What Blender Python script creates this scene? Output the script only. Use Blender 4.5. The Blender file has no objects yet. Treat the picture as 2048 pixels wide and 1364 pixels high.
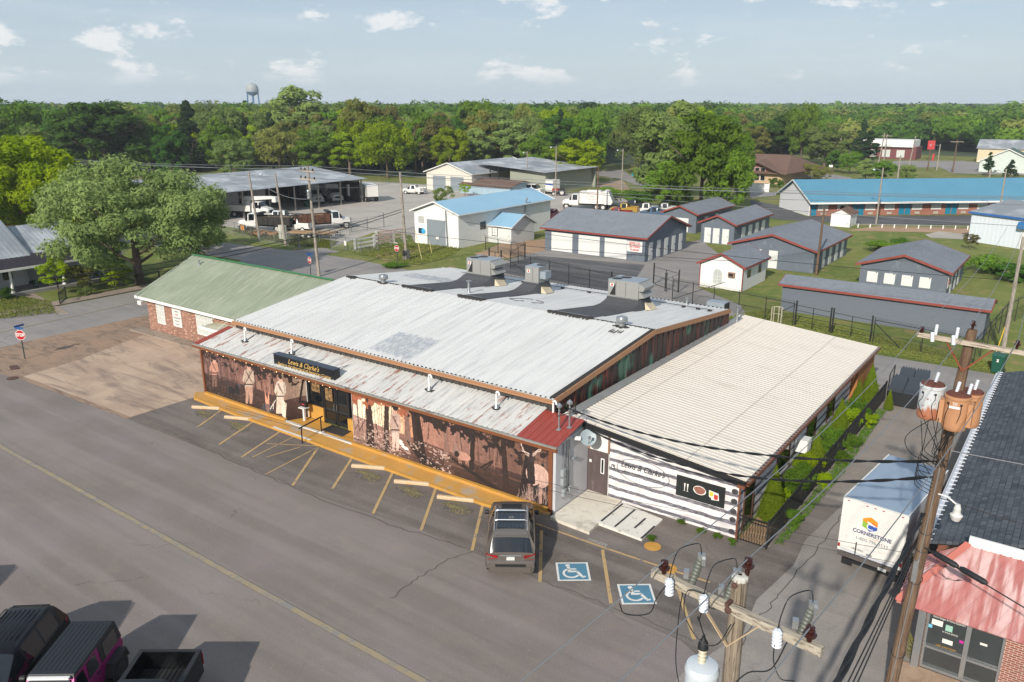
import bpy, math, random
import numpy as np
from mathutils import Vector, Matrix, noise as mnoise
random.seed(7); RNG = np.random.default_rng(7)
R = math.radians
sc = bpy.context.scene
COL = sc.collection

# ------------------------------------------------------------------ camera, sky, sun, exposure
F_PX, PITCH, YAW, CAM_H = 1600.0, math.atan(475 / 1600.0), R(35.9), 18.0
CAM = (17.785, -27.651, CAM_H)
cd = bpy.data.cameras.new('camera'); cam = bpy.data.objects.new('camera', cd); COL.objects.link(cam)
cd.sensor_width = 36.0; cd.lens = 36.0 * F_PX / 2048.0; cd.clip_start = 0.2; cd.clip_end = 20000
cam.location = CAM; cam.rotation_euler = (math.pi / 2 - PITCH, 0, YAW)
sc.camera = cam

SUN_EL, SUN_AZ = 29.5, -80.0          # azimuth of the sun measured from +X
sd = Vector((math.cos(R(SUN_AZ)) * math.cos(R(SUN_EL)), math.sin(R(SUN_AZ)) * math.cos(R(SUN_EL)), math.sin(R(SUN_EL))))
sl = bpy.data.lights.new('sun', 'SUN'); sl.energy = 4.5; sl.angle = R(0.9); sl.color = (1.0, 0.93, 0.84)
so = bpy.data.objects.new('sun', sl); COL.objects.link(so); so.rotation_euler = sd.to_track_quat('Z', 'Y').to_euler()
so.location = (0, -60, 60)

sc.view_settings.view_transform = 'Standard'; sc.view_settings.look = 'None'
sc.view_settings.gamma = 1; sc.view_settings.exposure = 0.28
sc.render.engine = 'CYCLES'
sc.cycles.max_bounces = 5; sc.cycles.diffuse_bounces = 3; sc.cycles.glossy_bounces = 3
sc.cycles.transmission_bounces = 4; sc.cycles.transparent_max_bounces = 24; sc.cycles.volume_bounces = 0
sc.cycles.use_denoising = True

# ------------------------------------------------------------------ node helpers
def S(h):
    h = h.lstrip('#'); c = [int(h[i:i + 2], 16) / 255 for i in (0, 2, 4)]
    return tuple(((v / 12.92) if v < .04045 else ((v + .055) / 1.055) ** 2.4) for v in c)
class NT:
    def __init__(s, tree): s.t = tree; s.n = tree.nodes; s.l = tree.links
    def node(s, typ, ins=None, **kw):
        n = s.n.new(typ)
        for k, v in kw.items(): setattr(n, k, v)
        for k, v in (ins or {}).items():
            if v is None: continue
            i = n.inputs[k]
            if isinstance(v, bpy.types.NodeSocket): s.l.new(v, i)
            else:
                if isinstance(v, tuple) and len(v) == 3 and i.type == 'RGBA': v = (*v, 1)
                i.default_value = v
        return n
    def math(s, op, a, b=None, c=None, clamp=False):
        n = s.node('ShaderNodeMath', {0: a, 1: b, 2: c}, operation=op); n.use_clamp = clamp; return n.outputs[0]
    def noise(s, vec, scale, detail=3, rough=.55, dist=0):
        return s.node('ShaderNodeTexNoise', {'Vector': vec, 'Scale': scale, 'Detail': detail, 'Roughness': rough, 'Distortion': dist}).outputs['Fac']
    def smap(s, x, a, b, lo=0., hi=1.):
        return s.node('ShaderNodeMapRange', {0: x, 1: a, 2: b, 3: lo, 4: hi}, interpolation_type='SMOOTHSTEP').outputs[0]
    def scale(s, vec, k): return s.node('ShaderNodeVectorMath', {0: vec, 1: k}, operation='MULTIPLY').outputs[0]
    def mix(s, f, a, b, mode='MIX'):
        n = s.node('ShaderNodeMix', {0: f}, data_type='RGBA', blend_type=mode)
        for i, v in ((6, a), (7, b)):
            if isinstance(v, bpy.types.NodeSocket): s.l.new(v, n.inputs[i])
            else: n.inputs[i].default_value = (*v[:3], 1)
        return n.outputs[2]
    def xyz(s, vec): n = s.node('ShaderNodeSeparateXYZ', {0: vec}); return n.outputs
    def bump(s, h, dist, strength=1.0): return s.node('ShaderNodeBump', {'Height': h, 'Distance': dist, 'Strength': strength}).outputs[0]
    def obj(s): return s.node('ShaderNodeTexCoord').outputs['Object']
    def pos(s): return s.node('ShaderNodeNewGeometry').outputs['Position']
MATS = {}
def newmat(name):
    m = bpy.data.materials.new(name); m.use_nodes = True; m.node_tree.nodes.clear(); MATS[name] = m
    nt = NT(m.node_tree); out = nt.node('ShaderNodeOutputMaterial'); return m, nt, out
def bsdf(nt, out, col, rough=.7, metal=0, normal=None, spec=.5, **extra):
    b = nt.node('ShaderNodeBsdfPrincipled', {'Base Color': col, 'Roughness': rough, 'Metallic': metal, 'Specular IOR Level': spec})
    for k, v in extra.items(): b.inputs[k.replace('_', ' ')].default_value = v
    if normal is not None: nt.l.new(normal, b.inputs['Normal'])
    nt.l.new(b.outputs[0], out.inputs[0]); return b
def M(name, col, rough=.7, metal=0, var=.12, vs=1.5, fine=.06, fs=25, bump=0, bs=40, spec=.5, st=(1, 1, 1), dirt=None, dcov=.62, ds=1.2, glow=0):
    """painted / weathered surface: soft tone variation + fine grain + optional dirt patches"""
    if name in MATS: return MATS[name]
    col = S(col) if isinstance(col, str) else col
    m, nt, out = newmat(name)
    v = nt.scale(nt.obj(), st)
    n1 = nt.noise(v, vs, 4); n2 = nt.noise(v, fs, 2)
    k = nt.math('ADD', nt.math('MULTIPLY', nt.math('SUBTRACT', n1, .5), var * 3), nt.math('MULTIPLY', nt.math('SUBTRACT', n2, .5), fine * 3))
    k = nt.math('ADD', k, 1.0)
    c = nt.node('ShaderNodeVectorMath', {0: col, 'Scale': k}, operation='SCALE').outputs[0]
    if dirt: c = nt.mix(nt.smap(nt.noise(v, ds, 6, .7), dcov, dcov + .12), c, S(dirt))
    nrm = nt.bump(nt.noise(v, bs, 3), bump) if bump else None
    bsdf(nt, out, c, rough, metal, nrm, spec)
    return m

# ------------------------------------------------------------------ calibration of the place (metres): X along the street, Y away from it
_c, _s = math.cos(PITCH), math.sin(PITCH)
FW = Vector((-math.sin(YAW) * _c, math.cos(YAW) * _c, -_s)); RT = Vector((math.cos(YAW), math.sin(YAW), 0)); UP = RT.cross(FW)
def ray(x, y): return FW + RT * ((x - 1024) / F_PX) - UP * ((y - 682) / F_PX)
def G(x, y, z=0.0):
    d = ray(x, y); t = (z - CAM[2]) / d.z; return (CAM[0] + d.x * t, CAM[1] + d.y * t, z)
def atY(x, y, Y):
    d = ray(x, y); t = (Y - CAM[1]) / d.y; return (CAM[0] + d.x * t, Y, CAM[2] + d.z * t)
def atX(x, y, X):
    d = ray(x, y); t = (X - CAM[0]) / d.x; return (X, CAM[1] + d.y * t, CAM[2] + d.z * t)

# ------------------------------------------------------------------ mesh helpers
class MB:
    def __init__(s): s.v = []; s.f = []
    def add(s, vs, fs):
        o = len(s.v); s.v += [tuple(p) for p in vs]; s.f += [tuple(i + o for i in f) for f in fs]; return s
    def box(s, x0, y0, z0, x1, y1, z1):
        if x0 > x1: x0, x1 = x1, x0
        if y0 > y1: y0, y1 = y1, y0
        if z0 > z1: z0, z1 = z1, z0
        return s.add([(x0, y0, z0), (x1, y0, z0), (x1, y1, z0), (x0, y1, z0), (x0, y0, z1), (x1, y0, z1), (x1, y1, z1), (x0, y1, z1)],
                     [(0, 3, 2, 1), (4, 5, 6, 7), (0, 1, 5, 4), (1, 2, 6, 5), (2, 3, 7, 6), (3, 0, 4, 7)])
    def cbox(s, cx, cy, cz, sx, sy, sz, rot=0):
        c, q = math.cos(rot), math.sin(rot); vs = []
        for dz in (-.5, .5):
            for dx, dy in ((-.5, -.5), (.5, -.5), (.5, .5), (-.5, .5)):
                a, b = dx * sx, dy * sy; vs.append((cx + a * c - b * q, cy + a * q + b * c, cz + dz * sz))
        return s.add(vs, [(0, 3, 2, 1), (4, 5, 6, 7), (0, 1, 5, 4), (1, 2, 6, 5), (2, 3, 7, 6), (3, 0, 4, 7)])
    def prism(s, poly, z0, z1):
        n = len(poly); a = [(p[0], p[1], z0) for p in poly]; b = [(p[0], p[1], z1) for p in poly]
        return s.add(a + b, [tuple(range(n - 1, -1, -1)), tuple(range(n, 2 * n))] + [(i, (i + 1) % n, n + (i + 1) % n, n + i) for i in range(n)])
    def extr(s, pts, d):
        """polygon in 3-D given thickness along vector d"""
        n = len(pts); b = [tuple(p[k] + d[k] for k in range(3)) for p in pts]
        return s.add(list(pts) + b, [tuple(range(n - 1, -1, -1)), tuple(range(n, 2 * n))] + [(i, (i + 1) % n, n + (i + 1) % n, n + i) for i in range(n)])
    def face(s, pts): return s.add(pts, [tuple(range(len(pts)))])
    def tube(s, pts, r, n=8, cap=True):
        pts = [Vector(p) for p in pts]; rs = r if isinstance(r, (list, tuple)) else [r] * len(pts); rings = []
        for i, p in enumerate(pts):
            d = (pts[min(i + 1, len(pts) - 1)] - pts[max(i - 1, 0)]).normalized()
            a = d.cross(Vector((0, 0, 1)) if abs(d.z) < .9 else Vector((1, 0, 0))).normalized(); b = d.cross(a)
            rings.append([tuple(p + (a * math.cos(t) + b * math.sin(t)) * rs[i]) for t in [2 * math.pi * k / n for k in range(n)]])
        vs = [v for g in rings for v in g]; fs = []
        for i in range(len(rings) - 1):
            for k in range(n): fs.append((i * n + k, i * n + (k + 1) % n, (i + 1) * n + (k + 1) % n, (i + 1) * n + k))
        if cap: fs += [tuple(range(n - 1, -1, -1)), tuple(range((len(rings) - 1) * n, len(rings) * n))]
        return s.add(vs, fs)
    def curve(s, pts, r, n=5):
        P_ = [Vector(p) for p in pts]; P_ = [P_[0] * 2 - P_[1]] + P_ + [P_[-1] * 2 - P_[-2]]; out = []
        for i in range(1, len(P_) - 2):
            a, b, c, d = P_[i - 1:i + 3]
            for k in range(5): t = k / 5; out.append(((b * 2) + (c - a) * t + (a * 2 - b * 5 + c * 4 - d) * t * t + (b * 3 - a - c * 3 + d) * t ** 3) * .5)
        return s.tube(out + [P_[-2]], r, n)
    def bar(s, p, q, w, h=None):
        h = h or w; p, q = Vector(p), Vector(q); d = (q - p).normalized()
        a = d.cross(Vector((0, 0, 1)) if abs(d.z) < .95 else Vector((1, 0, 0))).normalized(); b = a.cross(d)
        vs = [tuple(e + a * (x * w / 2) + b * (y * h / 2)) for e in (p, q) for x, y in ((-1, -1), (1, -1), (1, 1), (-1, 1))]
        return s.add(vs, [(0, 3, 2, 1), (4, 5, 6, 7), (0, 1, 5, 4), (1, 2, 6, 5), (2, 3, 7, 6), (3, 0, 4, 7)])
    def lathe(s, prof, c=(0, 0, 0), n=20, M4=None):
        rings = [[(c[0] + r * math.cos(2 * math.pi * k / n), c[1] + r * math.sin(2 * math.pi * k / n), c[2] + z) for k in range(n)] for r, z in prof]
        vs = [v for g in rings for v in g]
        if M4 is not None: vs = [tuple(M4 @ Vector(v)) for v in vs]
        fs = []
        for i in range(len(rings) - 1):
            for k in range(n): fs.append((i * n + k, i * n + (k + 1) % n, (i + 1) * n + (k + 1) % n, (i + 1) * n + k))
        fs += [tuple(range(n - 1, -1, -1)), tuple(range((len(rings) - 1) * n, len(rings) * n))]
        return s.add(vs, fs)
    def rect(s, o, r, u, w, h, d=.004):
        """rectangle centred at o, spanned by unit vectors r (w wide) and u (h high), thickness d along its normal"""
        o, r, u = Vector(o), Vector(r).normalized(), Vector(u).normalized(); n = r.cross(u) * d
        return s.extr([tuple(o + r * (a * w / 2) + u * (b * h / 2)) for a, b in ((-1, -1), (1, -1), (1, 1), (-1, 1))], tuple(n))
INV = {}
def tag(o, label=None, cat=None, group=None, kind=None):
    for k, v in (('label', label), ('category', cat), ('group', group), ('kind', kind)):
        if v: o[k] = v
    return o
def thing(name, loc, label, cat, group=None, rot=0):
    o = bpy.data.objects.new(name, None); COL.objects.link(o); o.location = loc; o.rotation_euler = (0, 0, rot); o.empty_display_size = .3
    INV[o.name] = (Matrix.Translation(Vector(loc)) @ Matrix.Rotation(rot, 4, 'Z')).inverted()
    return tag(o, label, cat, group)
def build(name, mb, mat, parent=None, smooth=False, label=None):
    me = bpy.data.meshes.new(name); iv = INV.get(parent.name) if parent else None
    vs = np.array(mb.v, dtype=float)
    if iv is not None and len(vs):
        m4 = np.array(iv); vs = vs @ m4[:3, :3].T + m4[:3, 3]
    me.from_pydata(vs.tolist(), [], mb.f); me.materials.append(mat)
    if smooth: me.shade_smooth(); me.set_sharp_from_angle(angle=R(smooth if smooth is not True else 40))
    me.update(); o = bpy.data.objects.new(name, me); COL.objects.link(o)
    if parent: o.parent = parent; INV[o.name] = iv if iv is not None else Matrix.Identity(4)
    if label: o['label'] = label
    return o
def single(name, mb, mat, label, cat, loc, group=None, smooth=False):
    """one-mesh thing with its origin at its base"""
    mb.v = [(v[0] - loc[0], v[1] - loc[1], v[2] - loc[2]) for v in mb.v]
    o = build(name, mb, mat, None, smooth); o.location = loc; return tag(o, label, cat, group)
def struct(name, mb, mat): return tag(build(name, mb, mat), kind='structure')
def kids(o): return [c for c in bpy.data.objects if c.parent == o]
def dup(root, loc, rot, label, scale=None):
    def cp(o, par):
        c = o.copy(); COL.objects.link(c); c.parent = par
        for k in KIDS.get(o.name, []): cp(k, c)
        return c
    if root.name not in KIDS:
        def reg(o):
            KIDS[o.name] = kids(o)
            for k in KIDS[o.name]: reg(k)
        reg(root)
    c = cp(root, None); c.location = loc; c.rotation_euler = (0, 0, rot)
    if scale: c.scale = scale
    if label: c['label'] = label
    return c
KIDS = {}
def text(name, s, size, mat, parent, o, r, u, shear=0, align='CENTER', ext=.003, bold=0, sx=1.0, space=1.0):
    cu = bpy.data.curves.new('t', 'FONT'); cu.body = s; cu.size = size; cu.align_x = align; cu.align_y = 'CENTER'
    cu.extrude = ext; cu.offset = bold; cu.shear = shear; cu.resolution_u = 3; cu.space_character = space
    ob = bpy.data.objects.new('t', cu); COL.objects.link(ob); dg = bpy.context.evaluated_depsgraph_get()
    me = bpy.data.meshes.new_from_object(ob.evaluated_get(dg)); COL.objects.unlink(ob); bpy.data.objects.remove(ob); bpy.data.curves.remove(cu)
    r, u = Vector(r).normalized(), Vector(u).normalized(); n = r.cross(u); o = Vector(o)
    m = Matrix(((r.x * sx, u.x, n.x, o.x), (r.y * sx, u.y, n.y, o.y), (r.z * sx, u.z, n.z, o.z), (0, 0, 0, 1)))
    if parent and parent.name in INV: m = INV[parent.name] @ m
    me.transform(m); me.materials.clear(); me.materials.append(mat); me.name = name
    ob = bpy.data.objects.new(name, me); COL.objects.link(ob)
    if parent: ob.parent = parent; INV[ob.name] = INV.get(parent.name, Matrix.Identity(4))
    return ob
def ribs(mb, a, b, c, d, n, h, w=.22, thick=.04):
    """ribbed metal sheet: eave a->b, ridge d->c, n ribs running from eave to ridge, standing h proud"""
    a, b, c, d = map(Vector, (a, b, c, d)); N = (b - a).cross(d - a).normalized()
    if N.z < 0: N = -N
    prof = []
    for i in range(n):
        for t, k in ((0, 0), (.5 - w, 0), (.5 - w * .55, 1), (.5 + w * .55, 1), (.5 + w, 0)): prof.append(((i + t) / n, k))
    prof.append((1, 0)); m = len(prof)
    lo = [tuple(a.lerp(b, t) + N * (k * h)) for t, k in prof]; hi = [tuple(d.lerp(c, t) + N * (k * h)) for t, k in prof]
    mb.add(lo + hi, [(i, i + 1, m + i + 1, m + i) for i in range(m - 1)])
    T = N * thick
    q = [tuple(p - T * .1) for p in (a, b, c, d)]; q2 = [tuple(p - T) for p in (a, b, c, d)]
    mb.add(q + q2, [(4, 7, 6, 5), (0, 4, 5, 1), (1, 5, 6, 2), (2, 6, 7, 3), (3, 7, 4, 0)])
    return mb
def P(*pts, z=0.0): return [G(x, y, z)[:2] for x, y in pts]
def px_sheet(name, pts, z, mat, px=True):
    q = P(*pts) if px else pts
    mb = MB(); mb.face([(p[0], p[1], z) for p in q]); return struct(name, mb, mat)
def sheet_ok(mb):
    return mb
HAZE = 0.0002
# ------------------------------------------------------------------ world sky
w = bpy.data.worlds.new('World'); sc.world = w; w.use_nodes = True; wt = NT(w.node_tree); w.node_tree.nodes.clear()
sky = wt.node('ShaderNodeTexSky', sky_type='NISHITA'); sky.sun_disc = False; sky.sun_elevation = R(SUN_EL); sky.sun_rotation = R(90 - SUN_AZ)
sky.altitude = 200; sky.air_density = 1.1; sky.dust_density = 1.6; sky.ozone_density = 1.3
gen = wt.node('ShaderNodeTexCoord').outputs['Generated']
X, Y, Z = wt.xyz(gen)[:3]
pv = wt.node('ShaderNodeCombineXYZ', {0: wt.math('MULTIPLY', X, 7.0), 1: wt.math('MULTIPLY', Y, 7.0), 2: wt.math('MULTIPLY', Z, 17.0)}).outputs[0]
n1 = wt.noise(pv, 1.35, 6, .6, .15); n2 = wt.noise(pv, .28, 3, .55); n3 = wt.noise(pv, 7.0, 5, .65)
cum = wt.smap(wt.math('ADD', wt.math('ADD', n1, wt.math('MULTIPLY', wt.math('SUBTRACT', n3, .5), .16)), wt.math('MULTIPLY', wt.math('SUBTRACT', n2, .5), .25)), .555, .645)
wisp = wt.smap(wt.noise(wt.scale(pv, (.5, .5, 1.4)), 1.1, 6, .65), .42, .72)
grad = wt.mix(wt.smap(Z, .0, .16), (3.5, 4.2, 4.75), (2.7, 3.4, 4.3))
base = wt.mix(.82, sky.outputs[0], grad)
base = wt.mix(wt.math('MULTIPLY', wisp, .30), base, (4.6, 5.1, 5.5))
up = wt.smap(Z, .014, .04)
cl = wt.mix(wt.math('MULTIPLY', wt.math('MULTIPLY', cum, up), .75), base, (6.2, 6.2, 6.2))
bg = wt.node('ShaderNodeBackground', {'Color': cl, 'Strength': .127})
wt.l.new(bg.outputs[0], wt.node('ShaderNodeOutputWorld').inputs[0])

# ------------------------------------------------------------------ ground materials
def asphalt(name, col, crack=.5, patch='#6f6c6a', tint='#8d8175', grain=.25):
    m, nt, out = newmat(name); p = nt.pos()
    a = nt.noise(p, .16, 5, .6); b = nt.noise(p, .9, 4, .65); g = nt.noise(p, 28, 2, .8)
    c = nt.mix(nt.smap(a, .4, .68), S(col), S(patch)); c = nt.mix(nt.math('MULTIPLY', nt.smap(b, .5, .75), .45), c, S(tint))
    st = nt.noise(nt.scale(p, (.12, 2.2, 1)), 1.0, 4, .6); c = nt.mix(nt.math('MULTIPLY', nt.smap(st, .5, .75), .25), c, S('#5d5b5a'))
    spots = nt.smap(nt.noise(p, 2.6, 2, .5), .74, .80); c = nt.mix(nt.math('MULTIPLY', spots, .5), c, S('#3c3a39'))
    warp = nt.node('ShaderNodeVectorMath', {0: p, 1: nt.scale(nt.node('ShaderNodeTexNoise', {'Vector': p, 'Scale': .8, 'Detail': 3}).outputs['Color'], (1.6, 1.6, 0))}, operation='ADD').outputs[0]
    vo = nt.node('ShaderNodeTexVoronoi', {'Vector': warp, 'Scale': .13}, feature='DISTANCE_TO_EDGE').outputs['Distance']
    cr = nt.math('MULTIPLY', nt.smap(vo, .0, .0055, 1, 0), nt.smap(nt.noise(p, .22, 2), .53, .60)); c = nt.mix(nt.math('MULTIPLY', cr, crack), c, S('#33302e'))
    gs = nt.smap(nt.noise(p, 9, 2, .9), .66, .74); c = nt.mix(nt.math('MULTIPLY', gs, .35), c, S('#4a4643')); lt = nt.smap(nt.noise(p, 13, 1, .5), .70, .76); c = nt.mix(nt.math('MULTIPLY', lt, .35), c, S('#b5aca1'))
    tr = nt.smap(nt.noise(nt.scale(p, (.05, .9, 1)), 1.0, 3, .5), .42, .62); c = nt.mix(nt.math('MULTIPLY', tr, .22), c, S('#98908a'))
    k = nt.math('ADD', 1 - grain, nt.math('MULTIPLY', g, 2 * grain))
    c = nt.node('ShaderNodeVectorMath', {0: c, 'Scale': k}, operation='SCALE').outputs[0]
    bsdf(nt, out, c, .92, 0, nt.bump(g, .012, .6), .25); return m
A_ST = asphalt('street_asphalt', '#736b65', .35, '#7c7370', '#84786c', .5)
A_LOT = asphalt('lot_asphalt', '#69615b', .4, '#5a534e', '#7f7469', .5)
A_BACK = asphalt('back_asphalt', '#87837f', .5, '#7b7876', '#938a80')
A_SLAB = asphalt('slab_paving', '#837d77', .3, '#8c8680', '#948b80', .4)
A_DARK = asphalt('sealed_asphalt', '#484a4d', .2, '#535456', '#5c5956')
A_ALLEY = asphalt('alley_asphalt', '#7c756d', .5, '#857d74', '#918372', .5)
def grassmat(name, c1, c2, c3, bare=.62, barecol='#8f7a57'):
    m, nt, out = newmat(name); p = nt.pos()
    a = nt.noise(p, .09, 5, .6); b = nt.noise(p, .7, 4, .7); g = nt.noise(p, 7, 3, .8)
    c = nt.mix(nt.smap(a, .38, .66), S(c1), S(c2)); c = nt.mix(nt.math('MULTIPLY', nt.smap(b, .45, .75), .8), c, S(c3))
    c = nt.mix(nt.math('MULTIPLY', nt.smap(nt.noise(p, .33, 5, .7), bare, bare + .08), .75), c, S(barecol))
    c = nt.node('ShaderNodeVectorMath', {0: c, 'Scale': nt.math('ADD', .55, nt.math('MULTIPLY', g, .9))}, operation='SCALE').outputs[0]
    bsdf(nt, out, c, .95, 0, nt.bump(g, .05, .8), .15); return m
GRASS = grassmat('meadow_grass', '#5e6932', '#717340', '#8b8453', .56)
LAWN = grassmat('lawn_grass', '#5f6d34', '#70763e', '#898450', .57)
VERGE = grassmat('worn_grass', '#62703a', '#74764a', '#857f55', .55, '#99866a')
FLOOR = M('forest_floor', '#38452a', .95, var=.3, vs=.05)
def gravelmat(name, c1, c2, c3):
    m, nt, out = newmat(name); p = nt.pos()
    a = nt.noise(p, .12, 5, .65); g = nt.noise(p, 12, 3, .8); b = nt.noise(nt.scale(p, (.3, 1.2, 1)), .5, 4, .7)
    c = nt.mix(nt.smap(a, .35, .7), S(c1), S(c2)); c = nt.mix(nt.math('MULTIPLY', nt.smap(b, .5, .7), .6), c, S(c3))
    c = nt.node('ShaderNodeVectorMath', {0: c, 'Scale': nt.math('ADD', .7, nt.math('MULTIPLY', g, .6))}, operation='SCALE').outputs[0]
    bsdf(nt, out, c, .95, 0, nt.bump(g, .03, .6), .15); return m
GRAVEL = gravelmat('yard_gravel', '#a09a92', '#aca69b', '#8c857a')
DIRT = gravelmat('bare_dirt', '#9c7f66', '#a48b72', '#83705d')
def concretemat(name, c1, c2, c3, st=(.5, 1.4, 1), joint=None):
    m, nt, out = newmat(name); p = nt.pos()
    a = nt.noise(p, .3, 5, .65); b = nt.noise(nt.scale(p, st), .9, 6, .72, 1.2); g = nt.noise(p, 18, 3, .8)
    c = nt.mix(nt.smap(a, .38, .66), S(c1), S(c2)); c = nt.mix(nt.math('MULTIPLY', nt.smap(b, .46, .66), .85), c, S(c3))
    c = nt.node('ShaderNodeVectorMath', {0: c, 'Scale': nt.math('ADD', .8, nt.math('MULTIPLY', g, .4))}, operation='SCALE').outputs[0]
    if joint:
        X, Y, _ = nt.xyz(p)[:3]
        for s_ in (X, Y):
            f = nt.math('ABSOLUTE', nt.math('SUBTRACT', nt.math('FRACT', nt.math('DIVIDE', s_, joint)), .5))
            c = nt.mix(nt.math('MULTIPLY', nt.smap(f, .494, .499), .7), c, S('#4e453d'))
    bsdf(nt, out, c, .9, 0, nt.bump(g, .01, .5), .3); return m
CONC = concretemat('old_concrete_lot', '#b09a85', '#a08a78', '#7b6b60', (.16, .8, 1))
WALK = concretemat('sidewalk_concrete', '#8d7f72', '#988b7c', '#6f655c', (1, 1, 1), 1.5)
APRON = concretemat('worn_apron', '#8c7765', '#957b66', '#6b5d51')
LIGHTCONC = concretemat('light_concrete', '#cfc9bb', '#c2bbab', '#a9a192', (1, 1, 1))
YELLOW = M('kerb_yellow_paint', '#b5863a', .7, var=.12, vs=2, dirt='#a3978a', dcov=.60, ds=.9, fine=.05)
YLINE = M('line_yellow_paint', '#ab8f62', .85, var=.1, dirt='#77706a', dcov=.53, ds=2.2)
YLINE2 = M('road_centre_paint', '#8d8067', .85, var=.1, dirt='#7c7772', dcov=.47, ds=2.0)
WPAINT = M('white_marking_paint', '#c9c8c2', .8, var=.08, dirt='#8f8d88', dcov=.60, ds=3)
BPAINT = M('blue_marking_paint', '#49768b', .8, var=.12, dirt='#6f7f84', dcov=.66, ds=2.5)

# ------------------------------------------------------------------ ground: one sheet to the horizon, then sheets on it
_N = 64
mb = MB(); mb.add([(12000 * math.cos(2 * math.pi * i / _N), 12000 * math.sin(2 * math.pi * i / _N), 0) for i in range(_N)], [tuple(range(_N))])
struct('ground', mb, GRASS)
zL = [0.0]
def nz(): zL[0] += .0025; return zL[0]
# street in front and side street
px = px_sheet
px('road', [(-120, -60), (140, -60), (140, 0.1), (-120, 0.1)], nz(), A_ST, False)
px('lawn', [(-140, -40), (-58.4, -40), (-58.4, 32), (-72, 37), (-140, 37)], nz(), LAWN, False)
px('side_road', [(-58.4, -60), (-48.6, -60), (-48.6, 20), (-46.5, 27.5), (40, 27.5), (40, 34.2), (-4, 34.6), (-20, 34.8), (-36, 36.5), (-46, 37.6), (-52, 38.3), (-59.5, 38.4), (-66, 37.6), (-76, 36.5), (-130, 34.0), (-130, 27), (-64, 30), (-58.4, 24)], nz(), A_BACK, False)
def _pa(): px('parking_area', [(-27.5, -5.2), (-19, -5.05), (-10.9, -5.15), (-4, -4.6), (3, -4.75), (8.6, -4.9), (9.6, -5.4), (10.2, -3.2), (9.9, -1), (10.3, 2.2), (10.1, 4.5), (10.6, 9), (9.0, 9), (9.0, 2.85), (.2, 2.85), (.2, .2), (-27.5, .2)], nz(), A_LOT, False)
px('alley', [(9.4, -7.2), (15.6, -7.2), (15.6, 27.6), (8.2, 27.6), (8.2, 2.6), (9.4, 2.6)], nz(), A_ALLEY, False)
px('alley', [(9.3, -7.2), (15.6, -7.2), (15.6, 16), (11.2, 16), (10.2, 9), (9.8, 2)], nz(), A_SLAB, False)
_pa()
px('apron', [(-48.7, 12), (-48.7, -1.5), (-48.2, -3.6), (-46.5, -5.4), (-43.5, -6.1), (-39.5, -5.6), (-26.8, -5.2), (-26.8, 7), (-44, 12)], nz(), APRON, False)
zm = zL[0] + .009
px('concrete_lot', [(-43.3, 6.2), (-40.6, -1.0), (-39.9, -5.2), (-26.9, -4.9), (-26.7, 0), (-26.7, 6.2)], nz(), CONC, False)
# left sidewalk, garden path
mb = MB(); mb.prism([(-60.2, -40), (-58.5, -40), (-58.5, 22), (-60.2, 22)], 0, .12); struct('sidewalk', mb, WALK)
mb = MB(); mb.prism(P((100, 604), (138, 627), (112, 627), (52, 593), (28, 592), (70, 588)), .0, .05); struct('path', mb, WALK)
# grass strips and yards
px('lawn', [(-4.9, 34.75), (-20, 35.2), (-20, 37), (-4.8, 43.6), (40, 43.6), (40, 34.4)], nz(), LAWN, False)
px('lawn', [(-9.2, 43.6), (-8.8, 60), (-16, 61), (-15, 66), (-40, 90), (-40, 110), (60, 110), (60, 43.0)], nz(), LAWN, False)
px('storage_paving', P((960, 560), (985, 528), (1085, 500), (1290, 505), (1400, 480), (1440, 510), (1520, 560), (1395, 575), (1480, 610), (1500, 640), (1060, 560)), nz(), A_BACK, False)
px('storage_paving', P((1000, 530), (1075, 512), (1290, 530), (1262, 572), (1230, 592), (1000, 545)), nz(), A_DARK, False)
px('dirt_patch', P((918, 500), (1000, 488), (1092, 478), (1098, 500), (1000, 520), (985, 518)), nz(), DIRT, False)
px('gravel_yard', [(-140, 44.0), (-84, 43.0), (-64, 44.6), (-60.2, 47.5), (-56, 50.5), (-56, 62), (-49, 76), (-44, 76), (-30, 98), (-62, 118), (-150, 108)], nz(), GRAVEL, False)
px('verge', [(-130, 37.0), (-75, 38.6), (-64.5, 38.9), (-61.4, 41.5), (-64.4, 45.4), (-84, 45.6), (-130, 44.6)], nz(), VERGE, False)
px('yard_entrance', [(-64.2, 37.8), (-59, 38.2), (-57.8, 44), (-59.5, 49), (-64.5, 46), (-62.2, 42.5)], nz(), A_BACK, False)
px('verge', P((655, 498), (745, 466), (822, 470), (830, 488), (925, 498), (1000, 488), (960, 505), (900, 515), (840, 530), (800, 527), (770, 510), (730, 512), (690, 507)), nz(), LAWN, False)
px('dirt_track', P((745, 513), (840, 493), (880, 497), (800, 516), (775, 522)), nz(), DIRT, False)
px('motel_parking', P((1500, 400), (1560, 412), (1610, 433), (2200, 430), (2200, 453), (1700, 448), (1560, 440), (1505, 432)), nz(), A_DARK, False)
px('motel_road', P((1500, 385), (1552, 385), (1552, 392), (1500, 396)), nz(), A_BACK, False)
px('dirt_bank', P((1690, 462), (1760, 452), (2120, 462), (2048, 476), (1880, 466)), nz(), DIRT, False)
px('gravel_pad', P((1850, 470), (1880, 463), (1935, 470), (1935, 480), (1860, 476)), nz(), GRAVEL, False)
px('hill_road', P((1595, 352), (1640, 345), (1700, 355), (1720, 368), (1640, 368)), nz(), A_BACK, False)
px('hill_road', P((1690, 330), (1800, 322), (1925, 322), (2100, 342), (2100, 352), (1905, 347), (1880, 335), (1740, 336)), nz(), A_BACK, False)
px('far_road', P((1180, 344), (1245, 340), (1262, 352), (1310, 375), (1285, 374), (1230, 356), (1180, 350)), nz(), A_BACK, False)
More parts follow.
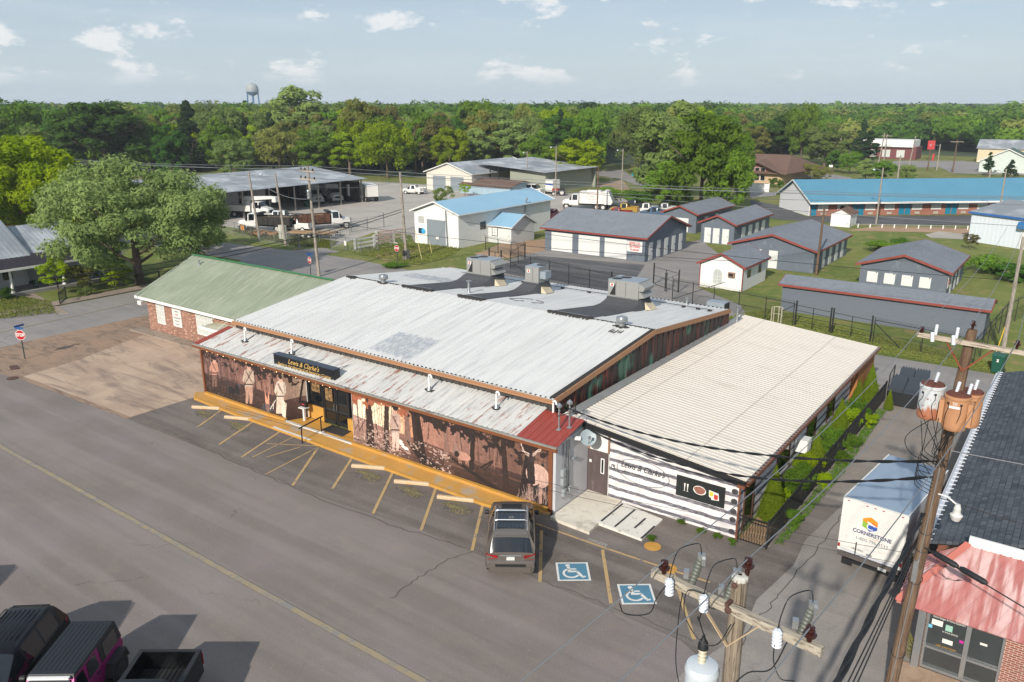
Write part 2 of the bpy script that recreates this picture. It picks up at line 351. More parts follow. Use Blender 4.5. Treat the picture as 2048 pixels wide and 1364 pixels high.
px('road_bank', P((1190, 368), (1245, 360), (1260, 380), (1215, 385)), nz(), DIRT, False)
px('forest_floor', P((-400, 335), (420, 338), (700, 352), (850, 352), (1060, 350), (1170, 348), (1200, 330), (1270, 330), (1320, 348), (1430, 330), (1550, 312), (1730, 305), (2050, 318), (2300, 322), (2400, 240), (-800, 240)), nz(), FLOOR, False)
# road markings
def stripe(name, pts, wd, z, mat):
    mb = MB()
    for (a, b) in zip(pts[:-1], pts[1:]):
        d = Vector((b[0] - a[0], b[1] - a[1], 0)).normalized(); n = Vector((-d.y, d.x, 0)) * wd / 2
        mb.face([(a[0] - n.x, a[1] - n.y, z), (b[0] - n.x, b[1] - n.y, z), (b[0] + n.x, b[1] + n.y, z), (a[0] + n.x, a[1] + n.y, z)])
    return struct(name, mb, mat)
stripe('centre_line', [(-48, -11.3), (-28.6, -11.4), (40, -12.1)], .24, zm, YLINE2)
stripe('centre_line', [(-53.0, -5), (-54.0, 12), (-54.4, 24)], .22, zm, YLINE2)
for a, b in (((455, 812), (395, 855)), ((508, 843), (438, 890)), ((563, 862), (483, 915)), ((638, 893), (585, 972)), ((707, 912), (665, 978)), ((788, 940), (746, 1028)), ((873, 973), (842, 1062)), ((966, 1008), (944, 1102)),
             ((1083, 1062), (1080, 1165)), ((1205, 1100), (1222, 1208)), ((1345, 1142), (1388, 1280))):
    stripe('parking_line', P(a, b), .14, zm, YLINE)
stripe('parking_line', P((1072, 1048), (1210, 1097), (1345, 1142), (1420, 1166)), .11, zm, YLINE)
for a, b in (((533, 888), (640, 893)), ((533, 915), (600, 895)), ((530, 950), (640, 893)), ((505, 915), (590, 873))):
    stripe('parking_line', P(a, b), .08, zm, YLINE)
M_CRK = M('crack_filler', '#524c48', .9, var=.2)
rc = random.Random(31)
for pl, wd in ((((330, 858), (470, 925), (605, 985), (780, 1050), (960, 1105), (1110, 1172), (1300, 1243), (1400, 1290)), .035), (((780, 1200), (830, 1160), (900, 1118), (950, 1104)), .025), (((1470, 1340), (1490, 1270), (1560, 1190), (1640, 1090), (1700, 1010), (1740, 950)), .04), (((120, 680), (200, 672), (290, 640)), .03)):
    q = P(*pl); pts = []
    for (a, b) in zip(q[:-1], q[1:]):
        for k in range(9): t = k / 9; pts.append((a[0] + (b[0] - a[0]) * t + rc.uniform(-.09, .09), a[1] + (b[1] - a[1]) * t + rc.uniform(-.09, .09)))
    stripe('pavement_crack', pts, wd, zm - .0055, M_CRK)
# wheelchair symbols
def wheelchair(cx, cy, rot, s, name='accessible_parking_symbol'):
    def pt(x, y): c, q = math.cos(rot), math.sin(rot); return (cx + (x * c - y * q) * s, cy + (x * q + y * c) * s)
    def poly(ps, z, m, nm): mb = MB(); mb.face([(*pt(*p), z) for p in ps]); return struct(nm, mb, m)
    poly([(-.62, -.62), (.62, -.62), (.62, .62), (-.62, .62)], zm, WPAINT, 'marking_border'); poly([(-.54, -.54), (.54, -.54), (.54, .54), (-.54, .54)], zm + .003, BPAINT, 'marking_field')
    mb = MB(); z = zm + .006
    def P2(ps): mb.face([(*pt(*p), z) for p in ps])
    P2([(-.17 + .09 * math.cos(t), .40 + .09 * math.sin(t)) for t in [i * math.pi / 6 for i in range(12)]])
    P2([(-.21, .30), (-.09, .30), (-.07, .05), (-.20, .05)]); P2([(-.12, .20), (.14, .20), (.14, .12), (-.10, .12)])
    P2([(-.20, .05), (.17, .05), (.17, -.06), (-.20, -.06)]); P2([(.10, -.04), (.20, .02), (.36, -.32), (.25, -.36)]); P2([(.28, -.36), (.44, -.30), (.46, -.38), (.30, -.44)])
    r0, r1 = .24, .33
    for k in range(14):
        a, b = R(105 + k * 16), R(105 + (k + 1) * 16)
        P2([(-.08 + r * math.cos(t), -.12 + r * math.sin(t)) for r, t in ((r0, a), (r1, a), (r1, b), (r0, b))])
    return struct('wheelchair_symbol', mb, WPAINT)
for (x, y) in ((1146, 1144), (1273, 1189)):
    g = G(x, y); wheelchair(g[0], g[1], R(37), 1.06)
# iron covers, tree-root stains
IRON = M('rusty_iron', '#5a4038', .8, .3, var=.2)
def disc(name, x, y, r, mat, n=24, dz=0):
    g = G(x, y); mb = MB(); mb.prism([(g[0] + r * math.cos(2 * math.pi * k / n), g[1] + r * math.sin(2 * math.pi * k / n)) for k in range(n)], zm, zm + .012 + dz); return mb, g
for x, y, mt, lb in ((25, 757, IRON, 'round iron manhole cover in the street by the stop sign'), (1305, 1094, YELLOW, 'yellow painted manhole cover nearest the white concrete ramp'), (1336, 1138, YELLOW, 'yellow painted manhole cover right behind the near crossarm')):
    mb, g = disc('manhole_cover', x, y, .36, mt); single('manhole_cover', mb, mt, lb, 'manhole cover', g)
mb = MB(); mb.prism(P((18, 733), (34, 731), (40, 738), (22, 741)), zm, zm + .02); single('drain_grate', mb, IRON, 'rusty square drain grate at the corner kerb by the stop sign', 'drain grate', G(28, 736))
# dark oil / tar stains that belong to the surface
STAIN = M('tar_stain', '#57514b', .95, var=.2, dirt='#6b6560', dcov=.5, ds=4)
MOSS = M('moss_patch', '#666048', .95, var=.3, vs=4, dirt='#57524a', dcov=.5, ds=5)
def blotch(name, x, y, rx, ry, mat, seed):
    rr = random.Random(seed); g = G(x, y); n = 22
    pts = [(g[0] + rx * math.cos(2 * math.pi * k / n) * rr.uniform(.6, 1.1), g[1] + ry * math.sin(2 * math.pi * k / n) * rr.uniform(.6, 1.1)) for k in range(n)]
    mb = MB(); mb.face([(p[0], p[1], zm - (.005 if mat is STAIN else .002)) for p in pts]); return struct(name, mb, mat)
# ------------------------------------------------------------------ restaurant
def ribmat(name, base, streak, rust, sc_=(9, .35, 1), rustcov=.66, amt=.5, rough=.5, seam=None, tone='#c9ccd0', patch=None, laps=None):
    m, nt, out = newmat(name); p = nt.obj()
    st = nt.noise(nt.scale(p, sc_), 1.0, 5, .65); big = nt.noise(p, .25, 4, .6)
    c = nt.mix(nt.math('MULTIPLY', nt.smap(st, .42, .72), amt), S(base), S(streak))
    c = nt.mix(nt.math('MULTIPLY', nt.smap(big, .42, .7), .45), c, S(tone))
    if rust:
        r = nt.math('MULTIPLY', nt.smap(nt.noise(nt.scale(p, (sc_[0] * 1.1, sc_[1] * 1.1, 1)), 1.0, 5, .7), rustcov, rustcov + .09), nt.smap(nt.noise(p, .3, 3), .36, .54))
        c = nt.mix(nt.math('MULTIPLY', r, .85), c, S(rust))
    if seam:
        Yc = nt.xyz(p)[1]
        for yy, wd in seam:
            f = nt.smap(nt.math('ABSOLUTE', nt.math('SUBTRACT', Yc, yy)), wd * .5, wd, 1, 0)
            c = nt.mix(nt.math('MULTIPLY', f, nt.smap(nt.noise(nt.scale(p, (3, 3, 3)), 1, 3), .45, .6)), c, S('#77777a'))
    for (cx, cy, hx, hy, sk) in (patch or ()):
        Xc, Yc = nt.xyz(p)[:2]; w_ = nt.math('MULTIPLY', nt.math('SUBTRACT', nt.noise(nt.scale(p, (3, 1, 1)), 1.2, 4), .5), 1.3)
        fx = nt.smap(nt.math('ABSOLUTE', nt.math('ADD', nt.math('SUBTRACT', Xc, cx), nt.math('MULTIPLY', nt.math('SUBTRACT', Yc, cy), sk))), hx - .1, hx + .1, 1, 0); fy = nt.smap(nt.math('ABSOLUTE', nt.math('ADD', nt.math('SUBTRACT', Yc, cy), w_)), hy - .15, hy + .15, 1, 0)
        c = nt.mix(nt.math('MULTIPLY', nt.math('MULTIPLY', fx, fy), nt.smap(nt.noise(nt.scale(p, (7, 2.2, 1)), 1, 4, .8), .40, .56, .25, .85)), c, S('#8f959b'))
    if laps:
        Yc = nt.xyz(p)[laps[0]]; f = nt.math('ABSOLUTE', nt.math('SUBTRACT', nt.math('FRACT', nt.math('DIVIDE', Yc, laps[1])), .5)); c = nt.mix(nt.math('MULTIPLY', nt.smap(f, .488, .496), .45), c, S('#857d72')); c = nt.mix(nt.math('MULTIPLY', nt.smap(nt.noise(nt.scale(p, (.35, 1.4, 1)), 1, 5, .75), .52, .7), .3), c, S('#9c9383'))
    bsdf(nt, out, c, rough, 0, None, .35); return m
M_ROOFW = ribmat('white_roof_coating', '#c8c8c5', '#9d9e9d', '#9a9894', (4.2, .18, 1), .7, .5, .55, None, '#bcbbb8', [(.4, -8.1, 1.6, 1.3, .0), (-8.2, 4.0, 2.4, 1.0, .3)])
M_ROOFLOW = ribmat('rusting_white_roof', '#c4c2bc', '#8f9292', '#85492f', (4.2, .5, 1), .54, .7, .6, None, '#b9b8b3')
M_BEIGE = ribmat('cream_metal_roof', '#c8c0b4', '#bdb4a7', None, (.2, 2, 1), .9, .3, .5, None, '#cac2b5', None, (0, 4.6))
M_RED = M('red_metal_roof', '#8c3b30', .45, var=.05, vs=2)
M_TAN = M('tan_wood_fascia', '#9a7150', .65, var=.12, vs=1.5, st=(.3, 3, 3))
M_RUSTTRIM = M('rust_brown_trim', '#77482c', .5, var=.1)
M_SIDING = M('charcoal_siding', '#3a3735', .7, var=.15, st=(8, 8, .5))
M_DARK = M('black_trim', '#1e1e20', .5, var=.1)
M_TAR = M('roofing_tar', '#2b2826', .85, var=.25, vs=3)
M_MEMB = M('rubber_membrane', '#434447', .75, var=.16, vs=.9, bump=.02, bs=3, dirt='#5a5c60', dcov=.6)
M_SEAL = M('cream_sealant', '#bcae94', .8, var=.1)
M_WHITEP = M('white_pipe_plastic', '#d8d8d4', .4, var=.04)
M_GALV = M('galvanized_metal', '#a2a5a6', .35, .7, var=.12, vs=3)
M_GLASS = M('dark_window_glass', '#12171a', .08, 0, var=.1, spec=.8)
M_WHITE = M('white_painted_wall', '#d6d5d1', .7, var=.05, dirt='#b5b3ae', dcov=.62)
M_YEL = YELLOW
M_WOODDOOR = M('weathered_brown_door', '#4f4342', .75, var=.25, vs=1, st=(6, 6, .6), dirt='#75686a', dcov=.6, ds=2)
RB = thing('restaurant_building', (-13, 12, 0), 'long restaurant with white ribbed roof, forest mural front and cream-roofed log-pattern wing', 'restaurant')
YB, YRI, YF = 22.3, 11.4, 2.2
ZF, ZR, ZB = 4.62, 6.0, 4.95
XL, XRF, XRR, XRB = -25.9, -1.35, -.75, -.62
# main roof: two slopes, ribs running from eave to ridge
mb = MB(); ribs(mb, (XL, YF - .08, ZF), (XRF, YF - .08, ZF), (XRR, YRI, ZR), (XL + .5, YRI, ZR), 82, .03); ribs(mb, (XRB, YB, ZB), (XL + 1.2, YB, ZB), (XL + .5, YRI, ZR), (XRR, YRI, ZR), 82, .028)
roof = build('roof', mb, M_ROOFW, RB)
roof['label'] = 'white coated ribbed metal roof of the dining hall'
def roofz(y): return ZF + (ZR - ZF) * (y - YF) / (YRI - YF) if y < YRI else ZR + (ZB - ZR) * (y - YRI) / (YB - YRI)
mb = MB(); rr = random.Random(3)      # tar dabs along the ridge and closures under the sheet ends
for i in range(150):
    x = XL + .8 + i * .163
    if -20.2 < x < -17.2 or -15.2 < x < -12.8: continue
    if x > -12.6 and x < -7.8: continue
    sz = rr.uniform(.05, .10); 
    if x < -20 or x > -5.2: mb.cbox(x, YRI + .05, ZR + .03, .11, sz * 1.4, .04); 
    if x > -5.2: mb.cbox(x, YRI - 1.0 + .7, roofz(YRI - .9) + .05, .1, .12, .04)
for i in range(84):
    x = XL + .15 + i * .292
    mb.cbox(x, YF - .05, ZF + .03, .09, .05, .05)
    if i > 5: mb.cbox(x + .9, YB - .02, ZB + .03, .12, .06, .06)
for cx, cy, r0 in ((-24.6, 11.4, .75), (-21.5, 11.3, .55), (-2.7, 11.1, .6)):
    mb.prism([(cx + r0 * math.cos(t) * rr.uniform(.5, 1.1), cy + r0 * .45 * math.sin(t) * rr.uniform(.5, 1.1)) for t in [k * math.pi / 7 for k in range(14)]], roofz(cy) - .05, roofz(cy) + .05)
for k in range(5): mb.cbox(-2.9 + k * .16, 10.5 - .1 * k % .3, roofz(10.5) + .02, .04, .9 - .1 * k, .03)
build('tar_patch', mb, M_TAR, roof)['kind'] = 'stuff'
mb = MB(); n = 30       # dark roof edge strip on the right gable
a0, a1, a2 = Vector((XRF, YF, ZF)), Vector((XRR, YRI, ZR)), Vector((XRB, YB, ZB))
mb.extr([tuple(a0 + Vector((-.28, 0, .03))), tuple(a0 + Vector((0, 0, .03))), tuple(a1 + Vector((0, 0, .035))), tuple(a1 + Vector((-.2, 0, .035)))], (0, 0, .03))
build('edge_flashing', mb, M_TAR, roof)
def hook_pipe(x, y, z, h=.75):
    mb = MB(); mb.tube([(x, y, z), (x, y, z + h)] + [(x + .09 - .09 * math.cos(t), y - .02, z + h + .1 * math.sin(t)) for t in (.6, 1.2, 1.8, 2.4, 3.0)] + [(x + .19, y - .02, z + h - .05)], .05, 8)
    return mb
def lowz(y): return 3.55 + (y + .35) * (4.12 - 3.55) / 2.6
# fascia boards and dark siding of the raised hall
mb = MB(); mb.box(XL - .05, YF - .16, ZF - .2, XRF + .08, YF - .1, ZF - .02); mb.box(XL - .05, YF - .22, ZF - .2, XRF + .1, YF - .163, ZF - .1)
for p, q in ((a0, a1), (a1, a2)):
    mb.extr([tuple(p + Vector((.03, -.05, -.22))), tuple(q + Vector((.03, 0, -.22))), tuple(q + Vector((.03, 0, .06))), tuple(p + Vector((.03, -.05, .06)))], (.06, 0, 0))
build('fascia', mb, M_TAN, RB)
mb = MB(); mb.box(XL + .1, YF, 3.9, XRF - .05, YF + .12, ZF - .1)
x = XL + .2
while x < XRF - .1: mb.box(x, YF - .03, 4.0, x + .05, YF - .003, ZF - .22); x += .42
build('clerestory_siding', mb, M_SIDING, RB)
m, nt, out = newmat('patina_siding'); p = nt.obj(); st = nt.noise(nt.scale(p, (1, 2.6, .25)), 1.3, 4, .7); b = nt.noise(nt.scale(p, (1, .7, .5)), 1, 2)
c = nt.mix(nt.smap(st, .48, .62), S('#2a2524'), S('#6b3428')); c = nt.mix(nt.math('MULTIPLY', nt.smap(b, .56, .66), .8), c, S('#3f6a58')); bsdf(nt, out, c, .6, .2); M_PAT = m
mb = MB()
def gable_pt(y, dz): 
    f = (y - YF) / (YRI - YF) if y < YRI else (y - YRI) / (YB - YRI)
    q = a0.lerp(a1, f) if y < YRI else a1.lerp(a2, f); return (q.x, q.y, q.z + dz)
ys = [YF + (YB - YF) * i / 60 for i in range(61)]
for i in range(60):
    t0, t1 = gable_pt(ys[i], -.2), gable_pt(ys[i + 1], -.2); off = .035 if i % 2 else 0.0
    mb.extr([(t0[0] - .1 + off, ys[i], 3.7), (t1[0] - .1 + off, ys[i + 1], 3.7), (t1[0] - .1 + off, ys[i + 1], t1[2]), (t0[0] - .1 + off, ys[i], t0[2])], (.06, 0, 0))
build('gable_siding', mb, M_PAT, RB)
mb = MB(); mb.box(XL + .3, YF + .15, .0, XL + .5, YB - .1, 4.5); mb.box(XL + .5, YB - .3, 0, XRB - .3, YB - .1, 4.9)
mb.extr([(XL + .3, YF + .15, 4.4), (XL + .55, YB - .1, 4.4), (XL + .55, YB - .1, ZB - .06), (XL + .45, YRI, ZR - .06), (XL + .3, YF + .15, ZF - .06)], (.1, 0, 0))
build('wall', mb, M_WHITE, RB)
# rubber ramps running from ridge to the rooftop units
for nm, x0, x1, yend in (('roof_membrane', -19.6, -17.1, 17.0), ('roof_membrane', -14.65, -12.75, 17.0), ('roof_membrane', -7.65, -4.9, 16.7)):
    mb = MB(); sh = .95
    def sx(y): return (y - 11.3) * .10
    prof = [(11.38, .07), (15.4, .08), (16.0, .18), (16.4, .36), (16.7, .56), (yend + .05, .64), (yend + 1.4, .64)]
    dx = (-18.6 if x0 < -18 else (-13.45 if x0 < -10 else None))
    tx0, tx1 = {-19.6: (-18.6, -16.3), -14.65: (-13.4, -12.3), -7.65: (-6.65, -4.4)}[x0]
    for (ya, za), (yb_, zb) in zip(prof[:-1], prof[1:]):
        fa, fb = min(1, (ya - 11.75) / 5.1), min(1, (yb_ - 11.75) / 5.1); 
        A = [x0 + (tx0 - .05 - x0) * fa, x1 + (tx1 + .05 - x1) * fa]; B = [x0 + (tx0 - .05 - x0) * fb, x1 + (tx1 + .05 - x1) * fb]
        p = [(A[0], ya, roofz(ya) + za), (A[1], ya, roofz(ya) + za), (B[1], yb_, roofz(yb_) + zb), (B[0], yb_, roofz(yb_) + zb)]
        ga, gb = (.05 + za * .25), (.05 + zb * .25)
        q = [(A[0] - ga, ya, roofz(ya) + .01), (A[1] + ga, ya, roofz(ya) + .01), (B[1] + gb, yb_, roofz(yb_) + .01), (B[0] - gb, yb_, roofz(yb_) + .01)]
        mb.add(p + q, [(0, 1, 2, 3), (4, 0, 3, 7), (1, 5, 6, 2)])
    ya = 11.38; mb.add([(x0, ya, roofz(ya) + .04), (x1, ya, roofz(ya) + .04), (x1 + .1, ya - .15, roofz(ya - .15)), (x0 - .1, ya - .15, roofz(ya - .15))], [(0, 3, 2, 1)])
    for k in range(12): mb.cbox(x0 + (x1 - x0) * (k + .5) / 12, ya - .12, roofz(ya) + .0, .1, .22, .07)
    mo_ = build(nm, mb, M_MEMB, roof)
    mb = MB(); mb.bar((x0 - .15, ya, roofz(ya) + .07), (x1 + .15, ya, roofz(ya) + .07), .2, .1); build('membrane_edge', mb, M_TAR, roof); mb = MB(); mb.bar((x0 + .3, ya + .22, roofz(ya) + .09), (x1 - .2, ya + .22, roofz(ya) + .09), .05, .03); build('metal_batten', mb, M_GALV, roof)
    mb = MB(); mb.extr([(tx1 + .3, 16.9, roofz(16.9) + .04), (tx1 + .6, 17.1, roofz(17.1) + .04), (tx1 + .6, 18.0, roofz(18.0) + .04), (tx1 + .12, 18.3, roofz(18.3) + .35), (tx1 + .1, 17.2, roofz(17.2) + .45)], (0, 0, .02)); build('sealant_patch', mb, M_SEAL, roof)
mb = MB(); mb.bar((-21.8, 20.2, roofz(20.2) + .12), (-1.0, 20.4, roofz(20.4) + .12), .035)       # gas line with small blocks
for x in (-15.9, -12.4, -10.2, -3.0, -2.0, -1.2): mb.cbox(x, 20.3, roofz(20.3) + .07, .22, .18, .1)
build('gas_line', mb, M_TAR, roof)
mb = MB(); mb.tube([(-10.9, 14.3, roofz(14.3) + .04), (-11.6, 13.9, roofz(13.9) + .04), (-12.0, 13.2, roofz(13.2) + .04), (-11.3, 12.9, roofz(12.9) + .04), (-10.9, 13.3, roofz(13.3) + .04)], .018, 5); mb.tube([(-10.2, 13.1, roofz(13.1) + .04), (-9.6, 13.6, roofz(13.6) + .04), (-9.9, 14.0, roofz(14) + .04), (-10.5, 14.1, roofz(14.1) + .04)], .018, 5)
build('loose_cable', mb, M_TAR, roof)
# low front roof
mb = MB(); ribs(mb, (-26.2, -.35, 3.55), (-1.75, -.35, 3.55), (-1.75, YF, lowz(YF)), (-26.1, YF, lowz(YF)), 82, .03)
lroof = build('front_roof', mb, M_ROOFLOW, RB)
for i, (x, zt) in enumerate(((-23.45, 0), (-19.04, 0), (-8.3, 0), (-3.99, 0))):
    vp = build('vent_pipe', hook_pipe(x, 1.15, lowz(1.15), .78), M_WHITEP, lroof, True)
    mb = MB(); mb.lathe([(.16, 0), (.09, .2), (.06, .26)], (x, 1.15, lowz(1.15) - .02), 12); build('pipe_boot', mb, M_GALV, lroof, True)
    mb = MB(); mb.prism([(x + .3 * math.cos(t) * rr.uniform(.6, 1.2), 1.15 + .2 * math.sin(t) * rr.uniform(.6, 1.2)) for t in [k * math.pi / 6 for k in range(12)]], lowz(1.15) - .08, lowz(1.15) + .045); build('tar_patch', mb, M_TAR, lroof)
build('vent_pipe', hook_pipe(-1.25, 1.95, lowz(1.95), .5), M_WHITEP, lroof, True)
mb = MB(); ribs(mb, (-26.75, -.35, 3.56), (-26.22, -.35, 3.56), (-26.12, YF, lowz(YF)), (-26.65, YF, lowz(YF)), 2, .03); build('red_roof_panel', mb, M_RED, lroof); mb = MB(); ribs(mb, (-1.74, -.35, 3.56), (.45, -.35, 3.56), (.45, 2.0, lowz(2.0)), (-1.74, 2.0, lowz(2.0)), 6, .03, .1)
build('red_roof_panel', mb, M_RED, lroof)
mb = MB(); mb.extr([(-26.8, -.42, 3.3), (.5, -.42, 3.3), (.5, -.42, 3.44), (-26.8, -.42, 3.44)], (0, .06, 0)); mb.box(-26.8, -.5, 3.44, .5, -.36, 3.5); mb.box(-26.55, -.1, .15, -26.4, .03, 3.4); mb.box(-.12, -.12, .0, .06, .03, 3.4)
build('gutter', mb, M_RUSTTRIM, RB)
mb = MB(); mb.box(-26.75, -.5, 3.501, .5, -.37, 3.56); build('eave_trim', mb, M('grey_eave', '#8a877f', .7, var=.2, dirt='#5d4a3c', dcov=.55), RB)
mb = MB(); mb.box(-26.4, -.0, 0, -18.55, .2, 3.42); mb.box(-12.9, 0, 0, -.0, .2, 3.42); mb.box(-26.4, .2, 0, -26.2, 2.3, 3.6); mb.box(-18.6, 1.9, 0, -12.8, 2.1, 3.5)
mb.extr([(-18.55, .0, 0), (-17.95, 1.15, 0), (-17.95, 1.15, 3.4), (-18.55, 0, 3.4)], (-.1, .08, 0)); mb.box(-13.0, .2, 0, -12.9, 1.9, 3.4); mb.box(-18.6, .02, 3.3, -12.88, 2.0, 3.4)
build('front_wall', mb, M_WHITE, RB)

# ---- mural: the painted panels, as coloured cells on two flat panels
def mu(x, y): q = atY(x, y, -.02); return (q[0] + 26.4, q[2] - .15)
MW, MH, CS = 26.4, 3.25, .026
NXm, NYm = int(MW / CS), int(MH / CS)
uu, vv = np.meshgrid((np.arange(NXm) + .5) * CS, (np.arange(NYm) + .5) * CS)
def fbm(u, v, su, sv, seed, octs=4):
    rg = np.random.default_rng(seed); tot = np.zeros_like(u); amp = 1; s = 0
    for o in range(octs):
        g = rg.random((97, 97)); a = (u * su * 2 ** o) % 96; b = (v * sv * 2 ** o) % 96; i = a.astype(int); j = b.astype(int); fa = a - i; fb = b - j
        fa = fa * fa * (3 - 2 * fa); fb = fb * fb * (3 - 2 * fb)
        tot += amp * ((g[j, i] * (1 - fa) + g[j, i + 1] * fa) * (1 - fb) + (g[j + 1, i] * (1 - fa) + g[j + 1, i + 1] * fa) * fb); s += amp; amp *= .55
    return tot / s
CC = lambda h: np.array(S(h))
def lerp3(a, b, t): return a + (b - a) * np.clip(t, 0, 1)[..., None]
sky_l, sky_r = CC('#7d5c52'), CC('#8f6a5c')
t = uu / MW
img = np.zeros(uu.shape + (3,)); img[:] = sky_l
stops = [(0, '#5d4540'), (3, '#6b4c45'), (6.8, '#80594c'), (13.4, '#f0e6cc'), (16.2, '#efdcba'), (17.6, '#d29a74'), (18.3, '#a87a67'), (21, '#8c675b'), (24, '#6e5044'), (26.4, '#5e4236')]
us = np.array([s_[0] for s_ in stops]); cs_ = np.array([S(s_[1]) for s_ in stops])
for k in range(3): img[..., k] = np.interp(uu, us, cs_[:, k])
# ground of the forest
hz = np.interp(uu, [0, 5, 8, 13.4, 15.8, 18.4, 21, 26.4], [1.35, 1.45, 1.3, 1.75, 1.55, 1.45, 1.3, 1.35]) + .06 * (fbm(uu, vv * 0, .7, 1, 5) - .5)
gcol = np.zeros_like(img); gst = [(0, '#3d2d2a'), (6, '#46322c'), (8, '#4f3832'), (13.4, '#b08f82'), (16, '#9a7568'), (18.5, '#6a4a40'), (22, '#4e372f'), (26.4, '#3a2a25')]
for k in range(3): gcol[..., k] = np.interp(uu, [g_[0] for g_ in gst], [S(g_[1])[k] for g_ in gst])
dk = np.clip(vv / np.maximum(hz, .1), 0, 1) ** .8; gcol = gcol * (.28 + .72 * dk)[..., None] * (.75 + .5 * fbm(uu, vv, 6, 9, 11))[..., None]
img = np.where((vv < hz)[..., None], gcol, img)
def ell(cu, cv, ru, rv): return ((uu - cu) / ru) ** 2 + ((vv - cv) / rv) ** 2 < 1
def put(mask, col, a=1.0): img[mask] = img[mask] * (1 - a) + CC(col) * a
def pol(pts, col, a=1.0):
    x0, x1 = min(p[0] for p in pts), max(p[0] for p in pts); ins = np.zeros(uu.shape, bool); n = len(pts)
    for i in range(n):
        (ax, ay), (bx, by) = pts[i], pts[(i + 1) % n]
        if ay == by: continue
        c = ((ay > vv) != (by > vv)) & (uu < (bx - ax) * (vv - ay) / (by - ay) + ax); ins ^= c
    put(ins, col, a); return ins
def line(p, q, w0, w1, col, a=1.0):
    d = np.array([q[0] - p[0], q[1] - p[1]]); L2 = (d ** 2).sum(); tt = np.clip(((uu - p[0]) * d[0] + (vv - p[1]) * d[1]) / L2, 0, 1)
    put(np.hypot(uu - p[0] - tt * d[0], vv - p[1] - tt * d[1]) < (w0 + (w1 - w0) * tt) / 2, col, a)
# distant pale saplings / reeds
rm = random.Random(21)
for i in range(90):
    u0 = rm.uniform(0, 26.2); light = u0 < 8 or u0 > 18.5; b = rm.uniform(1.2, 1.6)
    line((u0, b), (u0 + rm.uniform(-.1, .1), rm.uniform(2.3, 3.2)), .035, .03, rm.choice(['#a98a7c', '#94746a']) if light else rm.choice(['#8f6b5a', '#a88a74', '#5e4338']), .55)
for i in range(46):
    u0 = rm.choice([rm.uniform(13.4, 18), rm.uniform(13.4, 26), rm.uniform(0, 8)]); line((u0, rm.uniform(.9, 1.7)), (u0 + rm.uniform(-.25, .25), 3.2), rm.uniform(.03, .12), .03, rm.choice(['#3a2a24', '#4b372f', '#5c453b']), .75)
    if i < 30: a_ = rm.uniform(1.9, 2.8); line((u0, a_), (u0 + rm.uniform(-.8, .8), a_ + rm.uniform(.2, .6)), .03, .02, '#4b372f', .7)
for i in range(26): line((rm.uniform(0, 5.4), 1.5), (rm.uniform(0, 5.4), 1.45), .03, .03, '#3c2d2a', .3)
put((fbm(uu, vv, 5, 1.2, 31) > .62) & (uu < 8) & (vv > hz), '#a8867a', .35)
put((fbm(uu, vv, .5, 7, 32) > .60) & (uu > 20) & (vv < 2.6), '#8d6b5a', .3)
# tree trunks of the right panel (pixel columns measured off the wall)
for a, b, w0, w1, col in (((743, 905), (735, 790), .75, .34, '#33241f'), ((772, 910), (773, 800), .45, .3, '#3a2a23'), ((815, 885), (813, 812), .42, .30, '#7d6055'), ((834, 900), (824, 815), .34, .26, '#33241f'), ((845, 915), (833, 822), .5, .3, '#2a1d19'),
                          ((893, 912), (890, 838), .36, .26, '#836459'), ((943, 935), (946, 858), .32, .24, '#2b1f1b'), ((1013, 990), (1006, 880), .34, .3, '#30221d'), ((1046, 995), (1058, 905), .5, .4, '#251a17'),
                          ((589, 815), (594, 745), .12, .12, '#2b201d'), ((551, 800), (541, 735), .13, .1, '#3b2c27')):
    line(mu(*a), mu(*b), w0, w1, col)
# cast streaks painted on the forest floor
for a, b, w0, w1 in (((815, 883), (848, 925), .12, .5), ((848, 915), (885, 950), .3, .5), ((897, 912), (1000, 985), .12, .3), ((710, 858), (722, 838), .05, .04), ((718, 862), (730, 840), .05, .04), ((755, 870), (752, 848), .1, .05), ((962, 935), (985, 922), .12, .1), ((968, 940), (985, 925), .08, .08)):
    line(mu(*a), mu(*b), w0, w1, '#1f1613', .9)
# pale leaf litter
lit = (fbm(uu, vv, 9, 14, 41, 3) > .60) & (vv < hz - .1) & (uu > 13.4) & (uu < 20.5) & (fbm(uu, vv, .8, 1.4, 42) > .42); put(lit, '#c9b0a4', .7)
put((fbm(uu, vv, 9, 14, 43, 3) > .64) & (vv < .9) & (uu < 8) , '#6d544b', .5)
for (x, y) in ((800, 882), (807, 894), (812, 897), (803, 888)): c0 = mu(x, y); put(ell(c0[0], c0[1], .17, .07), '#efe6dc')
# foliage hanging from the top edge
top = fbm(uu, vv, 3.4, 4.2, 51, 5); depth = np.interp(uu, [0, 2, 6, 8, 13.4, 15.5, 18.5, 20, 23, 26.4], [.5, .75, .95, .8, .55, .45, .45, .85, .95, .75])
leaf = (top > .33 + (MH - .3 - vv) / depth * .30) & (uu < 26.4)
lc = np.where(((uu > 13.2) & (uu < 17.6))[..., None], CC('#9a5b40'), CC('#2b1f1c')); lc = lc * (.6 + .8 * fbm(uu, vv, 12, 12, 52, 2))[..., None]; img = np.where(leaf[..., None], lc, img)
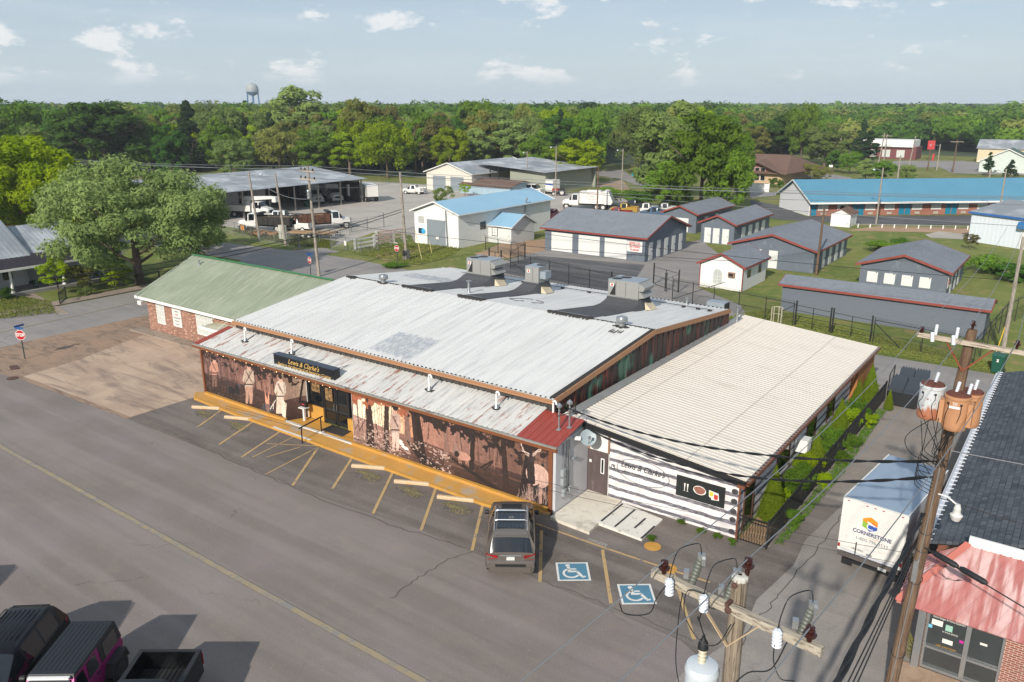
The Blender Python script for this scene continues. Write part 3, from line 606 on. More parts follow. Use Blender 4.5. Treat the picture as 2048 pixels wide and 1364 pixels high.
# standing figures (generic frontier folk), measured in pixels
def fig(cx, top, bot, wpx, coat, legs, skin='#c89f8c', skirt=False, hat=None):
    h = bot - top
    def q(dx, f): return mu(cx + dx * wpx, top + f * h)
    pol([q(-.33, .16), q(-.12, .12), q(.14, .12), q(.36, .18), q(.46, .42), q(.34, .50), q(.28, .36), q(.30, .58), q(-.30, .58), q(-.26, .34), q(-.40, .46), q(-.50, .38)], coat)
    if skirt: pol([q(-.28, .5), q(.28, .5), q(.40, .93), q(-.34, .93)], coat)
    else: pol([q(-.28, .56), q(.28, .56), q(.34, .74), q(.26, .97), q(.08, .97), q(.03, .70), q(-.06, .97), q(-.24, .95), q(-.22, .72)], legs)
    c = q(0, .07); e = abs(q(.5, 0)[0] - q(0, 0)[0]) * .30; put(ell(c[0], c[1], e, e * 1.35), skin); put(ell(c[0], c[1] + e * .7, e * 1.1, e * .8), '#241b19')
    if hat: put(ell(c[0], c[1] + e * 1.2, e * 1.9, e * .55), hat)
    line(q(-.3, .5), q(.3, .5), .07, .07, '#3a2b27'); line(q(-.16, .2), q(.2, .42), .10, .10, '#4d3a34', .8); line(q(-.22, .2), q(.02, .36), .13, .09, '#8c6a5c', .6)
    put(pol([q(-.1, .18), q(.12, .18), q(.1, .34), q(-.06, .34)], coat, .0) & (fbm(uu, vv, 14, 14, 61, 2) > .5), '#5b463f', .6)
fig(428, 716, 776, 18, '#b98876', '#6d534a'); fig(497, 728, 810, 26, '#b3a08f', '#a98674', hat=None); fig(560, 752, 833, 24, '#cbbcab', '#cbbcab', skirt=True)
fig(790, 815, 905, 26, '#b59c90', '#cdb4a6', hat='#231a17')
# rifle, dog, campfire
line(mu(484, 778), mu(505, 740), .06, .05, '#2a1f1c')
for c0, ru, rv in ((mu(463, 781), .42, .24), (mu(474, 778), .2, .28)): put(ell(c0[0], c0[1], ru, rv), '#1b1a1c')
for x in (459, 465, 473, 478): line(mu(x, 784), mu(x, 797), .10, .09, '#1b1a1c')
line(mu(457, 780), mu(453, 766), .08, .12, '#38393c'); put(ell(*mu(478, 772), .13, .15), '#4a4c50', .6)
pol([mu(531, 817), mu(529, 780), mu(534, 800), mu(537, 782), mu(539, 822), mu(534, 824)], '#d7957c'); pol([mu(524, 812), mu(530, 806), mu(545, 812), mu(548, 822), mu(536, 827), mu(526, 822)], '#3d4349', .8)
line(mu(540, 818), mu(551, 800), .06, .04, '#d8d0c8'); line(mu(546, 818), mu(547, 806), .05, .04, '#d8d0c8')
pol([mu(562, 822), mu(566, 800), mu(572, 808), mu(571, 836), mu(565, 833)], '#d9cbb9')
# fawn and elk
c0 = mu(925, 912); put(ell(c0[0], c0[1], .5, .22), '#b08573')
for x, y in ((917, 918), (921, 920), (931, 920), (935, 924)): line(mu(x, y - 6), mu(x + 1, y + 8), .08, .06, '#b08573')
pol([mu(906, 905), mu(909, 887), mu(917, 897), mu(922, 907), mu(914, 914)], '#8d7166'); put(ell(*mu(913, 908), .16, .16), '#2a2120')
c0 = mu(1075, 952); put(ell(c0[0], c0[1], .66, .58), '#c4a293'); pol([mu(1052, 922), mu(1068, 918), mu(1070, 968), mu(1056, 972)], '#2b2322')
put(ell(*mu(1062, 915), .24, .22), '#3a2e2c'); pol([mu(1055, 968), mu(1060, 968), mu(1062, 1003), mu(1057, 1002)], '#8f7064'); pol([mu(1078, 975), mu(1084, 972), mu(1083, 1008), mu(1078, 1008)], '#b08c7d'); pol([mu(1066, 972), mu(1078, 968), mu(1076, 990), mu(1068, 990)], '#2b2322')
for ch in (((1058, 908), (1048, 903), (1042, 890), (1044, 880)), ((1050, 905), (1044, 902)), ((1066, 908), (1080, 902), (1084, 890), (1083, 884)), ((1070, 905), (1079, 898))):
    for a, b in zip(ch[:-1], ch[1:]): line(mu(*a), mu(*b), .055, .04, '#c9b5a8')
line(mu(1056, 911), mu(1050, 908), .09, .05, '#b8a092'); line(mu(1066, 911), mu(1072, 908), .09, .05, '#b8a092')
for i in range(60):
    x = rm.uniform(1035, 1100); y = rm.uniform(985, 1012); line(mu(x, y), mu(x + rm.uniform(-4, 4), y - rm.uniform(8, 26)), .03, .02, '#a58e84', .7)
img *= np.array([.92, .88, .86]); img *= (.60 + .80 * fbm(uu, vv, 14, 9, 71, 4))[..., None] * (.86 + .28 * fbm(uu, vv, 9, .7, 72, 3))[..., None]; img = np.clip(img, .004, .9)
M_MUR, nt, out = newmat('mural_paint'); at = nt.node('ShaderNodeVertexColor', layer_name='paint'); bsdf(nt, out, at.outputs[0], .7)
def cells(name, u0, u1, parent, to3):
    i0, i1 = int(u0 / CS), min(NXm, int(u1 / CS)); nx, ny = i1 - i0, NYm
    vs = [to3(i * CS, j * CS) for j in range(ny + 1) for i in range(i0, i1 + 1)]
    fs = [(j * (nx + 1) + i, j * (nx + 1) + i + 1, (j + 1) * (nx + 1) + i + 1, (j + 1) * (nx + 1) + i) for j in range(ny) for i in range(nx)]
    b = MB(); b.v = vs; b.f = fs; o = build(name, b, M_MUR, parent); me = o.data
    ca = me.color_attributes.new('paint', 'FLOAT_COLOR', 'CORNER'); cc = np.ones((ny * nx, 4, 4), dtype=np.float32); cc[..., :3] = img[:, i0:i1].reshape(-1, 1, 3); ca.data.foreach_set('color', cc.ravel()); return o
cells('mural_panel', 0, 7.84, RB, lambda u, v: (-26.4 + u, -.006, .15 + v))['label'] = 'sepia forest mural with three standing figures, a dog and a campfire'
cells('mural_panel', 13.52, 26.3, RB, lambda u, v: (-26.4 + u, -.006, .15 + v))['label'] = 'sepia forest mural with hatted figure, fawn and elk'
d0, d1 = Vector((-18.55, -.01, 0)), Vector((-17.97, 1.12, 0)); dd = (d1 - d0) / 1.27
cells('mural_panel', 7.84, 9.1, RB, lambda u, v: tuple(d0 + dd * (u - 7.84) + Vector((.005, -.004, .15 + v))))['label'] = 'angled mural panel beside the entrance'
# entrance: knee walls, glazing, double door
for nm, mt, b6 in (('knee_wall', M_YEL, (-17.95, 1.15, .15, -16.62, 1.35, 1.0)), ('knee_wall', M_YEL, (-14.55, 1.1, .15, -13.0, 1.3, .85)), ('storefront_window', M_GLASS, (-17.95, 1.28, 1.0, -16.66, 1.33, 3.3)), ('storefront_window', M_GLASS, (-14.5, 1.28, .85, -13.0, 1.33, 3.3))): mb = MB(); mb.box(*b6); build(nm, mb, mt, RB)
mb = MB()
for x in (-17.97, -16.74, -14.56, -13.06): mb.box(x, 1.2, .15 if x in (-16.74, -14.56) else .86, x + .1, 1.36, 3.3)
mb.box(-17.9, 1.2, 1.0, -16.7, 1.36, 1.08); mb.box(-16.64, 1.2, 2.45, -14.56, 1.36, 2.6); mb.box(-17.9, 1.2, 3.2, -13.0, 1.36, 3.3)
build('entrance_frame', mb, M_DARK, RB)
for x0, x1, hx in ((-16.62, -15.62, -15.72), (-15.58, -14.58, -15.48)):
    mb = MB(); mb.box(x0, 1.26, .17, x1, 1.31, 2.44); d = build('door', mb, M_GLASS, RB)
    mb = MB(); mb.box(x0, 1.23, .17, x0 + .09, 1.257, 2.44); mb.box(x1 - .09, 1.23, .17, x1, 1.257, 2.44); mb.box(x0 + .09, 1.23, .17, x1 - .09, 1.257, .4); mb.box(x0 + .09, 1.23, 2.35, x1 - .09, 1.257, 2.44); build('door_frame', mb, M_DARK, d)
    mb = MB(); mb.tube([(hx, 1.22, 1.0), (hx, 1.17, 1.05), (hx, 1.17, 1.4), (hx, 1.22, 1.45)], .016, 6); build('handle', mb, M_GALV, d)
M_AMBER = M('etched_glass_picture', '#8a6f4a', .3, var=.5, vs=5, dirt='#3b2d22', dcov=.48, ds=6)
mb = MB(); mb.rect((-17.3, 1.262, 2.35), (1, 0, 0), (0, 0, 1), .7, 1.0); build('window_picture', mb, M_AMBER, RB); mb = MB(); mb.rect((-16.12, 1.20, 1.95), (1, 0, 0), (0, 0, 1), .6, .75); build('window_picture', mb, M_AMBER, RB)
mb = MB(); rl = random.Random(5)       # row of small lit bulbs under the eave
M_BULB, nt, out = newmat('small_bulb'); e = nt.node('ShaderNodeEmission', {'Color': (1.0, .62, .3, 1), 'Strength': 3.0}); nt.l.new(e.outputs[0], out.inputs[0])
for i in range(23): mb.lathe([(.01, .03), (.03, 0), (.01, -.03)], (-26 + i * .56, -.3, 3.26 - .05 * math.sin(i * 1.3) ** 2), 6)
build('string_light', mb, M_BULB, RB)
# right return wall with conduits, meter boxes
mb = MB(); mb.box(.0, .2, 0, .2, 2.8, 3.5); mb.box(-1.0, 2.3, 3.4, .2, 2.9, 3.9); mb.extr([(.2, -.02, .0), (.2, .2, .0), (.2, .2, 3.5), (.2, -.02, 3.4)], (-.2, 0, 0)); build('side_wall', mb, M('pale_grey_wall', '#b9b9bb', .6, var=.05), RB)
mb = MB()
for y, z0 in ((.55, .6), (.85, .9), (1.05, .9)): mb.tube([(.25, y, z0), (.25, y, 3.4)], .03, 6)
for z in (1.2, 1.7, 2.2, 2.8): mb.bar((.25, .5, z), (.25, 1.1, z), .03)
build('conduit', mb, M_GALV, RB)
for y, z, sy, szz in ((.5, 1.8, .22, .32), (.52, 1.3, .24, .4), (.58, .75, .16, .36), (1.05, .8, .16, .3), (1.4, 2.35, .3, .06)):
    mb = MB(); mb.box(.2, y - sy / 2, z, .36, y + sy / 2, z + szz); build('meter_box', mb, M('meter_grey', '#8f9496', .5), RB)
# side door and log-pattern wing
LX0, LX1, LY = 1.35, 7.6, 2.85
mb = MB(); mb.box(.2, LY, .0, 1.33, LY + .1, 3.75); build('wing_wall', mb, M_WHITE, RB)
mb = MB(); mb.box(.22, LY - .05, .14, 1.3, LY - .004, 2.3); dr = build('side_door', mb, M_WOODDOOR, RB)
mb = MB(); mb.rect((1.02, LY - .055, 1.6), (1, 0, 0), (0, 0, 1), .2, .78, .01); build('door_window_frame', mb, M_WHITE, dr); mb = MB(); mb.rect((1.02, LY - .068, 1.6), (1, 0, 0), (0, 0, 1), .10, .68, .006); build('door_pane', mb, M_GLASS, dr)
mb = MB(); mb.rect((.36, LY - .06, 1.72), (1, 0, 0), (0, 0, 1), .12, .14, .004); build('door_number', mb, M_WHITE, dr)
mb = MB(); mb.box(1.27, LY - .06, 2.32, 1.36, LY - .003, 3.62); mb.box(.2, LY - .06, 2.31, .3, LY - .004, 3.7); build('door_surround', mb, M('raw_wood_trim', '#8a6b52', .8, var=.2), RB)
def logmat(name, axis):
    m, nt, out = newmat(name); p = nt.pos(); Xc, Yc, Zc = nt.xyz(p)[:3]; A = Xc if axis == 'x' else Yc
    pv = nt.node('ShaderNodeCombineXYZ', {0: A, 1: 0.0, 2: nt.math('MULTIPLY', Zc, 1.0)}).outputs[0]
    wv = nt.noise(nt.scale(pv, (.9, 1, .6)), 1.0, 3); fw = nt.noise(nt.scale(pv, (5, 1, 9)), 1.0, 5, .75)
    f = nt.math('FRACT', nt.math('ADD', nt.math('DIVIDE', Zc, .455), nt.math('ADD', nt.math('MULTIPLY', wv, .35), nt.math('MULTIPLY', fw, .22))))
    band = nt.math('MINIMUM', nt.smap(f, .52, .60), nt.smap(f, .90, .97, 1, 0))
    dkc = nt.mix(nt.smap(nt.noise(nt.scale(pv, (3, 1, 22)), 1, 5, .8), .38, .66), S('#3a383d'), S('#8f8c94'))
    wc = nt.mix(nt.smap(nt.noise(nt.scale(pv, (1.2, 1, 3)), 1, 4), .4, .7), S('#d9d5d3'), S('#bfbab9'))
    wc = nt.mix(nt.math('MULTIPLY', nt.smap(nt.noise(nt.scale(pv, (14, 1, 30)), 1, 3, .8), .6, .75), .35), wc, S('#8d8886'))
    bsdf(nt, out, nt.mix(band, wc, dkc), .7); return m
M_LOGX = logmat('log_print_front', 'x'); M_LOGY = logmat('log_print_side', 'y')
WFL, WFR, WBR, WBL = Vector((-.85, 2.3, 4.0)), Vector((8.02, 2.35, 3.06)), Vector((8.02, 26.1, 2.98)), Vector((-.85, 25.2, 4.0))
def wz(x): return 4.0 + (x + .85) * (3.03 - 4.0) / 8.87
mb = MB(); mb.extr([(LX0, LY, 0), (LX1, LY, 0), (LX1, LY, wz(LX1) - .06), (LX0, LY, wz(LX0) - .06)], (0, .15, 0)); build('log_wall', mb, M_LOGX, RB)
mb = MB(); mb.extr([(LX1, LY + .16, 0), (LX1, 21.4, 0), (LX1, 21.4, 2.95), (LX1, LY + .16, 2.95)], (-.15, 0, 0)); build('log_wall', mb, M_LOGY, RB)
mb = MB(); mb.box(7.4, 21.4, 0, 7.95, 25.6, 2.9); mb.box(-.4, 24.6, 0, 7.39, 24.75, 2.9); build('rear_wall', mb, M('ochre_wall', '#9a6433', .7, var=.06), RB)
mb = MB()          # wing roof: ribs run down to the right eave
def wl(a, b, t): return a.lerp(b, t)
nr = 80
ribs(mb, tuple(WFR), tuple(WBR), tuple(WBL), tuple(WFL), nr, .022, .2)
wroof = build('wing_roof', mb, M_BEIGE, RB); wroof['label'] = 'cream ribbed metal roof of the log-pattern wing'
mb = MB(); mb.extr([(-.82, 2.6, 4.045), (-.35, 2.6, 3.99), (-.35, 24.2, 3.98), (-.82, 24.2, 4.03)], (0, 0, .02)); build('wall_flashing', mb, M('bare_flashing', '#8e8f8d', .5, .3, var=.15), wroof)
mb = MB(); mb.extr([(.2, 2.28, wz(.2) - .28), (8.0, 2.33, wz(8) - .26), (8.0, 2.33, wz(8) - .03), (.2, 2.28, wz(.2) - .03)], (0, -.06, 0)); mb.extr([(.2, 2.34, wz(.2) - .29), (8.0, 2.34, wz(8) - .27), (8.0, 2.85, wz(8) - .27), (.2, 2.85, wz(.2) - .29)], (0, 0, .03)); build('front_fascia', mb, M_DARK, RB)
mb = MB(); mb.box(8.03, 2.3, 2.84, 8.16, 26.1, 2.97); mb.box(7.7, 2.2, 2.72, 8.02, 2.32, 2.84); mb.tube([(7.85, 2.5, 2.85), (7.66, 2.74, 2.6), (7.66, 2.74, .2), (7.72, 2.6, .08)], .045, 8)
build('gutter', mb, M('copper_gutter', '#7a4a34', .45, .2, var=.1), RB)
mb = MB()
for y in np.arange(2.5, 26, .32): mb.box(8.0, y, 3.02, 8.15, y + .04, 3.05)
build('gutter_bracket', mb, M_GALV, RB)
mb = MB()
for z in (.28, .85, 1.25, 1.72, 2.18, 2.62): mb.lathe([(.02, 0), (.13, .0), (.13, .03), (.02, .035)], (0, 0, 0), 14, Matrix.Translation((7.42, LY - .003, z)) @ Matrix.Rotation(R(90), 4, 'X') @ Matrix.Diagonal((1.1, .95, 1, 1)))
build('log_end', mb, M('log_end_grain', '#3a373b', .8, var=.4, vs=8), RB)
# dark openings along the side
for y0, y1, z0, z1 in ((3.6, 4.6, .1, 2.3), (7.9, 9.6, 1.0, 2.3), (12.6, 14.0, 1.0, 2.3), (16.4, 17.6, 1.0, 2.3)):
    mb = MB(); mb.box(7.603, y0, z0, 7.63, y1, z1); f_ = build('side_window', mb, M_GLASS, RB)
    mb = MB(); mb.box(7.604, y0 - .12, z0 - .1, 7.66, y0, z1 + .1); mb.box(7.604, y1, z0 - .1, 7.66, y1 + .12, z1 + .1); build('window_frame', mb, M('brown_frame', '#4d342a', .6), f_)
mb = MB(); mb.box(7.64, 10.4, 1.35, 8.25, 11.1, 2.0); mb.box(8.253, 10.48, 1.42, 8.26, 11.02, 1.93); build('window_air_conditioner', mb, M_WHITEP, RB)
# wall lettering, ellipse, food banner
M_INK = M('black_ink', '#2a282b', .7); xr, zu = (1, 0, 0), (0, 0, 1)
text('wall_lettering', "Lewis & Clarke's", .42, M_INK, RB, (3.05, LY - .012, 1.98), xr, zu, .45, ext=.002, sx=.78, bold=.006)
text('wall_lettering', 'Explore the Heartland of American Cuisine', .16, M_INK, RB, (3.05, LY - .012, 1.66), xr, zu, .45, ext=.001, sx=.66)
mb = MB(); mb.tube([(3.08 + 1.32 * math.cos(t), LY - .006, 1.79 + .60 * math.sin(t)) for t in [k * math.pi / 30 for k in range(61)]], .012, 4, False); build('lettering_ellipse', mb, M_INK, RB)
mb = MB(); mb.rect((5.88, LY - .003, 1.74), xr, zu, 2.25, .98, .03); bn = build('food_banner', mb, M('banner_black', '#1d2221', .5, var=.25, vs=2), RB)
def bl(mt, pts, nm): mb = MB(); mb.extr([(x, LY - .036, z) for x, z in pts], (0, -.003, 0)); build(nm, mb, mt, bn)
M_BW = M('print_white', '#d8d4cf', .6); M_BR = M('print_red', '#b03524', .6); M_BY = M('print_yellow', '#d9b23a', .6); M_BB = M('print_brown', '#8a5a4c', .6, var=.5, vs=9)
for dx in (0, .14): bl(M_BW, [(5.12 + dx, 1.93), (5.20 + dx, 1.93), (5.18 + dx, 1.75), (5.17 + dx, 1.58), (5.22 + dx, 1.56), (5.10 + dx, 1.56), (5.15 + dx, 1.58), (5.14 + dx, 1.75)], 'printed_glass')
bl(M_BW, [(5.86 + .30 * math.cos(t), 1.78 + .21 * math.sin(t)) for t in [k * math.pi / 9 for k in range(18)]], 'printed_plate')
mb = MB(); mb.extr([(5.86 + .26 * math.cos(t) * (1 + .1 * math.sin(3 * t)), LY - .040, 1.78 + .18 * math.sin(t)) for t in [k * math.pi / 9 for k in range(18)]], (0, -.003, 0)); build('printed_steak', mb, M_BB, bn)
bl(M_BW, [(6.28, 1.93), (6.72, 1.88), (6.76, 1.55), (6.42, 1.50), (6.38, 1.6), (6.30, 1.62)], 'printed_glass')
for mt, p4 in ((M_BY, [(6.31, 1.88), (6.49, 1.87), (6.48, 1.66), (6.33, 1.67)]), (M_BR, [(6.52, 1.80), (6.71, 1.78), (6.70, 1.57), (6.53, 1.56)])): 
    mb = MB(); mb.extr([(x, LY - .0405, z) for x, z in p4], (0, -.003, 0)); build('printed_drink', mb, mt, bn)
mb = MB(); mb.rect((1.55, LY - .003, 1.70), xr, zu, .17, .24, .008); b_ = build('access_sign', mb, M_INK, RB)
mb = MB(); mb.extr([(1.55 + x * .09, LY - .0125, 1.70 + z * .11) for x, z in ((-.3, .7), (.1, .7), (0, .1), (.5, -.1), (.6, -.7), (.2, -.3), (-.5, -.8), (-.6, -.2))], (0, -.002, 0)); build('access_symbol', mb, M_BW, b_)
# rooftop fittings that belong to the building
def turbine(x, y, z, s=1.0):
    t = build('turbine_vent', MB().lathe([(.14 * s, 0), (.14 * s, .18 * s), (.17 * s, .2 * s), (.24 * s, .30 * s), (.26 * s, .38 * s), (.22 * s, .47 * s), (.1 * s, .52 * s)], (x, y, z), 18), M_GALV, roof, True)
    mb = MB()
    for k in range(18):
        a = 2 * math.pi * k / 18; mb.bar((x + .25 * s * math.cos(a), y + .25 * s * math.sin(a), z + .22 * s), (x + .25 * s * math.cos(a + .3), y + .25 * s * math.sin(a + .3), z + .48 * s), .015)
    build('vane', mb, M_GALV, t)
turbine(-21.5, 11.35, ZR - .02, 1.25); turbine(-2.65, 11.1, ZR - .05, 1.25)
def flue(x, y, z, h, r=.09):
    mb = MB(); mb.lathe([(r * 1.7, 0), (r * 1.1, .06), (r, .08), (r, h - .12), (r * 1.5, h - .1), (r * 1.9, h - .05), (r * .5, h)], (x, y, z), 14); return mb
build('flue_pipe', flue(-15.2, 13.0, roofz(13) - .02, .9, .1), M_GALV, roof, True)
build('flue_pipe', flue(-3.35, 21.6, roofz(21.6), .5, .07), M_GALV, roof, True)
build('flue_pipe', flue(-.4, 23.2, 3.95, 1.15, .08), M_GALV, wroof, True)
mb = MB()
for k in range(5):
    a = -math.pi * .1 + k * math.pi * .3; mb.bar((1.5 + .35 * math.cos(a), 25.6 + .35 * math.sin(a), 3.55), (1.5 + .35 * math.cos(a), 25.6 + .35 * math.sin(a), 4.7), .05)
mb.tube([(1.5 + .36 * math.cos(a), 25.6 + .36 * math.sin(a), 4.7) for a in [math.pi * (-.1 + .1 * k) for k in range(14)]], .03, 5); mb.tube([(1.5 + .36 * math.cos(a), 25.6 + .36 * math.sin(a), 4.2) for a in [math.pi * (-.1 + .1 * k) for k in range(14)]], .02, 5)
build('ladder_cage', mb, M('cage_cream', '#a09a86', .6), wroof)
# landing, ramp, walk
mb = MB(); mb.prism([(.25, -.5), (2.35, -.6), (2.1, 2.8), (.25, 2.8)], 0, .16); single('concrete_landing', mb, LIGHTCONC, 'cream concrete landing slab in front of the weathered side door', 'landing', (1.2, 1, 0))
mb = MB(); mb.add([(2.2, .35, .17), (4.45, .25, .10), (4.4, 2.4, .10), (2.2, 2.6, .17), (2.2, .35, 0), (4.45, .25, 0), (4.4, 2.4, 0), (2.2, 2.6, 0)], [(0, 1, 2, 3), (4, 7, 6, 5), (0, 4, 5, 1), (1, 5, 6, 2), (2, 6, 7, 3), (3, 7, 4, 0)])
rp = thing('wheelchair_ramp', (3.3, 1.4, 0), 'low white painted ramp with black grip strips beside the landing', 'ramp'); build('deck', mb, M('white_ramp_paint', '#cbc8bf', .8, var=.05, dirt='#8b8371', dcov=.58, ds=3), rp)
def rz(x): return .174 - (x - 2.2) * .031
for x, y0, y1 in ((2.27, .5, 2.5), (2.98, .45, 2.35), (3.72, .9, 1.95), (4.35, .3, 1.6)): mb = MB(); mb.extr([(x, y0, rz(x) + .002), (x + .09, y0, rz(x + .09) + .002), (x + .09, y1, rz(x + .09) + .002), (x, y1, rz(x) + .002)], (0, 0, .008)); build('grip_strip', mb, M_DARK, rp)
kx = [-27.2, -26.4, -22.4, -18.1, -12.8, -8, -3, -1.9, .05]; ky = [-.35, -.95, -1.1, -1.12, -1.2, -1.2, -1.25, -1.1, -.95]
mb = MB(); mb.prism([(x, y) for x, y in zip(kx, ky)][:-1] + [(-1.2, -.35), (.02, -.32), (.02, -.012), (-26.9, -.012)], 0, .15); walk = struct('sidewalk', mb, M('painted_walk', '#b98b45', .75, var=.15, vs=.8, dirt='#a3947f', dcov=.50, ds=.55))
mb = MB(); mb.prism([(-18.5, -.01), (-12.9, -.01), (-12.92, 1.1), (-17.95, 1.1)], 0.0, .16); struct('porch_floor', mb, YELLOW)
edge = list(zip(kx, ky))[:-1]; mb = MB()
for (xa, ya), (xb, yb_) in zip(edge[:-1], edge[1:]): mb.add([(xa, ya - .01, 0), (xb, yb_ - .01, 0), (xb, yb_ - .01, .155), (xa, ya - .01, .155), (xa, ya + .16, .155), (xb, yb_ + .16, .155)], [(0, 1, 2, 3), (3, 2, 5, 4)])
struct('kerb', mb, YELLOW)
mb = MB(); mb.box(-26.38, -.2, .151, -18.5, -.013, .3); mb.box(-12.9, -.2, .151, -.15, -.013, .3); struct('kerb', mb, YELLOW)
mb = MB(); mb.box(-18.5, -.18, .152, -12.9, -.02, .20); mb.box(-18.4, -1.16, .157, -15.2, -1.0, .165); struct('kerb', mb, WPAINT)
# door mat, handrail, lectern-like stand, roof sign, parking blocks
mb = MB(); mb.prism([(-15.85, .25), (-14.1, .25), (-14.25, 1.08), (-15.85, 1.08)], .162, .175); single('door_mat', mb, M('mat_black', '#2c2b2a', .95, var=.2, vs=6), 'black rubber mat in front of the restaurant double door', 'door mat', (-15, .7, .16))
hr = thing('handrail', (-15.5, -.9, 0), 'short black metal handrail across the yellow front walk', 'handrail')
for (x, y, z0, z1) in ((-15.46, -1.45, 0.0, .95), (-15.42, -.1, .2, 1.12)): mb = MB(); mb.bar((x, y, z0), (x, y, z1), .05); build('post', mb, M_DARK, hr)
mb = MB(); mb.bar((-15.47, -1.6, .95), (-15.42, .05, 1.15), .06); build('rail', mb, M_DARK, hr); mb = MB(); mb.cbox(-15.42, -.1, .22, .22, .22, .1); build('foot_block', mb, M_WHITE, hr)
ps = thing('menu_stand', (-17.7, .62, .16), 'white pedestal stand with black display box by the mural', 'stand')
mb = MB(); mb.cbox(-17.7, .62, .55, .12, .12, .78); build('pedestal', mb, M_WHITE, ps); mb = MB(); mb.cbox(-17.7, .62, .97, .5, .42, .05); build('shelf', mb, M_WHITE, ps)
mb = MB(); mb.cbox(-17.72, .7, 1.16, .46, .2, .3); db = build('display_box', mb, M_DARK, ps); mb = MB(); mb.rect((-17.72, .596, 1.17), xr, zu, .22, .06, .003); M_LED, nt, out = newmat('red_led'); e = nt.node('ShaderNodeEmission', {'Color': (1, .05, .04, 1), 'Strength': .8}); nt.l.new(e.outputs[0], out.inputs[0]); build('led_display', mb, M_LED, db)
sg = thing('roof_sign', (-16.6, .25, 3.7), 'long black box sign with gold script on the low front roof', 'sign')
sa, sb_ = Vector((-19.1, -.02, 0)), Vector((-14.0, -.02, 0))
mb = MB(); mb.box(-19.1, -.12, 3.52, -14.0, .28, 4.18); build('sign_box', mb, M('sign_black', '#17191d', .35, var=.1), sg)
mb = MB(); mb.box(-19.12, -.16, 4.181, -13.98, .30, 4.22); build('sign_cap', mb, M('sign_cap_blue', '#2b3442', .4), sg)
M_GOLD = M('gold_lettering', '#c9a25c', .5, var=.08)
text('sign_lettering', "Lewis & Clarke's", .42, M_GOLD, sg, (-16.55, -.128, 3.97), xr, zu, .45, ext=.004, sx=.92)
text('sign_lettering', 'Explore the Heartland of American Cuisine', .235, M_GOLD, sg, (-16.55, -.128, 3.70), xr, zu, .45, ext=.003, sx=1.08)
mb = MB()
for x in (-18.3, -16.5, -14.6): mb.bar((x, .3, 4.0), (x, 1.5, lowz(1.5)), .03); mb.cbox(x, .06, 3.55, .08, .1, .1)
build('bracket', mb, M_GALV, sg)
PB = None
M_BLOCK = M('parking_block_paint', '#c2a887', .8, var=.14, vs=2, dirt='#c98b3a', dcov=.50, ds=1.3)
blocks = (((360 + 25, 816), (440, 819), 'concrete parking block nearest the left end of the walk'), ((450, 836), (506, 841), 'concrete parking block second from the left end of the walk'), ((704, 934), (770, 939), 'concrete parking block in front of the hatted figure of the mural'),
          ((789, 965), (858, 971), 'concrete parking block in front of the painted fawn'), ((875, 996), (948, 1004), 'orange and white parking block nearest the parked silver car'))
for (a, b, lb) in blocks:
    p, q = Vector(G(*a)), Vector(G(*b)); q = p + (q - p).normalized() * 1.8; d = (q - p).normalized(); n_ = Vector((-d.y, d.x, 0)); mid = (p + q) / 2; mb = MB()
    pr = [(-.10, .0), (-.10, .09), (-.06, .16), (.06, .16), (.10, .09), (.10, 0)]
    vs = [tuple(e + n_ * w_ + Vector((0, 0, h + .006))) for e in (p, q) for w_, h in pr]; mb.add(vs, [(i, i + 1, i + 7, i + 6) for i in range(5)] + [tuple(range(5, -1, -1)), tuple(range(6, 12)), (0, 6, 11, 5)])
    single('parking_block', mb, M_BLOCK, lb, 'parking block', tuple(mid), 'concrete parking blocks along the walk')
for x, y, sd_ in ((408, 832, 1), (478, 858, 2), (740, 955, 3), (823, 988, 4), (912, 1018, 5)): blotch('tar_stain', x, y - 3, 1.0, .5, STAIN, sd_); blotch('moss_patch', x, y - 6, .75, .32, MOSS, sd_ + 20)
M_FADE = M('faded_lettering', '#96874f', .9, var=.2, dirt='#544f45', dcov=.5, ds=9)
for i, (x, y) in enumerate(((408, 825), (478, 850), (737, 950), (822, 983), (912, 1016))):
    g = G(x, y); text('pavement_lettering', 'CARRYOUT' if i else 'CARRY', .32, M_FADE, None, (g[0], g[1] - .05, zm + .005), (math.cos(R(-1)), math.sin(R(-1)), 0), (0, 1, 0), 0, ext=.001)['kind'] = 'structure'
    g = G(x + 2, y + 8); text('pavement_lettering', 'ONLY', .32, M_FADE, None, (g[0], g[1] - .05, zm + .005), (1, 0, 0), (0, 1, 0), 0, ext=.001)['kind'] = 'structure'
g = G(1194, 1086); text('pavement_lettering', 'XPRESS', .3, M('faded_white_lettering', '#a9a7a2', .9, dirt='#7d7871', dcov=.5, ds=9), None, (g[0], g[1], zm + .005), (1, 0, 0), (0, 1, 0), 0, ext=.001)['kind'] = 'structure'
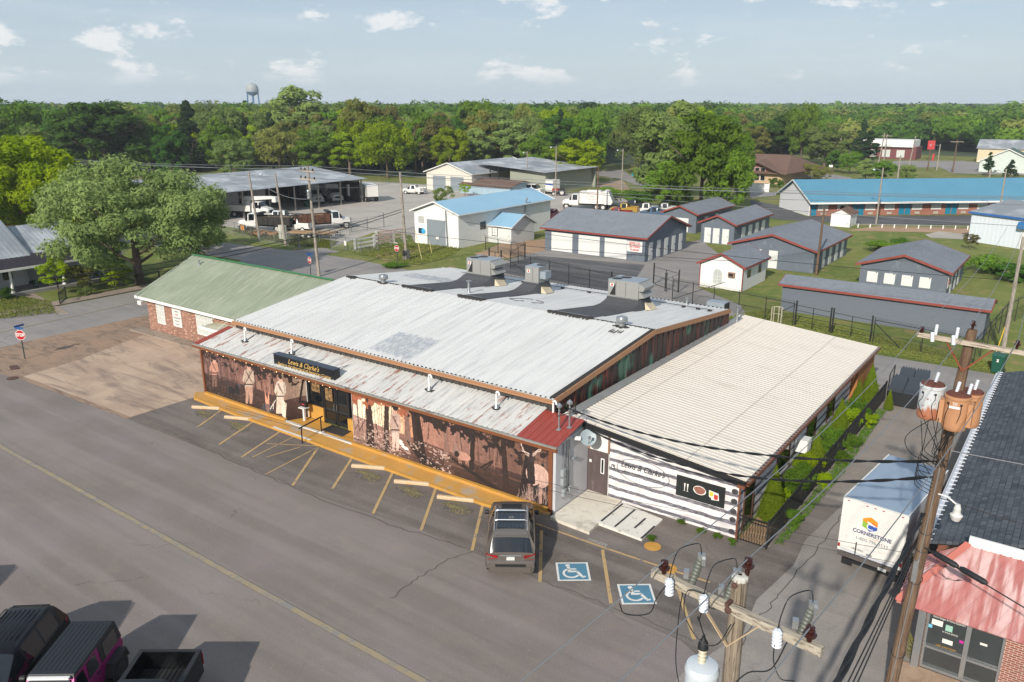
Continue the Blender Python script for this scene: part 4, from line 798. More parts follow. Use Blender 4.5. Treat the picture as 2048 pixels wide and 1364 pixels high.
# ------------------------------------------------------------------ vehicles
def paint(name, col, metal=.6, rough=.25): return M(name, col, rough, metal, var=.03, fine=.01, spec=.5)
M_TYRE = M('tyre_rubber', '#1c1b1b', .85, var=.1); M_RIM = M('alloy_rim', '#8f9296', .35, .7, var=.05); M_RIMW = M('white_steel_rim', '#b5b3ad', .6)
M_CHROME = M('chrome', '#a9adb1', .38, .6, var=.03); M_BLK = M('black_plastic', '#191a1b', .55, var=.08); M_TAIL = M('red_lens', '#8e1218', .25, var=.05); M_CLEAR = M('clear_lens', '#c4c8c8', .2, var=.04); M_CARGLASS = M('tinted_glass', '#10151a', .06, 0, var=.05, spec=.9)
M_PLATE = M('number_plate', '#c5c8c2', .5, var=.05, dirt='#4f6a74', dcov=.55, ds=14)
def loft(stn, kinds, parent, mat, glass=None, mirror_parts=True):
    """stn: (x, half width, sill z, belt z, top half width, top z); kinds[i] for the gap i..i+1: b body, s side glass, w windscreen, q both"""
    glass = glass or M_CARGLASS; rings = []
    for (x, w, zs, zb, wt, zt) in stn:
        half = [(w * .90, zs), (w, zs + .16), (w * 1.005, zb - .22), (w * .985, zb - .04), (w * .95, zb), (wt, zt - .07 if zt - zb > .2 else zt - .02), (wt * .90, zt - .005), (wt * .5, zt + .012)]
        rings.append([(x, y, z) for y, z in half] + [(x, 0, zt + .018)] + [(x, -y, z) for y, z in reversed(half)])
    n = len(rings[0]); vs = [v for r_ in rings for v in r_]; body, side, scr = [], [], []
    for i in range(len(rings) - 1):
        k = kinds[i]
        for j in range(n - 1):
            f = (i * n + j, (i + 1) * n + j, (i + 1) * n + j + 1, i * n + j + 1)
            if j in (4, n - 6) and k in 'sq': side.append(f)
            elif j in (5, 6, 7, 8, 9, 10)[0:0]: pass
            elif 5 <= j <= n - 7 and k in 'wq': scr.append(f)
            else: body.append(f)
        body.append((i * n, i * n + n - 1, (i + 1) * n + n - 1, (i + 1) * n))
    body.append(tuple(range(n))); body.append(tuple(range(len(vs) - 1, len(vs) - 1 - n, -1)))
    def sub(fs):
        used = sorted({i for f in fs for i in f}); mp = {u: k for k, u in enumerate(used)}; b = MB(); b.v = [vs[u] for u in used]; b.f = [tuple(mp[i] for i in f) for f in fs]; return b
    o = build('body', sub(body), mat, parent, 32)
    if side: build('side_window', sub([f for f in side if vs[f[0]][1] > 0]), glass, parent, 32); build('side_window', sub([f for f in side if vs[f[0]][1] < 0]), glass, parent, 32)
    # split screens front / rear
    fr = [f for f in scr if vs[f[0]][0] > 0]; re = [f for f in scr if vs[f[0]][0] <= 0]
    if fr: build('windscreen', sub(fr), glass, parent, 32)
    if re: build('rear_window', sub(re), glass, parent, 32)
    return o
def wheels(parent, xs, hw, r=.37, wd=.24, rim=None, dual=()):
    for x in xs:
        for s in (-1, 1):
            y = s * (hw - wd / 2 + .03); rot = Matrix.Translation((x, y, r)) @ Matrix.Rotation(R(90), 4, 'X')
            mb = MB(); ww = wd * (2 if x in dual else 1); mb.lathe([(r * .6, -ww / 2), (r * .93, -ww / 2), (r, -ww * .36), (r, ww * .36), (r * .93, ww / 2), (r * .6, ww / 2)], (0, 0, 0), 20, rot); t = build('wheel', mb, M_TYRE, parent, 30)
            mb = MB(); mb.lathe([(r * .60, -ww * .52), (r * .55, -ww * .45), (r * .15, -ww * .5), (r * .15, ww * .5), (r * .55, ww * .45), (r * .60, ww * .52)], (0, 0, 0), 16, rot); build('rim', mb, rim or M_RIM, t, 30)
            ar = MB(); ar.lathe([(r * 1.15, -.01), (r * 1.15, .01)], (0, 0, 0), 22, Matrix.Translation((x, s * (hw - .012), r * 1.03)) @ Matrix.Rotation(R(90), 4, 'X'))
            build('wheel_arch', ar, M_BLK, parent)
def bx(parent, name, mat, *boxes, smooth=False):
    mb = MB()
    for b in boxes: mb.box(*b)
    return build(name, mb, mat, parent, smooth)
def make_suv(name, label, col, full=True, group=None, nm='parked_suv', sunroof=True, rails=M_CHROME):
    t = thing(nm, (0, 0, 0), label, 'car', group); pm = paint(name, col)
    st = [(-2.50, .78, .42, .70, .74, .72), (-2.49, .93, .30, .74, .90, .76), (-2.36, .96, .28, .80, .92, .82), (-2.34, .96, .28, 1.02, .86, 1.12), (-2.05, .97, .28, 1.08, .76, 1.62), (-1.95, .975, .28, 1.09, .73, 1.70), (-1.7, .98, .28, 1.09, .72, 1.745),
          (-.80, .98, .28, 1.08, .72, 1.77), (-.70, .98, .28, 1.08, .72, 1.77), (.20, .98, .28, 1.06, .71, 1.75), (.29, .98, .28, 1.06, .71, 1.745), (.55, .98, .28, 1.05, .70, 1.70), (1.35, .97, .28, 1.02, .80, 1.12), (1.45, .97, .28, 1.0, .88, 1.10), (2.05, .94, .28, .90, .84, 1.00), (2.38, .86, .28, .74, .74, .84), (2.50, .70, .34, .62, .60, .66)]
    loft(st, ['b', 'b', 'b', 'w', 'b', 'b', 's', 'b', 's', 'b', 's', 'q', 'b', 'b', 'b', 'b'], t, pm)
    wheels(t, (-1.5, 1.48), .975)
    for s in (-1, 1):
        mb = MB(); mb.extr([(-2.35, s * .90, .84), (-2.35, s * .52, .90), (-2.36, s * .52, 1.0), (-2.34, s * .92, 1.05), (-2.10, s * .965, 1.02), (-2.15, s * .975, .86)], (-.035, 0, 0)); build('tail_light', mb, M_TAIL, t, 30)
        mb = MB(); mb.extr([(2.25, s * .86, .62), (2.42, s * .55, .62), (2.42, s * .55, .74), (2.2, s * .87, .78)], (.03, s * .03, 0)); build('headlight', mb, M_CLEAR, t)
        mb = MB(); mb.lathe([(.02, -.1), (.09, -.08), (.1, 0), (.09, .08), (.02, .1)], (0, 0, 0), 10, Matrix.Translation((.95, s * 1.08, 1.10)) @ Matrix.Rotation(R(90), 4, 'X')); build('mirror', mb, M_BLK, t, 40)
        mb = MB(); mb.tube([(-1.75, s * .66, 1.76), (-1.6, s * .66, 1.81), (.1, s * .65, 1.81), (.3, s * .65, 1.75)], .022, 6); build('roof_rail', mb, rails, t)
        bx(t, 'door_handle', pm, (-.35, s * .985, .93, -.13, s * 1.01, .96), (.62, s * .985, .93, .84, s * 1.01, .96))
    if sunroof:
        for x in (-1.05, -.25): mb = MB(); mb.tube([(x, -.66, 1.80), (x, -.55, 1.84), (x, .55, 1.84), (x, .66, 1.80)], .022, 6); build('roof_bar', mb, rails, t)
        bx(t, 'sunroof', M_BLK, (.05, -.42, 1.745, .42, .42, 1.776)); bx(t, 'roof_dark_panel', M_CARGLASS, (-1.6, -.56, 1.76, -.02, .56, 1.786))  # dark panel between the bars; its tone stands in for sky reflected in the roof
    mb = MB()
    for k in range(7): mb.box(-1.65, -.45 + k * .15 - .006, 1.772, .0, -.45 + k * .15 + .006, 1.789)
    build('roof_groove', mb, M_BLK, t)
    bx(t, 'number_plate', M_PLATE, (-2.405, -.16, .80, -2.375, .16, .96)); bx(t, 'chrome_strip', M_CHROME, (-2.40, -.42, 1.0, -2.372, .42, 1.025)); bx(t, 'bumper_step', M_BLK, (-2.52, -.6, .60, -2.40, .6, .70)); bx(t, 'bumper', pm, (-2.56, -.80, .40, -2.42, .80, .60), smooth=False)
    bx(t, 'rear_spoiler', pm, (-2.03, -.60, 1.66, -1.88, .60, 1.70)); bx(t, 'wiper', M_BLK, (-2.29, -.05, 1.2, -2.26, .4, 1.215))
    bx(t, 'grille', M_CHROME, (2.42, -.42, .5, 2.5, .42, .68))
    return t
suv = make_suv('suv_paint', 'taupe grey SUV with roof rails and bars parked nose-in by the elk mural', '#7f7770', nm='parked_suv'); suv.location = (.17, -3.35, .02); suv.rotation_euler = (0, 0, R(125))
bs = make_suv('black_suv_paint', 'black SUV leftmost of the vehicles parked at the lower left', '#131418', nm='parked_suv', sunroof=False, rails=M_BLK, group='vehicles parked across the street'); bs.location = (-7.85, -19.75, .01); bs.rotation_euler = (0, 0, R(-50))
# boxy off-roader with magenta body and black hardtop
jp = thing('off_road_vehicle', (0, 0, 0), 'magenta four-door off-roader with ribbed black hardtop at the lower left', 'car', 'vehicles parked across the street')
M_MAG = paint('magenta_paint', '#8a1260', .2, .35); M_HT = M('hardtop_black', '#14171b', .5, var=.08)
mb = MB(); mb.prism([(-2.05, -.78), (1.1, -.78), (1.15, -.72), (2.05, -.62), (2.05, .62), (1.15, .72), (1.1, .78), (-2.05, .78)], .55, 1.14); build('body', mb, M_MAG, jp)
def frust(mb, x0, x1, hw, z0, X0, X1, HW, z1): return mb.add([(x0, -hw, z0), (x1, -hw, z0), (x1, hw, z0), (x0, hw, z0), (X0, -HW, z1), (X1, -HW, z1), (X1, HW, z1), (X0, HW, z1)], [(0, 3, 2, 1), (4, 5, 6, 7), (0, 1, 5, 4), (1, 2, 6, 5), (2, 3, 7, 6), (3, 0, 4, 7)])
mb = MB(); frust(mb, -2.05, 1.0, .77, 1.14, -1.95, .62, .68, 1.80); build('cabin', mb, M_MAG, jp)
mb = MB(); frust(mb, -2.07, -.75, .785, 1.2, -1.97, -.75, .695, 1.8); frust(mb, -2.0, .66, .70, 1.78, -1.94, .58, .66, 1.86)
for k in range(9): mb.box(-1.8, -.56 + k * .14 - .012, 1.855, .45, -.56 + k * .14 + .012, 1.868)
build('hardtop', mb, M_HT, jp, 30)
for s in (-1, 1):
    for x0, x1, h0 in ((-1.85, -.95, .79), (-.62, .02, .775), (.10, .78, .775)):
        xx = x1 - (.22 if x0 > 0 else .06); mb = MB(); mb.extr([(x0 + .05, s * (h0 + .012), 1.22), (x1, s * (h0 + .008), 1.22), (xx, s * (h0 - .07), 1.70), (x0 + .08, s * (h0 - .07), 1.70)], (0, -s * .03, 0)); build('side_window', mb, M_CARGLASS, jp)
    mb = MB()
    for cx in (-1.35, 1.45): mb.extr([(cx - .6, s * .78, .62), (cx - .42, s * .78, 1.0), (cx + .42, s * .78, 1.0), (cx + .6, s * .78, .62), (cx + .52, s * .78, .62), (cx + .36, s * .78, .9), (cx - .36, s * .78, .9), (cx - .52, s * .78, .62)], (0, s * .26, 0))
    build('fender_flare', mb, M_BLK, jp); bx(jp, 'mirror', M_BLK, (.72, s * .86, 1.2, .84, s * 1.08, 1.42)); bx(jp, 'door_handle', M_BLK, (-.55, s * .785, 1.05, -.38, s * .81, 1.09), (.15, s * .785, 1.05, .32, s * .81, 1.09)); bx(jp, 'side_step', M_BLK, (-.8, s * .80, .45, .9, s * .98, .52)); bx(jp, 'tail_light', M_TAIL, (-2.1, s * .66, .85, -2.05, s * .78, 1.05))
    mb = MB(); mb.lathe([(.12, 0), (.12, .05)], (0, 0, 0), 14, Matrix.Translation((2.05, s * .42, .9)) @ Matrix.Rotation(R(90), 4, 'Y')); build('headlight', mb, M_CLEAR, jp)
mb = MB(); mb.extr([(1.02, -.66, 1.2), (1.02, .66, 1.2), (.70, .60, 1.74), (.70, -.60, 1.74)], (.02, 0, .01)); build('windscreen', mb, M_CARGLASS, jp)
bx(jp, 'light_bar', M_WHITE, (.68, -.6, 1.80, .78, .6, 1.86)); bx(jp, 'front_bumper', M_BLK, (2.15, -.75, .5, 2.35, .75, .7)); bx(jp, 'rear_bumper', M_BLK, (-2.25, -.75, .5, -2.06, .75, .66)); bx(jp, 'hood', M_MAG, (1.05, -.60, 1.143, 2.0, .60, 1.18))
wheels(jp, (-1.35, 1.45), 1.0, .46, .30, M_BLK)
mb = MB(); mb.lathe([(.2, -.14), (.43, -.14), (.46, -.09), (.46, .09), (.43, .14), (.2, .14)], (0, 0, 0), 20, Matrix.Translation((-2.26, .0, 1.05)) @ Matrix.Rotation(R(90), 4, 'Y')); build('spare_wheel', mb, M_TYRE, jp, 30)
jp.location = (-5.2, -19.1, .01); jp.rotation_euler = (0, 0, R(-53))
# pickup trucks
def make_pickup(nm, label, col, crew=True, group=None, rim=None, bed='open', metal=.4):
    t = thing(nm, (0, 0, 0), label, 'pickup truck', group); pm = paint('paint_' + col.strip('#'), col, metal); L0 = -2.85; cb = -1.0
    x1 = cb + (1.9 if crew else 1.2)
    st = [(cb, .96, .38, 1.12, .74, 1.62), (cb + .08, .97, .38, 1.13, .74, 1.84), (cb + .15, .97, .38, 1.13, .74, 1.86)]
    ks = ['w', 'b']
    if crew: st += [(cb + .85, .97, .38, 1.12, .74, 1.87), (cb + .95, .97, .38, 1.12, .74, 1.87)]; ks += ['s', 'b']
    st += [(x1 - .3, .97, .38, 1.12, .73, 1.85), (x1, .97, .38, 1.12, .72, 1.80), (x1 + .62, .97, .38, 1.12, .82, 1.24), (x1 + .7, .97, .38, 1.12, .88, 1.22), (x1 + 1.5, .95, .38, 1.08, .86, 1.14), (x1 + 1.72, .92, .4, .95, .82, 1.0), (x1 + 1.78, .86, .45, .8, .78, .84)]
    ks += ['s', 'b', 'q', 'b', 'b', 'b', 'b']; loft(st, ks, t, pm)
    if bed == 'open':
        mb = MB(); mb.box(L0, -.97, .55, cb - .04, -.86, 1.36); mb.box(L0, .86, .55, cb - .04, .97, 1.36); mb.box(cb - .12, -.859, .55, cb - .04, .859, 1.36); mb.box(L0, -.859, .55, L0 + .08, .859, 1.36)
        build('bed_side', mb, pm, t); mb = MB(); mb.box(L0 + .09, -.855, .60, cb - .13, .855, .72)
        for k in range(11): mb.box(L0 + .1, -.8 + k * .155, .721, cb - .14, -.74 + k * .155, .745)
        build('bed_floor', mb, M_BLK, t); mb = MB(); mb.box(L0 - .01, -.975, 1.361, cb - .04, -.84, 1.39); mb.box(L0 - .01, .84, 1.361, cb - .04, .975, 1.39); mb.box(L0 - .01, -.839, 1.361, L0 + .1, .839, 1.39); build('bed_rail', mb, M_BLK, t)
    elif bed == 'service': 
        bx(t, 'service_box', pm, (L0, -1.02, .6, cb - .1, -.62, 1.45), (L0, .62, .6, cb - .1, 1.02, 1.45)); bx(t, 'bed_floor', M_BLK, (L0, -.61, .7, cb - .1, .61, .8)); bx(t, 'box_door', M_GALV, (L0 + .1, 1.02, .75, L0 + .7, 1.035, 1.35), (L0 + .1, -1.035, .75, L0 + .7, -1.02, 1.35))
    bx(t, 'tailgate', pm, (L0 - .03, -.8, .65, L0 - .003, .8, 1.3)); bx(t, 'rear_bumper', M_CHROME, (L0 - .22, -.9, .48, L0 - .04, .9, .64)); bx(t, 'front_bumper', M_CHROME, (x1 + 1.76, -.92, .45, x1 + 1.92, .92, .66)); bx(t, 'grille', M_BLK, (x1 + 1.74, -.55, .68, x1 + 1.8, .55, .92))
    for s in (-1, 1):
        bx(t, 'tail_light', M_TAIL, (L0 - .035, s * .84, .85, L0 + .02, s * .985, 1.25)); bx(t, 'headlight', M_CLEAR, (x1 + 1.7, s * .6, .72, x1 + 1.79, s * .9, .92)); bx(t, 'mirror', M_BLK, (x1 + .25, s * .99, 1.15, x1 + .4, s * 1.2, 1.38))
    wheels(t, (L0 + 1.05, x1 + .95), .965, .39, .26, rim)
    return t
pk = make_pickup('pickup_truck', 'black pickup truck with open ribbed bed, rightmost of the vehicles at the lower left', '#101214', group='vehicles parked across the street'); pk.location = (-1.95, -18.85, .01); pk.rotation_euler = (0, 0, R(-54))
c4 = dup(bs, (-14.0, -21.2, .01), R(-50), 'dark SUV beyond the left edge of the picture throwing its shadow on the street')
# box truck behind the alley
bt = thing('box_truck', (0, 0, 0), 'white box truck with orange, green and blue company mark parked in the alley', 'truck')
M_BOXW = M('truck_white', '#cfcdc7', .45, var=.05, dirt='#b0aaa0', dcov=.60, ds=1.4, st=(1, 1, .35)); M_BOXS = M('truck_side', '#b9bcc0', .5, var=.03); M_BOXT = M('truck_roof_panel', '#8595a5', .35, .1, var=.07, vs=.8)
mb = MB(); mb.box(-2.6, -1.2, .95, 2.6, -1.17, 3.2); mb.box(-2.6, 1.17, .95, 2.6, 1.2, 3.2); mb.box(2.57, -1.168, .95, 2.6, 1.168, 3.2); mb.box(-2.6, -1.168, .95, 2.56, 1.168, 1.05); build('cargo_box', mb, M_BOXS, bt)
mb = MB(); mb.box(-2.6, -1.2, 3.203, 2.6, 1.2, 3.25); build('cargo_roof', mb, M_BOXT, bt)
mb = MB(); mb.box(-2.62, -1.21, .95, -2.603, -1.08, 3.24); mb.box(-2.62, 1.08, .95, -2.603, 1.21, 3.24); mb.box(-2.62, -1.079, 3.08, -2.603, 1.079, 3.24); mb.box(-2.62, -1.21, 3.251, 2.62, -1.16, 3.27); mb.box(-2.62, 1.16, 3.251, 2.62, 1.21, 3.27); mb.box(-2.62, -1.159, 3.251, -2.57, 1.159, 3.27); build('corner_frame', mb, M_BOXW, bt)
mb = MB(); mb.box(-2.59, -1.16, 1.06, -2.57, 1.16, 3.19)
for k in range(4): mb.box(-2.594, -1.16, 1.5 + k * .42, -2.5905, 1.16, 1.507 + k * .42)
rd = build('rear_door', mb, M_BOXW, bt)
nx, rr_, uu_ = -2.597, (0, -1, 0), (0, 0, 1)
M_NAVY = M('print_navy', '#27305c', .5); M_ORG = M('print_orange', '#e08a1e', .5); M_GRN = M('print_green', '#7da63a', .5); M_BLU = M('print_blue', '#2e4f9c', .5); M_REDO = M('print_vermilion', '#cf5a28', .5); M_WHT = M('print_paper_white', '#d9d9d6', .5)
def logo(parent, o, r, u, s):
    o, r, u = Vector(o), Vector(r), Vector(u); n = Vector(r).cross(Vector(u))
    def q(x, y, d): return tuple(o + r * (x * s) + u * (y * s) + n * d)
    for nm, mt, pts, d in (('logo_orange', M_ORG, [(-.45, .28), (0, .5), (.45, .28), (.45, .05), (.1, .1), (-.2, .18), (-.1, .0), (-.45, .12)], .001), ('logo_green', M_GRN, [(-.45, .12), (-.12, 0), (-.15, -.2), (-.05, -.42), (-.45, -.26)], .0012), ('logo_vermilion', M_REDO, [(.0, .22), (.45, .05), (.45, -.05), (.12, .06)], .0035),
                       ('logo_blue', M_BLU, [(-.08, -.05), (.45, -.08), (.45, -.28), (.0, -.5), (-.12, -.35)], .0014)):
        mb = MB(); mb.extr([q(x, y, d) for x, y in pts], tuple(n * .002)); build(nm, mb, mt, parent)
    mb = MB(); mb.tube([q(.06 + .22 * math.cos(t), -.16 + .2 * math.sin(t), .006) for t in [k * math.pi / 10 + .4 for k in range(17)]], .03 * s, 4); build('logo_ring', mb, M_WHT, parent)
logo(rd, (nx, .12, 2.42), rr_, uu_, .62)
text('door_lettering', 'CORNERSTONE', .22, M_NAVY, rd, (nx, 0, 1.98), rr_, uu_, 0, ext=.001, bold=.006, sx=.92); text('door_lettering', 'HEALTH SYSTEMS', .06, M_ORG, rd, (nx, -.1, 1.83), rr_, uu_, 0, ext=.001)
text('door_lettering', '1-800-796-3533', .20, M('print_grey', '#63656b', .5), rd, (nx, -.02, 1.69), rr_, uu_, 0, ext=.001, sx=.95); text('door_lettering', 'FBT18002', .11, M_BLK, rd, (nx, .45, 1.18), rr_, uu_, 0, ext=.001)
bx(bt, 'bumper', M('worn_steel', '#5b5550', .7, .2, var=.2), (-2.75, -1.15, .80, -2.62, 1.15, .94)); bx(bt, 'chassis', M_BLK, (-2.5, -.55, .6, 3.9, .55, .93), (-2.55, -1.0, .5, -2.3, 1.0, .62))
for s in (-1, 1): bx(bt, 'tail_light', M_TAIL, (-2.64, s * 1.12, 1.1, -2.621, s * 1.2, 1.25)); bx(bt, 'mud_flap', M_BLK, (-2.2, s * .7, .15, -2.18, s * 1.12, .8))
bx(bt, 'door_latch', M_GALV, (-2.64, -.1, 1.1, -2.6, .1, 1.17)); bx(bt, 'lift_strap', M_BLK, (-2.63, .5, .95, -2.60, .54, 1.5))
for y in (-.3, 0, .3, -1.0, 1.0): bx(bt, 'marker_light', M_TAIL, (-2.625, y - .04, 3.13, -2.604, y + .04, 3.17))
bx(bt, 'number_plate', M_PLATE, (-2.77, -.72, .74, -2.755, -.42, .86))
st = [(2.75, 1.0, .6, 1.5, .85, 2.3), (2.85, 1.02, .6, 1.5, .86, 2.4), (3.6, 1.02, .6, 1.5, .84, 2.38), (3.75, 1.02, .6, 1.48, .82, 2.3), (4.3, 1.0, .6, 1.42, .9, 1.55), (4.8, .95, .55, 1.2, .85, 1.3), (4.9, .85, .55, 1.0, .8, 1.1)]
loft(st, ['b', 's', 'b', 'q', 'b', 'b'], bt, M_BOXW); wheels(bt, (-1.5, 3.9), 1.15, .42, .28, M_RIMW)
bt.location = (13.2, 5.35, .01); bt.rotation_euler = (0, 0, R(84))
# generic work trucks for the yard
def make_truck(nm, label, kind, cabcol='#cfcdc8', cat='truck', bodymat=None, group=None):
    t = thing(nm, (0, 0, 0), label, cat, group); pm = paint('cab_' + cabcol.strip('#'), cabcol, 0, .4)
    st = [(1.2, 1.12, .7, 1.65, .95, 2.5), (1.3, 1.14, .7, 1.65, .96, 2.62), (1.4, 1.14, .7, 1.65, .96, 2.64), (2.3, 1.14, .7, 1.62, .94, 2.62), (2.45, 1.14, .7, 1.6, .93, 2.55), (2.85, 1.12, .7, 1.6, 1.0, 1.85), (2.95, 1.08, .7, 1.55, .9, 1.78), (3.9, .98, .7, 1.4, .82, 1.58), (4.1, .9, .75, 1.2, .78, 1.35)]
    loft(st, ['b', 'b', 's', 'b', 'q', 'b', 'b', 'b'], t, pm)
    bx(t, 'chassis', M_BLK, (-4.2, -.5, .75, 3.8, .5, 1.0)); bx(t, 'bumper', M_CHROME, (4.08, -1.1, .55, 4.25, 1.1, .85)); bx(t, 'grille', M_BLK, (4.06, -.5, .9, 4.12, .5, 1.3))
    for s in (-1, 1): bx(t, 'headlight', M_CLEAR, (3.98, s * .65, .95, 4.1, s * .88, 1.15)); bx(t, 'mirror', M_BLK, (2.55, s * 1.2, 1.7, 2.65, s * 1.42, 2.15)); bx(t, 'fender', pm, (2.9, s * .98, 1.0, 3.95, s * 1.16, 1.22))
    wheels(t, (-3.2, -2.1, 3.35), 1.14, .5, .3, M_RIMW)
    if kind == 'dump':
        mb = MB(); m_ = bodymat; mb.box(-4.2, -1.2, 1.05, 1.0, 1.2, 1.15)
        for s in (-1, 1):
            mb.box(-4.2, s * 1.2, 1.151, 1.0, s * 1.12, 2.25)
            for k in range(7): mb.box(-4.15 + k * .83, s * 1.2, 1.2, -4.05 + k * .83, s * 1.27, 2.2)
        mb.box(.92, -1.119, 1.151, 1.0, 1.119, 2.5); mb.box(-4.2, -1.119, 1.151, -4.12, 1.119, 2.1); build('dump_body', mb, m_, t); bx(t, 'tarp_roll', M_BLK, (.6, -1.15, 2.5, 1.15, 1.15, 2.75))
        mb = MB(); rr2 = random.Random(len(label)); n = 9; vs = [(-4.0 + 4.8 * i / n, -1.1 + 2.2 * j / 4, 1.9 + rr2.uniform(-.15, .3)) for j in range(5) for i in range(n + 1)]; mb.add(vs, [(j * (n + 1) + i, j * (n + 1) + i + 1, (j + 1) * (n + 1) + i + 1, (j + 1) * (n + 1) + i) for j in range(4) for i in range(n)]); build('load', mb, M('rubble_load', '#6a5a48', .9, var=.4, vs=2), t)
    elif kind == 'garbage':
        mb = MB(); mb.prism([(-3.4, -1.22), (1.0, -1.22), (1.0, 1.22), (-3.4, 1.22)], 1.1, 3.15)
        mb.extr([(-3.42, -1.22, 1.0), (-4.6, -1.22, 1.0), (-4.9, -1.22, 1.5), (-4.1, -1.22, 3.3), (-3.42, -1.22, 3.45)], (0, 2.44, 0)); o = build('refuse_body', mb, M_BOXW, t)
        mb = MB()
        for s in (-1, 1):
            for x in (-3.1, -2.2, -.6, .7): mb.box(x, s * 1.22, 1.15, x + .09, s * 1.28, 3.1)
            mb.box(-3.4, s * 1.22, 3.0, 1.0, s * 1.28, 3.1)
        mb.box(-2.6, -.7, 3.151, -.2, .7, 3.35); build('body_frame', mb, M_BOXW, t)
        text('side_lettering', 'KEEP LEWIS CO', .3, M_REDO, o, (-1.2, 1.224, 2.75), (-1, 0, 0), (0, 0, 1), ext=.002, sx=.8); text('side_lettering', 'CLEAN', .3, M_BLK, o, (-1.2, 1.224, 2.3), (-1, 0, 0), (0, 0, 1), .3, ext=.002); text('side_lettering', 'SOLID WASTE', .3, M_REDO, o, (-1.2, 1.224, 1.8), (-1, 0, 0), (0, 0, 1), ext=.002, sx=.8)
    elif kind == 'box':
        bx(t, 'cargo_body', M_BOXW, (-4.3, -1.2, 1.05, 1.0, 1.2, 3.2)); bx(t, 'corner_trim', M_GALV, (-4.32, -1.22, 1.05, -4.25, -1.1, 3.22), (-4.32, 1.1, 1.05, -4.25, 1.22, 3.22), (-4.3, -1.22, 3.2, 1.0, -1.12, 3.26), (-4.3, 1.12, 3.2, 1.0, 1.22, 3.26))
    elif kind == 'boom':
        bx(t, 'utility_body', pm, (-4.0, -1.15, 1.05, .9, -.6, 2.0), (-4.0, .6, 1.05, .9, 1.15, 2.0)); bx(t, 'deck', M_GALV, (-4.0, -.59, 1.05, .9, .59, 1.15)); bx(t, 'turntable', pm, (-.9, -.45, 1.16, .1, .45, 2.7))
        mb = MB(); mb.extr([(-1.0, -.3, 2.75), (.2, -.3, 2.75), (4.4, -.25, 3.1), (4.7, -.25, 3.4), (4.3, -.25, 3.55), (-.9, -.3, 3.35)], (0, .55, 0)); build('boom', mb, pm, t); bx(t, 'bucket', pm, (4.6, -.4, 2.6, 5.3, .4, 3.5))
    return t
# ------------------------------------------------------------------ other buildings
def shingle(name, c1, c2, c3, ax='x', row=.16, wid=.3):
    m, nt, out = newmat(name); p = nt.obj(); X, Y, Z = nt.xyz(p)[:3]
    A, B = (X, Y) if ax == 'x' else (Y, X)
    v = nt.node('ShaderNodeCombineXYZ', {0: A, 1: B, 2: 0.0}).outputs[0]
    br = nt.node('ShaderNodeTexBrick', {'Vector': v, 'Color1': (*S(c1), 1), 'Color2': (*S(c2), 1), 'Mortar': (*S(c3), 1), 'Scale': 1.0, 'Mortar Size': .012, 'Bias': -.1, 'Brick Width': wid, 'Row Height': row}, offset=.5)
    c = nt.mix(nt.math('MULTIPLY', nt.smap(nt.noise(p, .5, 5, .7), .4, .7), .5), br.outputs['Color'], S(c2)); g = nt.noise(p, 14, 2)
    c = nt.node('ShaderNodeVectorMath', {0: c, 'Scale': nt.math('ADD', .75, nt.math('MULTIPLY', g, .5))}, operation='SCALE').outputs[0]
    bsdf(nt, out, c, .9, 0, None, .2); return m
SH_X = shingle('grey_shingle_x', '#72777e', '#7e8389', '#565a5f'); SH_Y = shingle('grey_shingle_y', '#72777e', '#7e8389', '#565a5f', 'y'); SH_BR = shingle('brown_shingle', '#6a5348', '#745c50', '#453630'); SH_NEAR = shingle('charcoal_shingle', '#3f444a', '#575c62', '#282b2f', 'y', .2, .34); SH_BLK = shingle('black_shingle', '#2f2c33', '#38353b', '#1e1c20', 'y')
def brick(name, c1, c2, mort, ax='x', s=1.0):
    m, nt, out = newmat(name); p = nt.obj(); X, Y, Z = nt.xyz(p)[:3]; v = nt.node('ShaderNodeCombineXYZ', {0: X if ax == 'x' else Y, 1: Z, 2: 0.0}).outputs[0]
    br = nt.node('ShaderNodeTexBrick', {'Vector': v, 'Color1': (*S(c1), 1), 'Color2': (*S(c2), 1), 'Mortar': (*S(mort), 1), 'Scale': 1.0, 'Mortar Size': .012, 'Bias': -.25, 'Brick Width': .22 * s, 'Row Height': .078 * s}, offset=.5)
    pale = nt.smap(nt.noise(nt.scale(v, (1, 3, 1)), 2.6, 2, .9), .57, .60); c = nt.mix(nt.math('MULTIPLY', pale, .0 if s < 1 else .75), br.outputs['Color'], S('#c9a78e'))
    c = nt.mix(nt.math('MULTIPLY', nt.smap(nt.noise(p, .6, 4), .45, .7), .25), c, S('#4e3229')); bsdf(nt, out, c, .9); return m
BR_X = brick('used_brick_front', '#8b5a48', '#674033', '#9a8779', 'x', 1.35); BR_Y = brick('used_brick_side', '#9c5f48', '#834a38', '#a08a7c', 'y'); BR_R = brick('red_brick', '#854536', '#6b382b', '#b09f93', 'x', .99); BR_M = brick('motel_brick', '#93523f', '#84452f', '#94796c', 'x', .99)
GREYW = M('slate_grey_block', '#5b636d', .8, var=.07, vs=.6, dirt='#70767c', dcov=.56, ds=1.6, st=(1, 1, .5)); REDT = M('red_roof_trim', '#803a30', .6, var=.1); ROLL = M('white_rollup_door', '#c9cac6', .6, var=.05, dirt='#a5a5a0', dcov=.66); ROLLG = M('grey_rollup_door', '#7d858a', .5, var=.05, st=(1, 1, 6))
